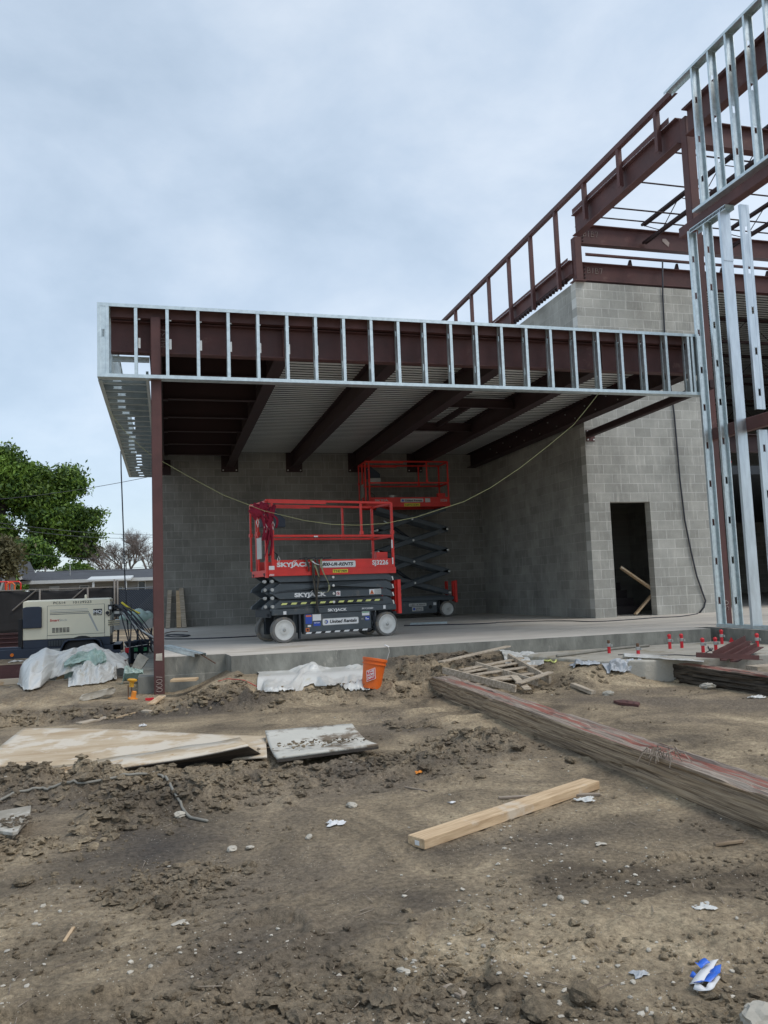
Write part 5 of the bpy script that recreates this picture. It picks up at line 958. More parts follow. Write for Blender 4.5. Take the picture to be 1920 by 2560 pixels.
mb = MB(); mb.grid([[(x, y, z) for y in (GY - .24, GY - .02)] for x, z in arc]); mb.build('fender', 'black', t, thick=0.02); mb = MB(); mb.tube([(x, GY - .24, z) for x, z in arc], 0.016, 6); mb.build('fender_rim', 'navy', t)
mb = MB(); mb.lathe([(0.03, 0), (0.028, 0.02)], (gx(152), GY - .05, 0.365), (0, -1, 0), 14); mb.build('side_marker', 'lens_o', t)
mb = MB(); mb.box(gx(1165), gx(1212), GY - .09, GY - .05, 0.30, 0.39); mb.build('tail_light', 'lens_r', t); plate(t, gx(403), gx(590), 0.37, 0.435, GY - .051, 'clamp', 'reflector')

# welding leads and cords between generator and slab
t = thing('welding_leads', 'tangle of black welding leads looping from the generator to the column', 'cables', (-0.6, 15, 0.5)); r_ = random.Random(12)
for k in range(9):
    a = (-0.95, 15.2 + 0.3 * r_.random(), 0.95 + 0.2 * r_.random()); b = (-0.45 + 0.5 * r_.random(), 14.2 + r_.random(), 0.25 + 0.3 * r_.random()); m1_ = (-0.7, 15 - 0.5 * r_.random(), 1.25); m2_ = (-0.55 + 0.2 * r_.random(), 14.4, 0.3 + 0.7 * r_.random())
    mb = MB(); mb.tube(bez(a, m1_, m2_, b, 14), 0.010, 5); mb.build('lead', 'cable', t, smooth=True)
for a, b in (((-0.72, 15.1, 1.2), (-0.68, 14.9, 0.02)), ((-0.62, 15.0, 1.15), (-0.70, 14.6, 0.02)), ((-0.8, 15, 1.1), (-0.66, 14.9, 0.05))):
    mb = MB(); mb.tube(bez(a, (a[0], a[1], 0.8), (b[0] + .1, b[1], 0.4), b, 12), 0.011, 5); mb.build('lead', 'cable', t, smooth=True)
mb = MB(); mb.tube([(-0.78, 15, 1.18), (-0.62, 14.9, 1.05), (-0.47, 14.8, 0.98)], 0.018, 6); mb.build('electrode_holder', 'yellow', t)
mb = MB(); mb.tube([on_y(302, 1530, 15), on_y(345, 1570, 14.5), on_y(400, 1603, 14)], 0.018, 6); tag(mb.build('steel_pipe', 'clamp', org=(-0.5, 14.5, 0.6), smooth=True), 'grey pipe slanting down to the slab behind the welding leads', 'pipe')
# work table and drums
t = thing('work_table', 'grey sawhorse table cluttered with tools behind the brown column', 'table', (-0.6, 17.5, 0))
mb = MB(); mb.box(-1.05, -0.3, 17.3, 17.9, 0.62, 0.82); mb.build('table_top', 'clamp', t)
for x in (-1.0, -0.62, -0.35):
    mb = MB(); mb.bar((x, 17.35, 0.0), (x + .03, 17.4, 0.62), B_(.04, .04), (0, 1, 0)); mb.build('leg', 'dkgrey', t)
mb = MB(); v0, f0 = ico(3); mb.add([(-0.62 + v[0] * .34, 17.4 + v[1] * .2, 0.86 + v[2] * .14 * (1 + .3 * math.sin(9 * v[0] + 4 * v[1]))) for v in v0], [tuple(q) for q in f0]); tag(mb.build('plastic_bag', 'poly_green', org=(-.6, 17.4, .8), smooth=True), 'pale green crumpled plastic on the grey work table', 'plastic bag')
for x, h, nm in ((on_y(333, 1600, 16.6).x, 0.40, 'left'), (on_y(354, 1600, 16.2).x, 0.42, 'right')):
    t = thing('black_drum', nm + ' of two black plastic tubs beside the generator cables', 'tub', (x, 16.3, 0), group='black tubs beside the generator')
    mb = MB(); mb.lathe([(0.115, 0.02), (0.145, h), (0.155, h + 0.005), (0.155, h + 0.03), (0.135, h + 0.03), (0.105, 0.05)], (x, 16.3, 0), (0, 0, 1), 20); mb.build('tub', 'navy', t, smooth=True)
    mb = MB(); mb.tube([(x - .15, 16.3, h), (x - .1, 16.16, h - .08), (x + .1, 16.15, h - .06), (x + .15, 16.3, h)], .005, 5); mb.build('handle', 'bolt', t)
    mb = MB(); mb.box(x + .03, x + .10, 16.152, 16.158, .24, .31, 0).box(x + .03, x + .09, 16.156, 16.162, .1, .2, 1); mb.build('label', ['green_mark', 'clamp'], t)
# scrap steel around the trailer
r_ = random.Random(21); t = thing('steel_angle_stack', 'stack of rusty red steel angles lying under the trailer tongue', 'steel stack', (-2.8, 14.6, 0))
for k in range(7):
    a = Vector((-3.6, 14.0 + 0.12 * k, 0.06 + 0.05 * (k % 3))); mb = MB(); mb.bar(a, a + Vector((1.75 - .2 * r_.random(), 0.1 * r_.random(), 0)), LP_(.09, .07)); mb.build('angle', 'primer', t)
t = thing('steel_angle_stack', 'pile of rusty red steel channels lying behind the trailer at the left edge', 'steel stack', (-3.4, 19, 0))
for k in range(9):
    a = Vector((-4.6, 18.6 + 0.16 * k, 0.28 + 0.08 * (k % 4))); mb = MB(); mb.bar(a, a + Vector((1.5 + .5 * r_.random(), 0.3 * r_.random(), 0)), C_(.10, .07)); mb.build('channel', 'primer', t)
mb = MB(); mb.box(-3.5, -2.15, 13.4, 13.5, 0.02, 0.10); tag(mb.build('lumber', 'lumber', org=(-3, 13.45, 0)), 'length of pale lumber in front of the red steel at the left edge', 'lumber')
# sheets of plastic over heaps
def drape(name, tops, bots, ytop, label, cat, m_, dback=0.5, nx=120, ny=34, amp=0.03, seed=1, lead=0.06, gz=None):
    """sheet over a heap: ridge line seen at `tops`, hem seen at `bots`"""
    tp = [on_y(x, y, ytop) for x, y in tops]; bt = [on_g(x, y) if gz is None else on_z(x, y, gz) for x, y in bots]
    bt = [p if p.y < ytop - lead else on_y(q[0], q[1], ytop - lead) for p, q in zip(bt, bots)]
    def it(pts, u):
        xs_ = np.linspace(0, 1, len(pts)); return Vector([float(np.interp(u, xs_, [p[i] for p in pts])) for i in range(3)])
    rows = []; o = seed * 7.7
    for j in range(ny + 1):
        v = j / ny; row = []
        for i in range(nx + 1):
            u = i / nx; T_, B2 = it(tp, u), it(bt, u)
            if v < 0.72: k = v / 0.72; p = B2.lerp(T_, k); p.z = B2.z + (T_.z - B2.z) * (0.45 * k + 0.55 * math.sin(k * PI / 2))
            else: k = (v - 0.72) / 0.28; p = T_ + Vector((0, dback * k, 0)); p.z = T_.z * (1 - k * k) + 0.02
            n1_ = float(fbm(np.array(u * 4 + o + 1.2 * v), np.array(v * 2.0 + o), 2)) - .5; n2_ = float(fbm(np.array(u * 9 + o - 3 * v), np.array(v * 4 + 2 * u + o), 2)) - .5
            endk = float(sst(-.02, 0.13, min(u, 1 - u))); p.z = 0.03 + (p.z - 0.03) * endk if gz is None else p.z
            env = min(1, 4 * u, 4 * (1 - u)) * (0.45 + 0.55 * math.sin(min(v, 0.999) * PI))
            fo = math.sin(u * 34 + 14 * n1_ + 3.5 * v + o); fo = math.copysign(abs(fo) ** .7, fo); f4 = math.sin(u * 15 - 9 * v + 16 * n2_ + 2 * o)
            d = amp * (2.2 * n1_ + 1.8 * n2_ + .34 * fo * min(1, .25 + 4 * v) * (1.1 - v * .6) + .30 * f4) * env; p = p + Vector((0.3 * d, -0.8 * d, d))
            hem = amp * 2.2 * (float(vnoise(np.array(u * 9 + o), np.array(o))) - 0.5) * (1 - v) ** 3; p = p + Vector((0, hem, 0))
            row.append(p)
        rows.append(row)
    lift_to_ground([p for r in rows for p in r], 0.025)
    mb = MB(); mb.grid(rows); o = mb.build(name, m_, org=bt[0], smooth=True, thick=0.0015); return tag(o, label, cat)
drape('plastic_sheet', [(43, 1690), (50, 1665), (76, 1644), (113, 1629), (150, 1634), (185, 1626), (205, 1620), (235, 1619), (265, 1625), (290, 1636), (318, 1650), (338, 1664)], [(44, 1706), (56, 1727), (70, 1731), (98, 1724), (124, 1701), (150, 1690), (180, 1682), (215, 1684), (250, 1682), (285, 1676), (315, 1670), (338, 1670)], 12.9, 'big milky plastic sheet draped over the heap in front of the generator', 'plastic sheet', 'poly', 0.6, 200, 44, 0.05, 4, .45)
drape('plastic_sheet', [(172, 1684), (195, 1672), (222, 1662), (250, 1660), (290, 1660), (293, 1668)], [(170, 1722), (186, 1720), (210, 1716), (240, 1713), (276, 1704), (291, 1680)], 12.45, 'thin white plastic sheet spilling forward from the middle of the heap', 'plastic sheet', 'poly', 0.25, 110, 36, 0.045, 6, .45)
drape('plastic_sheet', [(160, 1660), (180, 1644), (208, 1632), (235, 1624), (258, 1632), (266, 1645)], [(160, 1664), (182, 1660), (212, 1652), (235, 1664), (252, 1656), (266, 1650)], 12.5, 'pale green see-through film lying on the milky sheets', 'plastic sheet', 'poly_green', 0.05, 80, 26, 0.04, 5, gz=0.26)
mb = MB(); mb.slab([on_y(138, 1700, 12.55), on_y(184, 1692, 12.55), on_y(184, 1676, 12.55), on_y(150, 1684, 12.55)], (0, .6, 0)); tag(mb.build('plywood_box', 'card', org=(-1.5, 12.4, .1)), 'brown board end poking out under the milky plastic sheet', 'board')
mb = MB(); mb.bar(on_y(185, 1668, 12.55), on_y(312, 1660, 12.9), C_(.13, .07)); tag(mb.build('steel_channel', 'primer', org=(-1, 12.8, .3)), 'red-brown channel poking out between the plastic folds', 'channel')
mb = MB(); mb.slab([on_y(329, 1668, 12.0), on_y(352, 1675, 12.0), on_y(367, 1652, 12.1), on_y(343, 1638, 12.2)], (.03, .17, .02)); tag(mb.build('concrete_block', 'blk_y' if False else 'conc_face', org=(-.6, 12, .2), bevel=.006), 'single grey concrete block tipped against the heap near the column', 'block')
drape('plastic_sheet', [(305, 1668), (318, 1664), (335, 1672), (352, 1676), (362, 1674)], [(303, 1682), (320, 1684), (335, 1683), (350, 1682), (362, 1680)], 11.75, 'scrap of pale green plastic on the soil beside the tipped block', 'plastic sheet', 'poly_green', .1, 50, 14, .02, 8)
drape('sack', [(290, 1640), (300, 1632), (312, 1630), (320, 1640)], [(290, 1645), (300, 1650), (312, 1650), (321, 1644)], 14.2, 'small white plastic bag on the soil below the trailer tail light', 'bag', 'poly', .2, 40, 14, .02, 9, gz=.1)

# ------------------------------------------------------------------ fence
FNY = 33.0
t = thing('site_fence', 'black screened temporary fence with grey pipe posts behind the generator', 'fence', (-6, FNY, 0))
def fz(x, base): return base + 0.035 * math.sin(x * 1.9) + 0.03 * math.sin(x * 4.3 + 1)
mb = MB(); rows = [[(x, FNY + 0.05 * math.sin(x * 5 + v * 3) * v, 0.08 + (fz(x, 1.66) - 0.08) * v) for x in np.linspace(-12, -1.85, 90)] for v in np.linspace(0, 1, 10)]; mb.grid(rows); mb.build('windscreen', 'screen', t, smooth=True, thick=0.01)
for k, x in enumerate((-11.2, -9.0, -6.9, -4.66, -2.95)):
    mb = MB(); mb.tube([(x, FNY - .08, 0), (x, FNY - .08, 1.72)], 0.035, 8); mb.build('post', 'fpost', t, smooth=True)
    if k < 5:
        mb = MB(); mb.tube([(x + .2, FNY - .1, 0.05 if k % 2 else .1), (x + 0.75, FNY - .1, 0.55)], 0.025, 6); mb.tube([(x - .95, FNY - .1, 0.95), (x - .1, FNY - .1, 1.70)], 0.028, 6); mb.build('brace', 'fpost', t)
mb = MB(); mb.tube([(-12, FNY - .06, 1.70), (-1.85, FNY - .06, 1.70)], 0.025, 6); mb.build('top_pipe', 'fpost', t)
t = thing('chain_link_fence', 'tall chain link gate panel with dark screen beside the brown column', 'fence', (-1.2, FNY, 0))
mb = MB(); mb.grid([[(x, FNY + .03, z) for x in np.linspace(-1.85, 2.0, 20)] for z in (0.1, 0.8, 1.58 + 0.0)]); mb.build('windscreen', 'navy', t)
for x, h in ((-1.97, 2.0), (-1.86, 1.98), (1.8, 2.0)):
    mb = MB(); mb.tube([(x, FNY - .1, 0), (x, FNY - .1, h)], 0.036, 8); mb.build('post', 'fpost', t, smooth=True)
mb = MB(); mb.tube([(-1.84, FNY - .08, 1.62), (2.0, FNY - .08, 1.68)], 0.025, 6)
for k in range(64):
    x = -1.84 + 0.09 * k; 
    for sg in (1, -1):
        xa_, xb_ = (x, x + sg * 1.5)
        lo, hi = max(-1.84, min(xa_, xb_)), min(2.0, max(xa_, xb_))
        if hi - lo < 0.05: continue
        z_at = lambda q: 0.1 + (q - xa_) / (sg * 1.5) * 1.52
        mb.bar((lo, FNY - .05, z_at(lo)), (hi, FNY - .05, z_at(hi)), B_(.009, .009), (0, 1, 0), caps=False)
mb.build('wire_mesh', 'link', t)

# ------------------------------------------------------------------ houses behind
HY = 50.0
t = thing('grey_house', 'long low house with grey shingle hip roof beyond the fence', 'house', (-3, HY, 0))
e0, e1 = on_y(36, 1460, HY), on_y(345, 1441, HY); zE = 2.42; r0_ = on_y(70, 1431, HY + 4.5)
mb = MB(); mb.box(-7.7, 9, HY + .5, HY + 8, 0, 2.35); mb.build('wall', 'siding', t)
mb = MB(); zr = on_y(100, 1430, HY + 4.3).z; xl = e0.x
mb.add([(xl, HY, zE), (9.5, HY, zE), (9.5, HY + 8.6, zE), (xl, HY + 8.6, zE), (xl + 0.6, HY + 4.3, zr), (9.5, HY + 4.3, zr)], [(0, 1, 5, 4), (2, 3, 4, 5), (3, 0, 4), (1, 2, 5)]); mb.build('roof', 'shingle', t, thick=0.06)
mb = MB(); mb.box(xl, 9.5, HY - .03, HY + .06, zE - 0.16, zE + 0.03); mb.build('fascia_board', 'trim', t)
for x0_, x1_, z0_, z1_, dk in ((75, 88, 1.15, 1.95, 1), (126, 146, 1.3, 2.05, 0), (201, 221, 1.3, 2.05, 1), (347, 362, 1.5, 2.2, 1), (265, 305, 1.45, 1.9, 1)):
    a, b = on_y(x0_, 1460, HY + .5).x, on_y(x1_, 1460, HY + .5).x
    mb = MB(); mb.box(a - .06, b + .06, HY + .44, HY + .47, z0_ - .06, z1_ + .06); w_ = mb.build('window', 'trim', t); mb = MB(); mb.box(a, b, HY + .42, HY + .435, z0_, z1_); mb.build('pane', 'glass' if dk else 'clamp', w_)
mb = MB(); a, b = on_y(216, 1452, HY - 1.5).x, on_y(326, 1450, HY - 1.5).x
mb.slab([(a, HY - 1.5, 2.28), (b, HY - 1.5, 2.28), (b + .1, HY + .4, 2.50), (a + .1, HY + .4, 2.50)], (0, 0, .10)); mb.box(a + .3, a + .42, HY - 1.4, HY - 1.3, 0, 2.28).box(b - .3, b - .2, HY - 1.4, HY - 1.3, 0, 2.28); mb.build('patio_cover', 'trim', t)
mb = MB(); c_ = on_y(175, 1440, HY + 2).x; mb.tube([(c_, HY + 2, zE + .3), (c_, HY + 2, zE + .95)], .04, 6); mb.build('vent_pipe', 'clamp', t)
t = thing('gable_house', 'steep gabled grey house with white trim at the far left edge', 'house', (-9, 47, 0))
ap = on_y(29, 1397, 47); L0 = on_y(3, 1475, 47); R0 = on_y(50, 1447, 47)
mb = MB(); mb.add([(L0.x, 47, 0), (R0.x - .2, 47, 0), (R0.x - .2, 47, R0.z), (ap.x, 47, ap.z), (L0.x, 47, L0.z), (-14, 47, L0.z), (-14, 47, 0)], [(0, 1, 2, 3, 4), (0, 4, 5, 6)]); mb.build('wall', 'siding', t)
mb = MB(); mb.slab([(ap.x, 46.8, ap.z), (ap.x, 53, ap.z), (R0.x + .1, 53, R0.z - .05), (R0.x + .1, 46.8, R0.z - .05)], (0, 0, .08)); mb.slab([(ap.x, 46.8, ap.z), (ap.x, 53, ap.z), (L0.x - 3, 53, L0.z + .6), (L0.x - .1, 46.8, L0.z)], (0, 0, .08)); mb.build('roof', 'shingle', t)
mb = MB(); mb.bar((ap.x, 46.75, ap.z), (R0.x + .1, 46.75, R0.z - .05), B_(.06, .14)); mb.bar((ap.x, 46.75, ap.z), (L0.x, 46.75, L0.z), B_(.06, .10)); mb.build('bargeboard', 'trim', t)
mb = MB(); mb.box(ap.x - .35, ap.x - .05, 46.9, 46.98, 2.55, 3.1); mb.build('window', 'glass', t)
t = thing('personnel_basket', 'red and orange railed work basket standing behind the fence at left', 'lift basket', (-9, 38, 0))
a = on_y(2, 1475, 38); b = on_y(50, 1455, 38)
for k, (x0_, x1_, m_, yy) in enumerate(((a.x - .3, a.x + .35, 'red', 38), (a.x + .15, b.x, 'red', 38.2), (a.x + .25, b.x - .2, 'orange', 37.9))):
    mb = MB(); zt = b.z + .03 - .06 * (k == 2); mb.tube([(x0_, yy, 0.2), (x0_, yy, zt - .08), (x0_ + .08, yy, zt), (x1_ - .08, yy, zt), (x1_, yy, zt - .08), (x1_, yy, 0.2)], .035, 6); mb.tube([(x0_, yy, 1.35), (x1_, yy, 1.35)], .025, 6); mb.build('rail', m_, t)

# ------------------------------------------------------------------ trees
def tree(name, label, lobes, trunk, n, mats, leaf=0.26, seed=1, org=(0, 0, 0), cat='tree'):
    """lobes: (x, y, z, rx, ry, rz); twig clusters of small leaves in the outer shell of every lobe"""
    r = np.random.RandomState(seed); t = thing(name, label, cat, org); vol = np.array([l[3] * l[5] for l in lobes]); NC = 16; k = r.choice(len(lobes), n // NC, p=vol / vol.sum())
    Lb = np.array(lobes)[k]; d = r.randn(len(k), 3); d /= np.linalg.norm(d, axis=1)[:, None]
    rad = (0.50 + 0.50 * r.rand(len(k)) ** 0.5) * (1 + 0.26 * r.randn(len(k)))
    C = Lb[:, :3] + d * Lb[:, 3:] * rad[:, None]
    gate = vnoise(C[:, 0] * .55 + 50 + seed, C[:, 2] * .55 + C[:, 1] * .25) > .20
    C = C[gate]; k = k[gate]
    C = np.repeat(C, NC, 0) + r.randn(len(k) * NC, 3) * leaf * np.array([2.2, 2.2, 1.0]); m = len(C)
    a = r.randn(m, 3); a /= np.linalg.norm(a, axis=1)[:, None]; b = np.cross(a, r.randn(m, 3)); b /= np.linalg.norm(b, axis=1)[:, None]
    s_ = leaf * (0.5 + 0.8 * r.rand(m, 1)); V = np.stack([C - a * s_, C + b * s_ * 0.45, C + a * s_, C - b * s_ * 0.45], 1).reshape(-1, 3)
    F = np.arange(m * 4).reshape(-1, 4); mi = (np.repeat(r.rand(len(k)), NC) + 0.25 * r.rand(m) > 0.72).astype(int)
    o = np_mesh('crown', V - np.array(org), F, mats, mi); o.parent = t
    mb = MB()
    for pts, rr_ in trunk: mb.tube(pts, rr_, 8)
    mb.build('trunk', 'bark', t, smooth=True); return t
def lob(px, py, r, y=70, ry=None, zr=None): c = on_y(px, py, y); m_ = r / FPX * y; return (c.x, y, c.z, m_, ry or m_, zr or m_ * 0.85)
LB = [lob(10, 1150, 34), lob(-15, 1190, 60), lob(45, 1190, 40), lob(85, 1195, 30), lob(60, 1240, 55), lob(-10, 1270, 70), lob(110, 1240, 38), lob(168, 1198, 32), lob(185, 1215, 22), lob(150, 1230, 26), lob(125, 1285, 50), lob(70, 1300, 45), lob(180, 1290, 30), lob(220, 1300, 22), lob(236, 1283, 11), lob(160, 1330, 32), lob(205, 1345, 26), lob(232, 1340, 12),
      lob(25, 1330, 26), lob(175, 1362, 20), lob(215, 1378, 22, zr=.5), lob(235, 1390, 12, zr=.4), lob(195, 1375, 16, zr=.5), lob(0, 1320, 40), lob(110, 1325, 22), lob(8, 1372, 18), lob(150, 1345, 10)]
P = lambda x, y, Y=70: on_y(x, y, Y)
tree('oak_tree', 'big spreading green oak at the left edge behind the houses', LB, [([P(-30, 1480), P(-20, 1420), P(10, 1380)], [.8, .7, .5]), ([P(10, 1385), P(50, 1370), P(85, 1350), P(120, 1325), P(160, 1300)], [.55, .42, .33, .25, .1]), ([P(85, 1352), P(125, 1358), P(160, 1370)], [.22, .16, .08]), ([P(-20, 1420), P(-10, 1330), P(20, 1220)], [.7, .5, .15])], 84000, ['leaf', 'leaf_dk'], 0.18, 3, tuple(P(-30, 1480)))
LB = [lob(70, 1385, 26, 62), lob(95, 1395, 24, 62), lob(55, 1400, 20, 62), lob(115, 1402, 14, 62), lob(80, 1368, 20, 62), lob(105, 1378, 14, 62), lob(62, 1415, 12, 62)]
tree('small_oak_tree', 'smaller dark green tree just right of the gabled house', LB, [([P(44, 1470, 62), P(48, 1440, 62), P(62, 1415, 62), P(80, 1400, 62)], [.25, .22, .14, .06]), ([P(48, 1440, 62), P(75, 1425, 62), P(88, 1405, 62)], [.16, .12, .05]), ([P(48, 1436, 62), P(50, 1418, 62), P(58, 1395, 62)], [.16, .1, .05])], 18000, ['leaf_dk', 'leaf'], 0.14, 5, tuple(P(44, 1470, 62)))
LB = [lob(5, 1365, 22, 45), lob(20, 1390, 22, 45), lob(-5, 1400, 30, 45), lob(8, 1415, 22, 45)]
tree('olive_tree', 'sparse olive brown tree in front of the gabled house at left edge', LB, [([P(-12, 1480, 45), P(-8, 1440, 45), P(5, 1400, 45)], [.2, .16, .06])], 4500, ['leaf_olive', 'leaf_olive'], 0.13, 6, tuple(P(-12, 1480, 45)))
LB = [lob(192, 1428, 16, 75), lob(205, 1430, 12, 75), lob(180, 1432, 12, 75)]
tree('young_tree', 'bright green round treetop showing over the grey house roof', LB, [([P(192, 1480, 75), P(192, 1430, 75)], [.15, .08])], 4000, ['leaf_lt', 'leaf'], 0.20, 7, tuple(P(192, 1480, 75)))
LB = [lob(52, 1443, 10, 58), lob(60, 1446, 8, 58), lob(50, 1460, 14, 58), lob(40, 1466, 12, 58)]
tree('shrub', 'low bright bush between the gabled house and the grey roof', LB, [([P(53, 1480, 58), P(53, 1445, 58)], [.08, .05])], 2400, ['leaf_lt', 'leaf'], 0.14, 8, tuple(P(53, 1480, 58)), 'bush')
def bare(name, label, base, top, spread, seed, depth=6, r0=0.28):
    r = random.Random(seed); t = thing(name, label, 'tree', tuple(base)); mb = MB(); tw = MB()
    def grow(p, d, l, rr_, k):
        q = p + d * l * (0.8 + .4 * r.random()); md = (p + q) / 2 + Vector((r.uniform(-.06, .06), 0, r.uniform(-.04, .04))) * l
        (mb if k > 3 else tw).tube([p, md, q], [rr_, rr_ * .85, rr_ * .7], 5 if k > 3 else 3, caps=False)
        if k == 0: return
        for _ in range(3 if k > 1 else 3):
            nd_ = (d + Vector((r.uniform(-1, 1), r.uniform(-1, 1), r.uniform(-.5, .7))) * spread).normalized(); grow(q if r.random() < .7 else md, nd_, l * r.uniform(.66, .84), rr_ * .62, k - 1)
    H_ = (top - base.z)
    grow(Vector(base), Vector((0, 0, 1)), H_ * .30, r0, depth)
    mb.build('trunk', 'twig', t); tw.build('crown', 'twig', t)
b_ = on_y(322, 1470, 66); bare('bare_tree', 'leafless grey tree with a fine twiggy crown next to the brown column', b_, on_y(320, 1335, 66).z, .66, 4, 8, .16)
b_ = on_y(368, 1470, 64); bare('bare_tree', 'leafless tree half hidden behind the brown column', b_, on_y(360, 1325, 64).z, .66, 9, 8, .14)
b_ = on_y(262, 1470, 70); bare('bare_tree', 'leafless grey tree just right of the big oak above the roof', b_, on_y(262, 1350, 70).z, .75, 23, 7, .13)
b_ = on_y(276, 1475, 78); bare('bare_tree', 'smaller leafless tree left of the big bare one above the roof', b_, on_y(276, 1385, 78).z, .75, 13, 6, .15)
b_ = on_y(158, 1475, 85); bare('bare_tree', 'faint distant bare tree over the middle of the grey roof', b_, on_y(158, 1412, 85).z, .8, 17, 6, .1)
# overhead wires
for k, (a, b, sg, lb) in enumerate((((0, 1244, 46), (400, 1199, 40), .0, 'single overhead wire crossing the sky below the silver soffit'), ((0, 1299, 44), (390, 1345, 64), .1, 'upper of two overhead wires crossing the big oak'), ((0, 1300, 44), (390, 1352, 62), .3, 'lower of two overhead wires crossing the big oak'), ((0, 1364, 48), (390, 1406, 58), .2, 'thin wire passing under the oak limb'), ((0, 1416, 49), (390, 1431, 49), .1, 'black wire running just above the grey roof'), ((10, 1410, 49), (390, 1424, 56), .15, 'faint wire above the black roof wire'))):
    A_, B2 = on_y(*a), on_y(*b); A_ = A_ + (A_ - B2) * .6
    mb = MB(); mb.tube([A_.lerp(B2, q / 24) - Vector((0, 0, (sg + .35) * 4 * (q / 24) * (1 - q / 24) - .25)) for q in range(25)], 0.013, 4, caps=False); tag(mb.build('overhead_wire', 'wire', org=A_), lb, 'wire')
p0 = on_y(113, 1460, 60); mb = MB(); mb.tube([(p0.x, 60, 0), (p0.x, 60, on_y(113, 1416, 60).z)], .06, 6); tag(mb.build('utility_pole', 'fpost', org=(p0.x, 60, 0)), 'thin pole rising behind the left half of the grey roof', 'pole')
M['muddy'] = mat('mud_caked_board', (0.30, 0.27, 0.22), 0.85, 0, 0.25, 6.0, 0.6, 30, stain=(0.50, 0.48, 0.43), stain_scale=6.0, stain_at=0.55)
# ================================================================== SLAB ITEMS
for k, (a, b, w) in enumerate((((0.0, 20.85, SL), (0.06, 21.19, 1.40), .10), ((0.27, 20.85, SL), (0.27, 21.19, 1.38), .11), ((0.40, 20.85, SL), (0.34, 21.19, 1.44), .11))):
    mb = MB(); mb.bar(a, b, B_(w, 0.09), (0, 1, 0)); tag(mb.build('wood_post', 'pallet' if k != 1 else 'lumber', org=a), ('leftmost', 'middle', 'rightmost')[k] + ' of three short wood posts leaning on the dark back wall', 'post', 'posts leaning on the back wall')
t = thing('metal_track', 'silver steel stud track lying on the slab beside the brown column', 'metal track', (0.1, 11.5, SL))
a, b = Vector((-0.03, 13.0, SL + .045)), Vector((0.40, 10.72, SL + .045)); d_ = (b - a).normalized(); sd = Vector((d_.y, -d_.x, 0))
mb = MB(); stud(mb, a, b, sd, (0, 0, -1), 0.152, 0.042, 0.0, 0.35, 0.3); mb.build('track', 'galv', t, thick=0.002)
mb = MB(); mb.tube([Vector((0.42, 10.8, SL + .02)), on_y(538, 1658, 10.2)], 0.008, 6); tag(mb.build('steel_rod', 'rust', org=(.4, 10.7, SL)), 'thin rusty rod poking out of the silver track over the slab edge', 'rod')
def gcable(pts, r, m_, label, z=None, org=None, cat='cable', name='power_cable', n=6):
    P_ = [on_z(x, y, z + r) if z is not None else on_g(x, y) + Vector((0, 0, r)) for x, y in pts]
    Q = []
    for i in range(len(P_) - 1):
        p0_, p1_, p2_, p3_ = P_[max(i - 1, 0)], P_[i], P_[i + 1], P_[min(i + 2, len(P_) - 1)]
        for k in range(6):
            u = k / 6; Q.append(0.5 * ((2 * p1_) + (p2_ - p0_) * u + (2 * p0_ - 5 * p1_ + 4 * p2_ - p3_) * u * u + (3 * p1_ - p0_ - 3 * p2_ + p3_) * u ** 3))
    Q.append(P_[-1])
    if z is None: lift_to_ground(Q, r * 1.0)
    mb = MB(); mb.tube(Q, r, n); return tag(mb.build(name, m_, org=P_[0], smooth=True), label, cat)
gcable([(412, 1597), (470, 1597), (560, 1594), (640, 1590), (700, 1587)], .012, 'cable', 'black cable running across the slab to the folded lift', SL)
gcable([(412, 1590), (450, 1592), (475, 1588), (440, 1586), (415, 1588), (440, 1592), (470, 1590), (430, 1587)], .010, 'cable', 'small coil of black cable on the slab by the column', SL)
gcable([(412, 1583), (430, 1579), (450, 1578), (469, 1579)], .008, 'rust', 'thin brown cord end on the slab near the wood posts', SL, name='cord', cat='cord')
gcable([(1010, 1564), (1090, 1562), (1180, 1560), (1240, 1557)], .012, 'cable', 'dark cable on the slab right of the folded lift', SL)
gcable([(1240, 1556), (1330, 1553), (1420, 1552), (1480, 1554), (1560, 1550), (1640, 1544), (1700, 1541), (1745, 1534)], .010, 'cable', 'dark cable along the foot of the pale block wall past the doorway', SL)
mb = MB(); mb.box(3.3, 5.0, 20.5, 20.56, SL, SL + .02); tag(mb.build('metal_strip', 'clamp', org=(3.3, 20.5, SL)), 'thin metal strip lying on the slab near the back wall', 'metal strip')
mb = MB(); mb.bar((5.0, 16.6, SL + .02), (5.75, 16.35, SL + .02), C_(.04, .1, .004)); tag(mb.build('metal_track', 'galv', org=(5, 16.6, SL)), 'short silver track lying on the slab behind the lift wheel', 'metal track')
pts = [on_y(x, y, 15.17) for x, y in ((1653, 655), (1657, 740), (1663, 860), (1686, 1040), (1693, 1120), (1700, 1200), (1712, 1300), (1728, 1380), (1742, 1440), (1756, 1480), (1764, 1502), (1760, 1518), (1748, 1533))]
mb = MB(); mb.tube([Vector((p.x, 15.17 if p.z < 7.7 else 15.12, p.z)) for p in pts], .017, 6); tag(mb.build('power_cable', 'cable', org=pts[0], smooth=True), 'long dark cable hanging down the front of the pale block wall', 'cable')
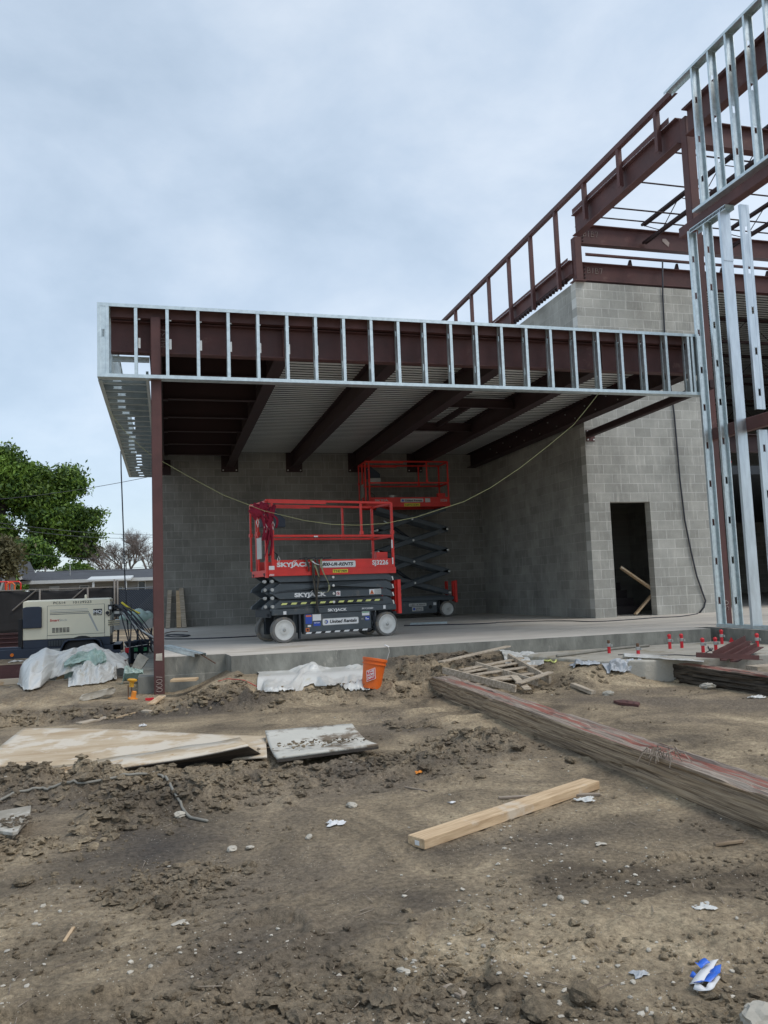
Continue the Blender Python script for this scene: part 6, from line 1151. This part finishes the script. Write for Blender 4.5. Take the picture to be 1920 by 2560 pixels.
# drooping yellow string and cord from the soffit
PA, PB = Vector((-0.84, 12.4, 4.10)), on_y(1500, 979, 10.82); nn = (PB - PA).cross(Vector((0, 0, 1))).normalized()
def on_pl(px, py): d = ray(px, py); c = Vector((0, 0, EYE)); return c + d * ((PA - c).dot(nn) / d.dot(nn))
sp = [PA] + [on_pl(x, y) for x, y in ((287, 1048), (314, 1080), (346, 1112), (380, 1139), (470, 1190), (557, 1237), (660, 1277), (760, 1301), (830, 1311), (892, 1313), (960, 1309), (1040, 1293), (1160, 1254), (1227, 1219), (1300, 1170), (1370, 1115), (1434, 1062), (1470, 1018))] + [PB]
mb = MB(); mb.tube(sp, .0032, 5); tag(mb.build('yellow_string', 'string', org=PA, smooth=True), 'long yellow string drooping from the soffit corner across the canopy opening', 'string')
sp = [on_y(x, y, 17.0) for x, y in ((302, 1128), (303, 1180), (306, 1260), (309, 1340), (311, 1420), (314, 1480), (318, 1540), (320, 1575))]
mb = MB(); mb.tube(sp, .014, 6); tag(mb.build('hanging_cord', 'cable', org=sp[0], smooth=True), 'thin dark cord hanging from the left soffit down to the cables', 'cord')
# things inside the right building
for x0_, x1_, y0_, z1_, lb in ((12.6, 13.5, 19.0, 1.05, 'open cardboard carton behind the silver studs'), (13.75, 14.7, 18.6, 1.15, 'closed cardboard carton at the right edge behind the studs')):
    mb = MB(); mb.box(x0_, x1_, y0_, y0_ + .8, SL, z1_); o = mb.build('cardboard_box', 'card', org=(x0_, y0_, SL), bevel=.01); tag(o, lb, 'box')
mb = MB(); mb.tube([(10.35, 13, 3.72), (10.42, 13, 3.60), (10.38, 13, 3.48), (10.45, 13, 3.40)], .035, 6); tag(mb.build('safety_strap', 'tape', org=(10.4, 13, 3.5)), 'bright red strap hanging behind the silver studs at mid height', 'strap')

# ================================================================== PAD, PIPES, SCRAP
PIP = [((1523, 1633), .17, 1, 'pipe stub with bare brown top, farthest left on the dusty pad'), ((1596, 1643), .17, 1, 'pipe stub with bare brown top, second from left on the pad'), ((1675, 1622), .185, 0, 'red taped pipe stub left of a pair near the slab edge'), ((1705, 1620), .18, 0, 'red taped pipe stub right of a pair near the slab edge'), ((1758, 1631), .17, 0, 'red taped pipe stub in the middle of the pad with a wire beside it'),
       ((1790, 1628), .165, 0, 'faded red taped pipe stub just left of the steel scrap'), ((1805, 1610), .19, 0, 'red taped pipe stub standing in front of the slab gap'), ((1894, 1618), .17, 0, 'red taped pipe stub farthest right beyond the steel scrap')]
for (x, y), h, br, lb in PIP:
    p = on_z(x, y, .275); h = h * 1.0; t = thing('pipe_stub', lb, 'pipe stub', p, group='taped pipe stubs on the pad')
    mb = MB(); mb.tube([p, p + Vector((0.003, 0, h * (0.62 if br else 1)))], .022, 10); mb.build('tape_wrap', 'tape', t, smooth=False)
    mb = MB(); mb.lathe([(.027, 0), (.028, .035), (.026, .04)], p + Vector((0, 0, h * .52)), (0, 0, 1), 10); mb.box(p.x + .02, p.x + .04, p.y - .03, p.y - .015, p.z + h * .52, p.z + h * .52 + .03); mb.build('clamp', 'clamp', t)
    mb = MB(); mb.lathe([(.019, 0), (.019, h * .36), (.010, h * .38)], p + Vector((0, 0, h * (.64 if br else .98)) if br else (0, 0, h * .97)), (0, 0, 1), 8) if br else mb.lathe([(.024, -.02), (.028, .0), (.012, .018)], p + Vector((0, 0, h)), (0, 0, 1), 8); mb.build('cap', 'rust' if br else 'tape', t)
mb = MB(); p = on_z(1822, 1606, .275); mb.add([p, p + Vector((.10, 0, 0)), p + Vector((.06, .02, .07))], [(0, 1, 2)]); tag(mb.build('tape_scrap', 'tape', org=p, thick=.01), 'crumpled scrap of red tape beside the slab gap', 'tape')
gcable([(1392, 1640), (1440, 1634), (1500, 1626), (1560, 1619), (1622, 1614)], .020, 'hose', 'long grey pipe lying at the foot of the slab edge', .275, name='plastic_pipe', cat='pipe')
gcable([(1545, 1637), (1590, 1636), (1640, 1638), (1690, 1637), (1740, 1639), (1768, 1630), (1778, 1620)], .006, 'cable', 'thin black wire snaking over the dusty pad', .275, name='wire', cat='wire')
gcable([(1770, 1616), (1777, 1626), (1782, 1621)], .008, 'cable', 'black bent wire end between two red pipe stubs', .275, name='wire', cat='wire')
drape('plastic_sheet', [(1432, 1649), (1455, 1651), (1480, 1654), (1500, 1658)], [(1432, 1658), (1452, 1662), (1476, 1668), (1500, 1664)], 8.95, 'grey plastic edge showing along the left front of the dusty pad', 'plastic sheet', 'poly_grey', .12, 60, 14, .025, 11)
drape('plastic_sheet', [(1515, 1657), (1540, 1652), (1575, 1652), (1600, 1656), (1622, 1660)], [(1518, 1672), (1540, 1678), (1570, 1682), (1600, 1688), (1622, 1690)], 8.75, 'wrinkled grey plastic skirt hanging over the pad edge by the dark timber', 'plastic sheet', 'poly_grey', .12, 80, 18, .03, 12)
drape('plastic_sheet', [(1560, 1636), (1680, 1642), (1760, 1646)], [(1560, 1641), (1680, 1649), (1760, 1655)], 9.0, 'flat strip of plastic film on top of the pad behind the dark timber', 'plastic sheet', 'poly', .1, 60, 8, .01, 14, gz=.285)
t = thing('steel_scrap', 'loose red-brown steel angles piled on the dark timber at right', 'steel scrap', on_y(1830, 1650, 8.4))
for a, b, pr in (((1740, 1643, 8.1), (1897, 1650, 8.3), LP_(.06, .055)), ((1783, 1645, 8.6), (1864, 1604, 9.0), LP_(.09, .08)), ((1800, 1652, 8.4), (1874, 1613, 8.8), LP_(.07, .06)), ((1825, 1655, 8.3), (1892, 1618, 8.6), LP_(.09, .06))):
    mb = MB(); mb.bar(on_y(*a), on_y(*b), pr); mb.build('angle', 'primer', t)
mb = MB(); mb.slab([on_g(1534, 1757), on_g(1560, 1755), on_g(1600, 1762), on_g(1596, 1768), on_g(1570, 1765), on_g(1546, 1762)], (0, 0, .025), 0)
for x, y in ((1552, 1759), (1568, 1761), (1585, 1764)): p = on_g(x, y); mb.lathe([(.012, .026), (.012, .028)], p, (0, 0, 1), 10, 1)
tag(mb.build('steel_plate', ['primer', 'ink'], org=on_g(1565, 1760)), 'small rusty red steel plate with three holes lying on the soil', 'steel plate')

# ================================================================== TIMBERS
def rough_beam(name, p0, p1, w, h, label, side, top, seed, nl=260, amp=.007):
    p0, p1 = Vector(p0), Vector(p1); Ln = (p1 - p0).length; d = (p1 - p0) / Ln; sd = Vector((-d.y, d.x, 0)).normalized(); up = Vector((0, 0, 1)); ring = []
    for a, b, n_ in (((-.5, 0), (-.5, 1), 12), ((-.5, 1), (.5, 1), 14), ((.5, 1), (.5, 0), 6), ((.5, 0), (-.5, 0), 3)):
        ring += [(a[0] + (b[0] - a[0]) * k / n_, a[1] + (b[1] - a[1]) * k / n_, a != (.5, 0)) for k in range(n_)]
    n = len(ring); S = np.linspace(0, Ln, nl); mb = MB(); vs = []; arc = np.arange(n) * 0.05
    A, B2 = np.meshgrid(S, arc, indexing='ij')
    D = (fbm(A * 1.3 + seed, B2 * 30, 3, True) - .65) * 1.2 + (fbm(A * 4 + seed, B2 * 70, 3, True) - .6) * 1.6
    crack = -np.clip(fbm(A * .8 + 3 * seed, B2 * 9 + 2, 2, True) - .80, 0, 1) * 12
    endk = np.minimum(sst(0, .12, A), sst(Ln, Ln - .12, A))
    for i in range(nl):
        for j, (a, b, _) in enumerate(ring):
            c = Vector((a, 0, b - .5)); nrm = (sd * (a * 2) * (abs(a) > .49) + up * (1 if b > .99 else 0)); nrm = nrm.normalized() if nrm.length > 0 else nrm
            corner = .004 if (abs(abs(a) - .5) < .01 and b > .95) else 0
            p = p0 + d * S[i] + sd * (a * w) + up * (b * h) + nrm * (amp * (D[i, j] + 1.8 * crack[i, j]) - corner) - Vector((0, 0, .02 * (1 - endk[i, j]) * b))
            vs.append(p)
    fs = []; ms = []
    for i in range(nl - 1):
        for j in range(n):
            fs.append((i * n + j, i * n + (j + 1) % n, (i + 1) * n + (j + 1) % n, (i + 1) * n + j)); ms.append(1 if 12 <= j < 26 else 0)
    fs += [tuple(range(n - 1, -1, -1)), tuple(range((nl - 1) * n, nl * n))]; ms += [0, 0]
    # material coordinates run along the beam: bake its direction into the object's rotation
    ang = math.atan2(d.y, d.x); Rz = Matrix.Rotation(-ang, 3, 'Z'); V = [Rz @ (v - p0) for v in vs]
    me = bpy.data.meshes.new(name); me.from_pydata([tuple(v) for v in V], [], fs); me.materials.append(M[side]); me.materials.append(M[top]); me.polygons.foreach_set('material_index', ms); me.update()
    o = bpy.data.objects.new(name, me); COL.objects.link(o); o.location = p0; o.rotation_euler = (0, 0, ang); return tag(o, label, 'timber')
rough_beam('old_timber', (3.13, 9.25, -.01), (2.86, 2.2, -.02), .25, .205, 'long weathered timber with faded red paint crossing the soil at right', 'timber', 'timber_top', 3, 420)
rough_beam('old_timber', (5.95, 9.15, .02), (6.20, 6.0, -.01), .26, .20, 'dark splitting timber at the right edge under the steel scrap', 'timber_dk', 'timber_top', 8, 240, .010)
mb = MB(); p = Vector((6.75, 7.9, .16)); mb.box(6.5, 7.6, 7.9, 8.1, .0, .2); tag(mb.build('old_timber', 'pallet', org=(6.5, 7.9, 0)), 'pale squared timber behind the dark one at the right edge', 'timber')
def board(a, b, w, h, m_, label, cat='board', name='board', g=None, dz=0.0, ends=None, z0=None):
    """plank whose lower near edge runs between two ground points"""
    A_, B2 = (on_g(*a), on_g(*b)) if z0 is None else (on_z(*a, z0), on_z(*b, z0)); A_.z += dz; B2.z += dz; d = B2 - A_; Ln = d.length; d.normalize(); sd = Vector((0, 0, 1)).cross(d).normalized()
    if sd.y < 0: sd = -sd
    up = d.cross(sd); up = up if up.z > 0 else -up
    R3 = Matrix((d, sd, up)).transposed(); mb = MB(); mb.box(0, Ln, 0, w, 0, h); o = mb.build(name, m_, bevel=min(.003, h * .2)); o.matrix_world = Matrix.Translation(A_) @ R3.to_4x4(); tag(o, label, cat)
    if g: o['group'] = g
    return o
o = board((1062, 2127), (1500, 1974), .115, .048, 'lumber', 'clean pale lumber board lying on the bare soil in the foreground', 'lumber', 'lumber', dz=.004)
mb = MB(); mb.slab([(-.0005, .035, .012), (-.0005, .065, .012), (-.0005, .065, .034), (-.0005, .035, .034)], (-.001, 0, 0)); q = mb.build('end_sticker', 'white', o)
board((1248, 1999), (1345, 1994), .03, .012, 'oldwood', 'grey weathered stick partly under the clean lumber board', 'stick', 'stick')
board((1440, 1993), (1502, 1992), .035, .016, 'oldwood', 'short grey stick end right of the clean lumber board', 'stick', 'stick')
board((1011, 1970), (1068, 1981), .012, .010, 'oldwood', 'small brown stick left of the clean lumber board', 'stick', 'stick')
board((1425, 1716), (1478, 1737), .06, .04, 'pallet', 'short pale block of lumber right of the broken pallet', 'lumber', 'lumber')
board((388, 1762), (415, 1742), .09, .02, 'lumber', 'small plank piece tilted against the mud below the column', 'board', z0=.03)
board((352, 1783), (372, 1785), .07, .03, 'pallet', 'little square wood offcut on the soil near the column foot', 'board')
board((205, 1812), (285, 1795), .10, .02, 'pallet', 'pale board scrap half buried above the big plywood', 'board')
board((290, 1797), (338, 1784), .03, .015, 'lumber', 'thin pale batten on the soil above the big plywood', 'board')
board((425, 1706), (490, 1703), .22, .03, 'lumber', 'pale plank lying in the notch at the slab corner', 'board', z0=.19)
board((165, 2355), (188, 2320), .012, .006, 'lumber', 'pale splinter standing out on the lower left soil', 'stick', 'stick')
board((1105, 2475), (1150, 2500), .035, .012, 'oldwood', 'grey wood chip at the bottom centre of the soil', 'stick', 'stick')
board((1790, 2117), (1862, 2108), .02, .015, 'timber', 'dark bark strip on the soil below the long timber', 'stick', 'stick')
# plywood sheets
def gpoly(pts, z): return [on_z(x, y, z) for x, y in pts]
t = thing('plywood_sheet', 'big stained plywood sheet with a curled dark front edge', 'plywood', on_z(300, 1880, 0))
def sheet(rows, th=.014):
    mb = MB(); mb.grid(rows); return mb
def lerpq(A_, B2, C2, D2, nx, ny, f):
    rows = []
    for j in range(ny + 1):
        v = j / ny; row = []
        for i in range(nx + 1):
            u = i / nx; p = (A_.lerp(B2, u)).lerp(D2.lerp(C2, u), v); p = p + Vector((0, 0, f(u, v))); row.append(p)
        rows.append(row)
    return rows
A_, B2, C2, D2 = on_z(58, 1822, .06), on_z(664, 1838, .05), on_z(668, 1896, .05), on_z(-60, 1922, .04)
mb = sheet(lerpq(A_, B2, C2, D2, 40, 14, lambda u, v: .012 * math.sin(5 * u + 2 * v))); mb.build('sheet', 'ply', t, smooth=True, thick=.014)
a0, a1 = on_z(60, 1930, .06), on_z(600, 1846, .075); c0, c1 = on_z(165, 1946, .07), on_z(621, 1866, .16); l0, l1_ = on_z(300, 1945, .03), on_z(657, 1888, .045)
mb = MB(); mb.grid([[a0.lerp(a1, u) + Vector((0, 0, .004 * math.sin(20 * u))) for u in np.linspace(0, 1, 40)], [(a0.lerp(a1, u)).lerp(c0.lerp(c1, u), .5) for u in np.linspace(0, 1, 40)], [c0.lerp(c1, u) + Vector((0, 0, .006 * math.sin(7 * u))) for u in np.linspace(0, 1, 40)]]); mb.build('raised_edge', 'ply', t, smooth=True, thick=.012)
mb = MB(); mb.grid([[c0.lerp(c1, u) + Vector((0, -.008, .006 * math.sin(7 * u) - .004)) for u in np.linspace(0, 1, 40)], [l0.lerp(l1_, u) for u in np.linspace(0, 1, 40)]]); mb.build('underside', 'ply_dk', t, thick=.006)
rr = random.Random(8); mb = MB()
for k in range(46):
    u = rr.random() ** .8 * .5; p = (on_z(40, 1938, .075)).lerp(on_z(430, 1895, .085), u * 2); a = rr.uniform(-.3, .5); l = rr.uniform(.06, .28)
    mb.bar(p, p + Vector((math.cos(a) * l, -math.sin(a) * l * .5, rr.uniform(-.03, .03))), B_(.012, .004))
mb.build('splinters', 'lumber', t)
A_, B2, C2, D2 = on_z(663, 1829, .10), on_z(880, 1811, .10), on_z(946, 1869, .085), on_z(692, 1903, .075)
t = thing('faced_board', 'smaller white faced board caked with mud, right of the big plywood', 'board', on_z(790, 1860, 0))
mb = sheet(lerpq(A_, B2, C2, D2, 30, 14, lambda u, v: -.035 * math.sin(PI * v) + .02 * v * v)); mb.build('sheet', 'whiteply', t, smooth=True, thick=.018)
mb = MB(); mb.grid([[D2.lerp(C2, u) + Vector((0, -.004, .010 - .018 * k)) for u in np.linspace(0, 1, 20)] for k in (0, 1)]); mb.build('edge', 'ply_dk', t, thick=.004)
t = thing('faced_board', 'broken board caked in mud at the left edge of the foreground', 'board', on_z(20, 2065, 0))
q = [(-40, 2042), (78, 2021), (76, 2036), (44, 2086), (32, 2090), (-40, 2080)]
mb = MB(); mb.slab(gpoly(q, .07), (0, 0, .018)); mb.build('sheet', 'muddy', t, bevel=.003)
mb = MB(); mb.slab([on_z(-40, 2090, .03), on_z(30, 2100, .03), on_z(76, 2046, .03), on_z(60, 2040, .03), on_z(-40, 2060, .03)], (0, 0, .035)); mb.build('core', 'pallet', t)
# clods lying on the boards
def lumps(name, pts, sz, m_, lb, z, seed=1, k=26, spread=(.25, .06)):
    r = np.random.RandomState(seed); P_ = []
    for x, y in pts:
        p = on_z(x, y, z); P_.append(np.column_stack([p.x + spread[0] * r.randn(k), p.y + spread[1] * r.randn(k), np.full(k, z)]))
    P_ = np.concatenate(P_); o = rocks(name, P_, sz * (0.4 + r.rand(len(P_)) ** 2), [m_], 1, .5, .3, .35, seed); struct(o, 'stuff'); return o
lumps('mud_on_boards', [(90, 1936), (150, 1925), (420, 1900), (500, 1890)], .02, 'clod', '', .075, 3, 40, (.16, .03))
lumps('mud_on_boards', [(760, 1862), (820, 1855), (880, 1850)], .011, 'clod', '', .10, 5, 45, (.16, .07))
lumps('mud_on_boards', [(20, 2050), (40, 2060)], .010, 'clod', '', .09, 6, 40, (.06, .03))
# ================================================================== PALLET, BUCKET, BUNDLE, LITTER
t = thing('broken_pallet', 'broken weathered wood pallet lying beyond the end of the long timber', 'pallet', on_g(1240, 1690))
def pb(a, b, w, h, za, name='board', zb=None):
    A_, B2 = on_g(*a), on_g(*b); A_.z += za + .03; B2.z += (zb if zb is not None else za) + .03
    mb = MB(); mb.bar(A_, B2, B_(w, h)); mb.build(name, 'pallet', t, bevel=.003)
for a, b, za, zb in (((1103, 1682), (1272, 1644), .10, .12), ((1152, 1700), (1306, 1668), .09, .09), ((1160, 1706), (1322, 1676), .09, .09), ((1188, 1712), (1340, 1688), .09, .09), ((1213, 1726), (1288, 1718), .09, .07), ((1296, 1733), (1378, 1708), .08, .10), ((1230, 1718), (1350, 1700), .07, .06), ((1285, 1712), (1320, 1735), .08, .02)): pb(a, b, .09, .018, za, 'board', zb)
for a, b in (((1108, 1690), (1290, 1738)), ((1190, 1676), (1345, 1722)), ((1272, 1655), (1376, 1716))): pb(a, b, .035, .08, .04, 'stringer')
for a, b in (((1170, 1722), (1300, 1702)), ((1160, 1712), (1330, 1690))): pb(a, b, .09, .016, .012, 'bottom_board')
drape('plastic_bag', [(1255, 1655), (1285, 1634), (1320, 1630), (1350, 1640), (1362, 1655)], [(1265, 1670), (1290, 1668), (1320, 1664), (1345, 1668), (1360, 1664)], 10.35, 'crumpled clear plastic bag behind the broken pallet', 'plastic bag', 'poly', .12, 70, 20, .02, 21)
gcable([(1354, 1647), (1368, 1643), (1382, 1650), (1370, 1655), (1358, 1652), (1378, 1646), (1392, 1649), (1386, 1659), (1372, 1650)], .012, 'hazy', 'tangle of bright yellow tape near the broken pallet', None, name='yellow_tape', cat='tape', n=4)
p = on_g(930, 1720); t = thing('orange_bucket', 'orange plastic bucket leaning beside the wrapped bundle', 'bucket', p, world=True)
ax = Vector((.20, .06, 1)).normalized(); c = p + Vector((0, .05, -.01))
mb = MB(); mb.lathe([(.110, 0), (.121, .17), (.129, .270), (.140, .272), (.140, .285), (.133, .288), (.135, .31), (.145, .313), (.145, .34), (.139, .344), (.128, .34), (.11, .02)], c, ax, 36); mb.build('pail', 'orange', t, smooth=False)
mb = MB(); mb.lathe([(.126, .29), (.02, .30)], c, ax, 20); mb.build('contents', 'clod', t)
mb = MB(); top = c + ax * .31; mb.tube([top + Vector((.145, 0, 0)), top + Vector((.175, -.02, .10)), top + Vector((.165, -.03, .16)), top + Vector((.12, -.05, .18))], .004, 5); hd = mb.build('handle', 'bolt', t); mb = MB(); mb.tube([top + Vector((.166, -.03, .157)), top + Vector((.115, -.05, .182))], .010, 6); mb.build('grip', 'white', hd)
fr = Vector((-.42, -.9, 0)).normalized(); rt = Vector((.9, -.42, 0)).normalized(); lc = c + ax * .17 + fr * .1235
mb = MB(); ux = (rt + ax * .35).normalized() * .055; uy = ax * .062 - rt * .012
mb.slab([lc - ux - uy, lc + ux - uy, lc + ux + uy, lc - ux + uy], fr * .003, 0); mb.slab([lc - ux * .92 - uy * .92 + fr * .003, lc + ux * .92 - uy * .92 + fr * .003, lc + ux * .92 + uy * .92 + fr * .003, lc - ux * .92 + uy * .92 + fr * .003], fr * .001, 1); mb.build('label', ['white', 'red_mark'], t)
for k, w_ in enumerate(('THE', 'HOME', 'DEPOT')): text(w_, .036, plane_m(lc - ux * .8 + uy * (.42 - .55 * k) + fr * .0045, ux, uy), 'white', t, bold=.0008, width=.088)
drape('wrapped_bundle', [(648, 1704), (656, 1684), (690, 1682), (720, 1680), (748, 1668), (778, 1658), (808, 1663), (840, 1676), (870, 1670), (895, 1668), (915, 1672), (925, 1690)], [(643, 1727), (660, 1729), (700, 1730), (735, 1731), (760, 1722), (785, 1716), (820, 1716), (850, 1718), (862, 1725), (900, 1727), (925, 1729)], 10.35, 'long bundle wrapped in milky plastic left of the orange bucket', 'wrapped bundle', 'poly', .25, 170, 36, .028, 31)
gcable([(545, 1704), (580, 1699), (610, 1702), (640, 1716), (650, 1722)], .004, 'tape', 'red cord lying on the mud left of the wrapped bundle', None, name='cord', cat='cord')
# white concrete chunk, caps and rebar by the slab corner
mb = MB(); v0, f0 = ico(3); p = on_g(245, 1748)
mb.add([p + Vector((.19 * max(-.8, min(.8, v[0] * 1.15)) + .07 * v[1], .10 * max(-.8, min(.8, v[1] * 1.2)) + .13 * v[0], .06 + .055 * max(-.8, min(.8, v[2] * 1.2)) + .03 * v[0])) for v in v0], [tuple(q) for q in f0]); tag(mb.build('concrete_chunk', 'conc_dusty', org=p, smooth=True), 'smooth pale concrete lump lying on the soil near the milky sheet', 'concrete chunk')
def cap(x, y, h, m_, lb, rods):
    p = on_g(x, y); t = thing('rebar_cap', lb, 'rebar cap', p)
    for dx in rods:
        mb = MB(); mb.tube([p + Vector((dx, 0, -.05)), p + Vector((dx, 0, h))], .007, 5); mb.build('rebar', 'rust', t)
    mb = MB(); mb.lathe([(.028, h - .02), (.03, h + .04), (.06, h + .055), (.062, h + .07), (.04, h + .08)] if h > .1 else [(.062, h), (.06, h + .015), (.032, h + .02), (.030, h + .09), (.024, h + .10)], p, (0.12 if h > .1 else .2, 0, 1), 14); mb.build('cap', m_, t)
cap(325, 1748, .17, 'capy', 'amber mushroom cap on two rebars left of the column', (-.02, .02))
cap(332, 1748, .0, 'capo', 'orange mushroom cap fallen on the soil left of the column', ())
mb = MB(); p = on_g(374, 1752); mb.box(p.x - .05, p.x + .05, p.y, p.y + .06, p.z, p.z + .03); tag(mb.build('tape_scrap', 'tape', org=p), 'small red scrap on the ground at the foot of the column', 'tape')
gcable([(-30, 2022), (0, 2004), (40, 1986), (100, 1975), (120, 1977), (160, 1963), (215, 1960), (290, 1947), (345, 1938), (390, 1942), (418, 1956), (436, 1985), (455, 2022), (478, 2048), (520, 2057)], .0085, 'hose', 'grey hose curving over the mud in front of the big plywood', None, name='hose', cat='hose', n=8)
# litter
def crumple(name, px, py, r, m_, lb, cat, seed, flat=.35, n=26, mats=None):
    rn = np.random.RandomState(seed); p = on_g(px, py); rows = []
    for j in range(n):
        row = []
        for i in range(n):
            u, v = i / (n - 1) * 2 - 1, j / (n - 1) * 2 - 1; w_ = float(fbm(np.array(u * 1.6 + seed * 3), np.array(v * 1.6), 3, True)); e_ = 1 + .35 * math.sin(3 * math.atan2(v, u) + seed)
            x = u * r * e_; y = v * r * .8 * e_; row.append(p + Vector((x + .35 * r * (w_ - .6), y, .004 + r * flat * 2.2 * max(0, w_ - .45) * (1 - .4 * (u * u + v * v)))))
        rows.append(row)
    mb = MB(); mb.grid(rows)
    if mats: mb.m = [int(rn.rand() > 2) if False else (1 if (math.sin(3.2 * (k % (n - 1)) / (n - 1) * 2 + 2.4 * (k // (n - 1)) / (n - 1)) > .25) else 0) for k in range(len(mb.f))]
    return tag(mb.build(name, mats or m_, org=p, smooth=True, thick=.0008), lb, cat)
crumple('paper_napkin', 838, 2062, .042, 'paper', 'crumpled white paper napkin on the open soil', 'napkin', 2, .55)
t = thing('plastic_ribbon', 'looped blue and white plastic tape lying at lower right', 'tape', on_g(1762, 2478))
def rib(pts, m_, w=.018, h0=.012):
    zz = float(ground_h(1.55, 2.25)) + .004; P_ = [on_z(x, y, zz) for x, y in pts]; Q = []
    for i in range(len(P_) - 1):
        a_, b_, c_, d_ = P_[max(i - 1, 0)], P_[i], P_[i + 1], P_[min(i + 2, len(P_) - 1)]
        for k in range(6): u = k / 6; Q.append(.5 * ((2 * b_) + (c_ - a_) * u + (2 * a_ - 5 * b_ + 4 * c_ - d_) * u * u + (3 * b_ - a_ - 3 * c_ + d_) * u ** 3))
    Q.append(P_[-1]); rows = []
    for i, q in enumerate(Q):
        d = (Q[min(i + 1, len(Q) - 1)] - Q[max(i - 1, 0)]).normalized(); s_ = Vector((-d.y, d.x, 0)); a = math.sin(i * .28 + h0 * 99); rows.append([q + s_ * w / 2 + Vector((0, 0, h0 + .010 * abs(a))), q - s_ * w / 2 + Vector((0, 0, h0 - .004 * a))])
    mb = MB(); mb.grid(rows); mb.build('ribbon', m_, t, smooth=True, thick=.0006)
rib([(1785, 2412), (1770, 2432), (1758, 2450), (1745, 2465), (1736, 2472)], 'paper', .032); rib([(1792, 2430), (1788, 2445), (1780, 2458), (1763, 2466), (1742, 2472)], 'blue', .030, .016); rib([(1746, 2432), (1758, 2426), (1772, 2423)], 'blue', .022, .02); rib([(1736, 2474), (1755, 2479), (1775, 2480), (1784, 2465), (1794, 2445)], 'paper', .018, .008); rib([(1728, 2445), (1738, 2450)], 'blue', .012, .01)
crumple('plastic_scrap', 1758, 2270, .035, 'poly', 'shiny clear plastic scrap on the soil above the blue tape', 'plastic scrap', 5, .3)
crumple('plastic_scrap', 1465, 2002, .05, 'poly', 'clear plastic scrap beside the right end of the lumber board', 'plastic scrap', 6, .35)
crumple('plastic_scrap', 1130, 2008, .018, 'paper', 'tiny white scrap behind the lumber board', 'plastic scrap', 7, .4)
crumple('plastic_scrap', 1598, 2440, .022, 'poly_grey', 'grey torn fibre scrap left of the blue tape', 'plastic scrap', 8, .5)
crumple('plastic_scrap', 1500, 2112, .022, 'pebble', 'torn pale scrap on the damp soil below the lumber board', 'plastic scrap', 9, .3)
crumple('plastic_scrap', 450, 2310, .025, 'pebble', 'flat pale scrap on the lower left soil', 'plastic scrap', 10, .2)
crumple('plastic_scrap', 357, 1817, .03, 'paper', 'white plastic tuft sticking up behind the big plywood', 'plastic scrap', 11, 1.1)
crumple('plastic_scrap', 1895, 1745, .07, 'poly', 'pale plastic scrap at the right edge below the dark timber', 'plastic scrap', 12, .4)
crumple('plastic_scrap', 40, 1655, .12, 'poly', 'white plastic scrap at the left edge in front of the trailer', 'plastic scrap', 14, .4)
crumple('orange_scrap', 1045, 1935, .025, 'capo', 'crumpled orange scrap beside the mud ridge', 'plastic scrap', 13, .8)
def stone(px, py, r, m_, lb, seed, fl=.6, name='stone'):
    p = on_g(px, py); o = rocks(name, np.array([[0, 0, 0.0]]), np.array([r]), [m_], 2, fl, .2, .13, seed, False); o.location = p; return tag(o, lb, 'stone')
for q in (((772, 2096), .020, 'pebble', 'round grey stone left of the white napkin'), ((880, 2017), .026, 'pebble', 'pale flat stone above the white napkin'), ((1402, 2248), .016, 'pebble', 'small grey stone in the dark damp patch at right'), ((1462, 2258), .012, 'pebble', 'tiny pale stone on the dark damp patch'), ((1477, 2342), .020, 'clod', 'dark lump of clay alone on the smooth soil'), ((1622, 2378), .012, 'pebble', 'flat pale stone on the smooth soil above the fibre scrap'),
          ((1460, 2500), .045, 'clod', 'broken crust of clay at the bottom right'), ((1345, 2535), .050, 'clod', 'cracked clay clod at the bottom right of centre'), ((1905, 2570), .06, 'conc_dusty', 'pale concrete chunk at the bottom right corner'), ((60, 2210), .040, 'clod', 'large dark clod at the left edge'), ((1010, 2435), .024, 'pebble', 'pale soft stone near the bottom centre'), ((450, 2042), .030, 'pebble', 'stone under the end of the grey hose'),
          ((1390, 2010), .05, 'pebble', 'flat pale stone beside the long timber') if False else ((1425, 1905), .045, 'clod', 'dark clod against the foot of the long timber'), ((1000, 1730), .09, 'clod', 'big clod of earth right of the orange bucket'), ((1520, 1738), .05, 'conc_dusty', 'pale lump on the soil behind the small steel plate'), ((580, 2127), .026, 'pebble', 'pale stone cluster above the dark hollow'), ((625, 2122), .022, 'pebble', 'right stone of the cluster above the dark hollow'), ((1770, 1722), .08, 'conc_dusty', 'pale broken slab piece in front of the dark timber')):
    (px, py), r, m_, lb = q; stone(px, py, r, m_, lb, px % 97, .55)
rr = random.Random(31); mb = MB(); p0 = on_z(1660, 1882, .22)
for k in range(34):
    p = p0 + Vector((rr.gauss(0, .05), rr.gauss(0, .06), rr.uniform(0, .02))); a = rr.uniform(0, 6.28); l = rr.uniform(.03, .12)
    mb.tube([p, p + Vector((math.cos(a) * l * .5, math.sin(a) * l * .5, .01)), p + Vector((math.cos(a) * l, math.sin(a) * l, -.03 - .05 * rr.random()))], .003, 3)
struct(mb.build('frayed_fibres', 'oldwood'), 'stuff')
for o in bpy.data.objects:
    if '_w' in o: del o['_w']
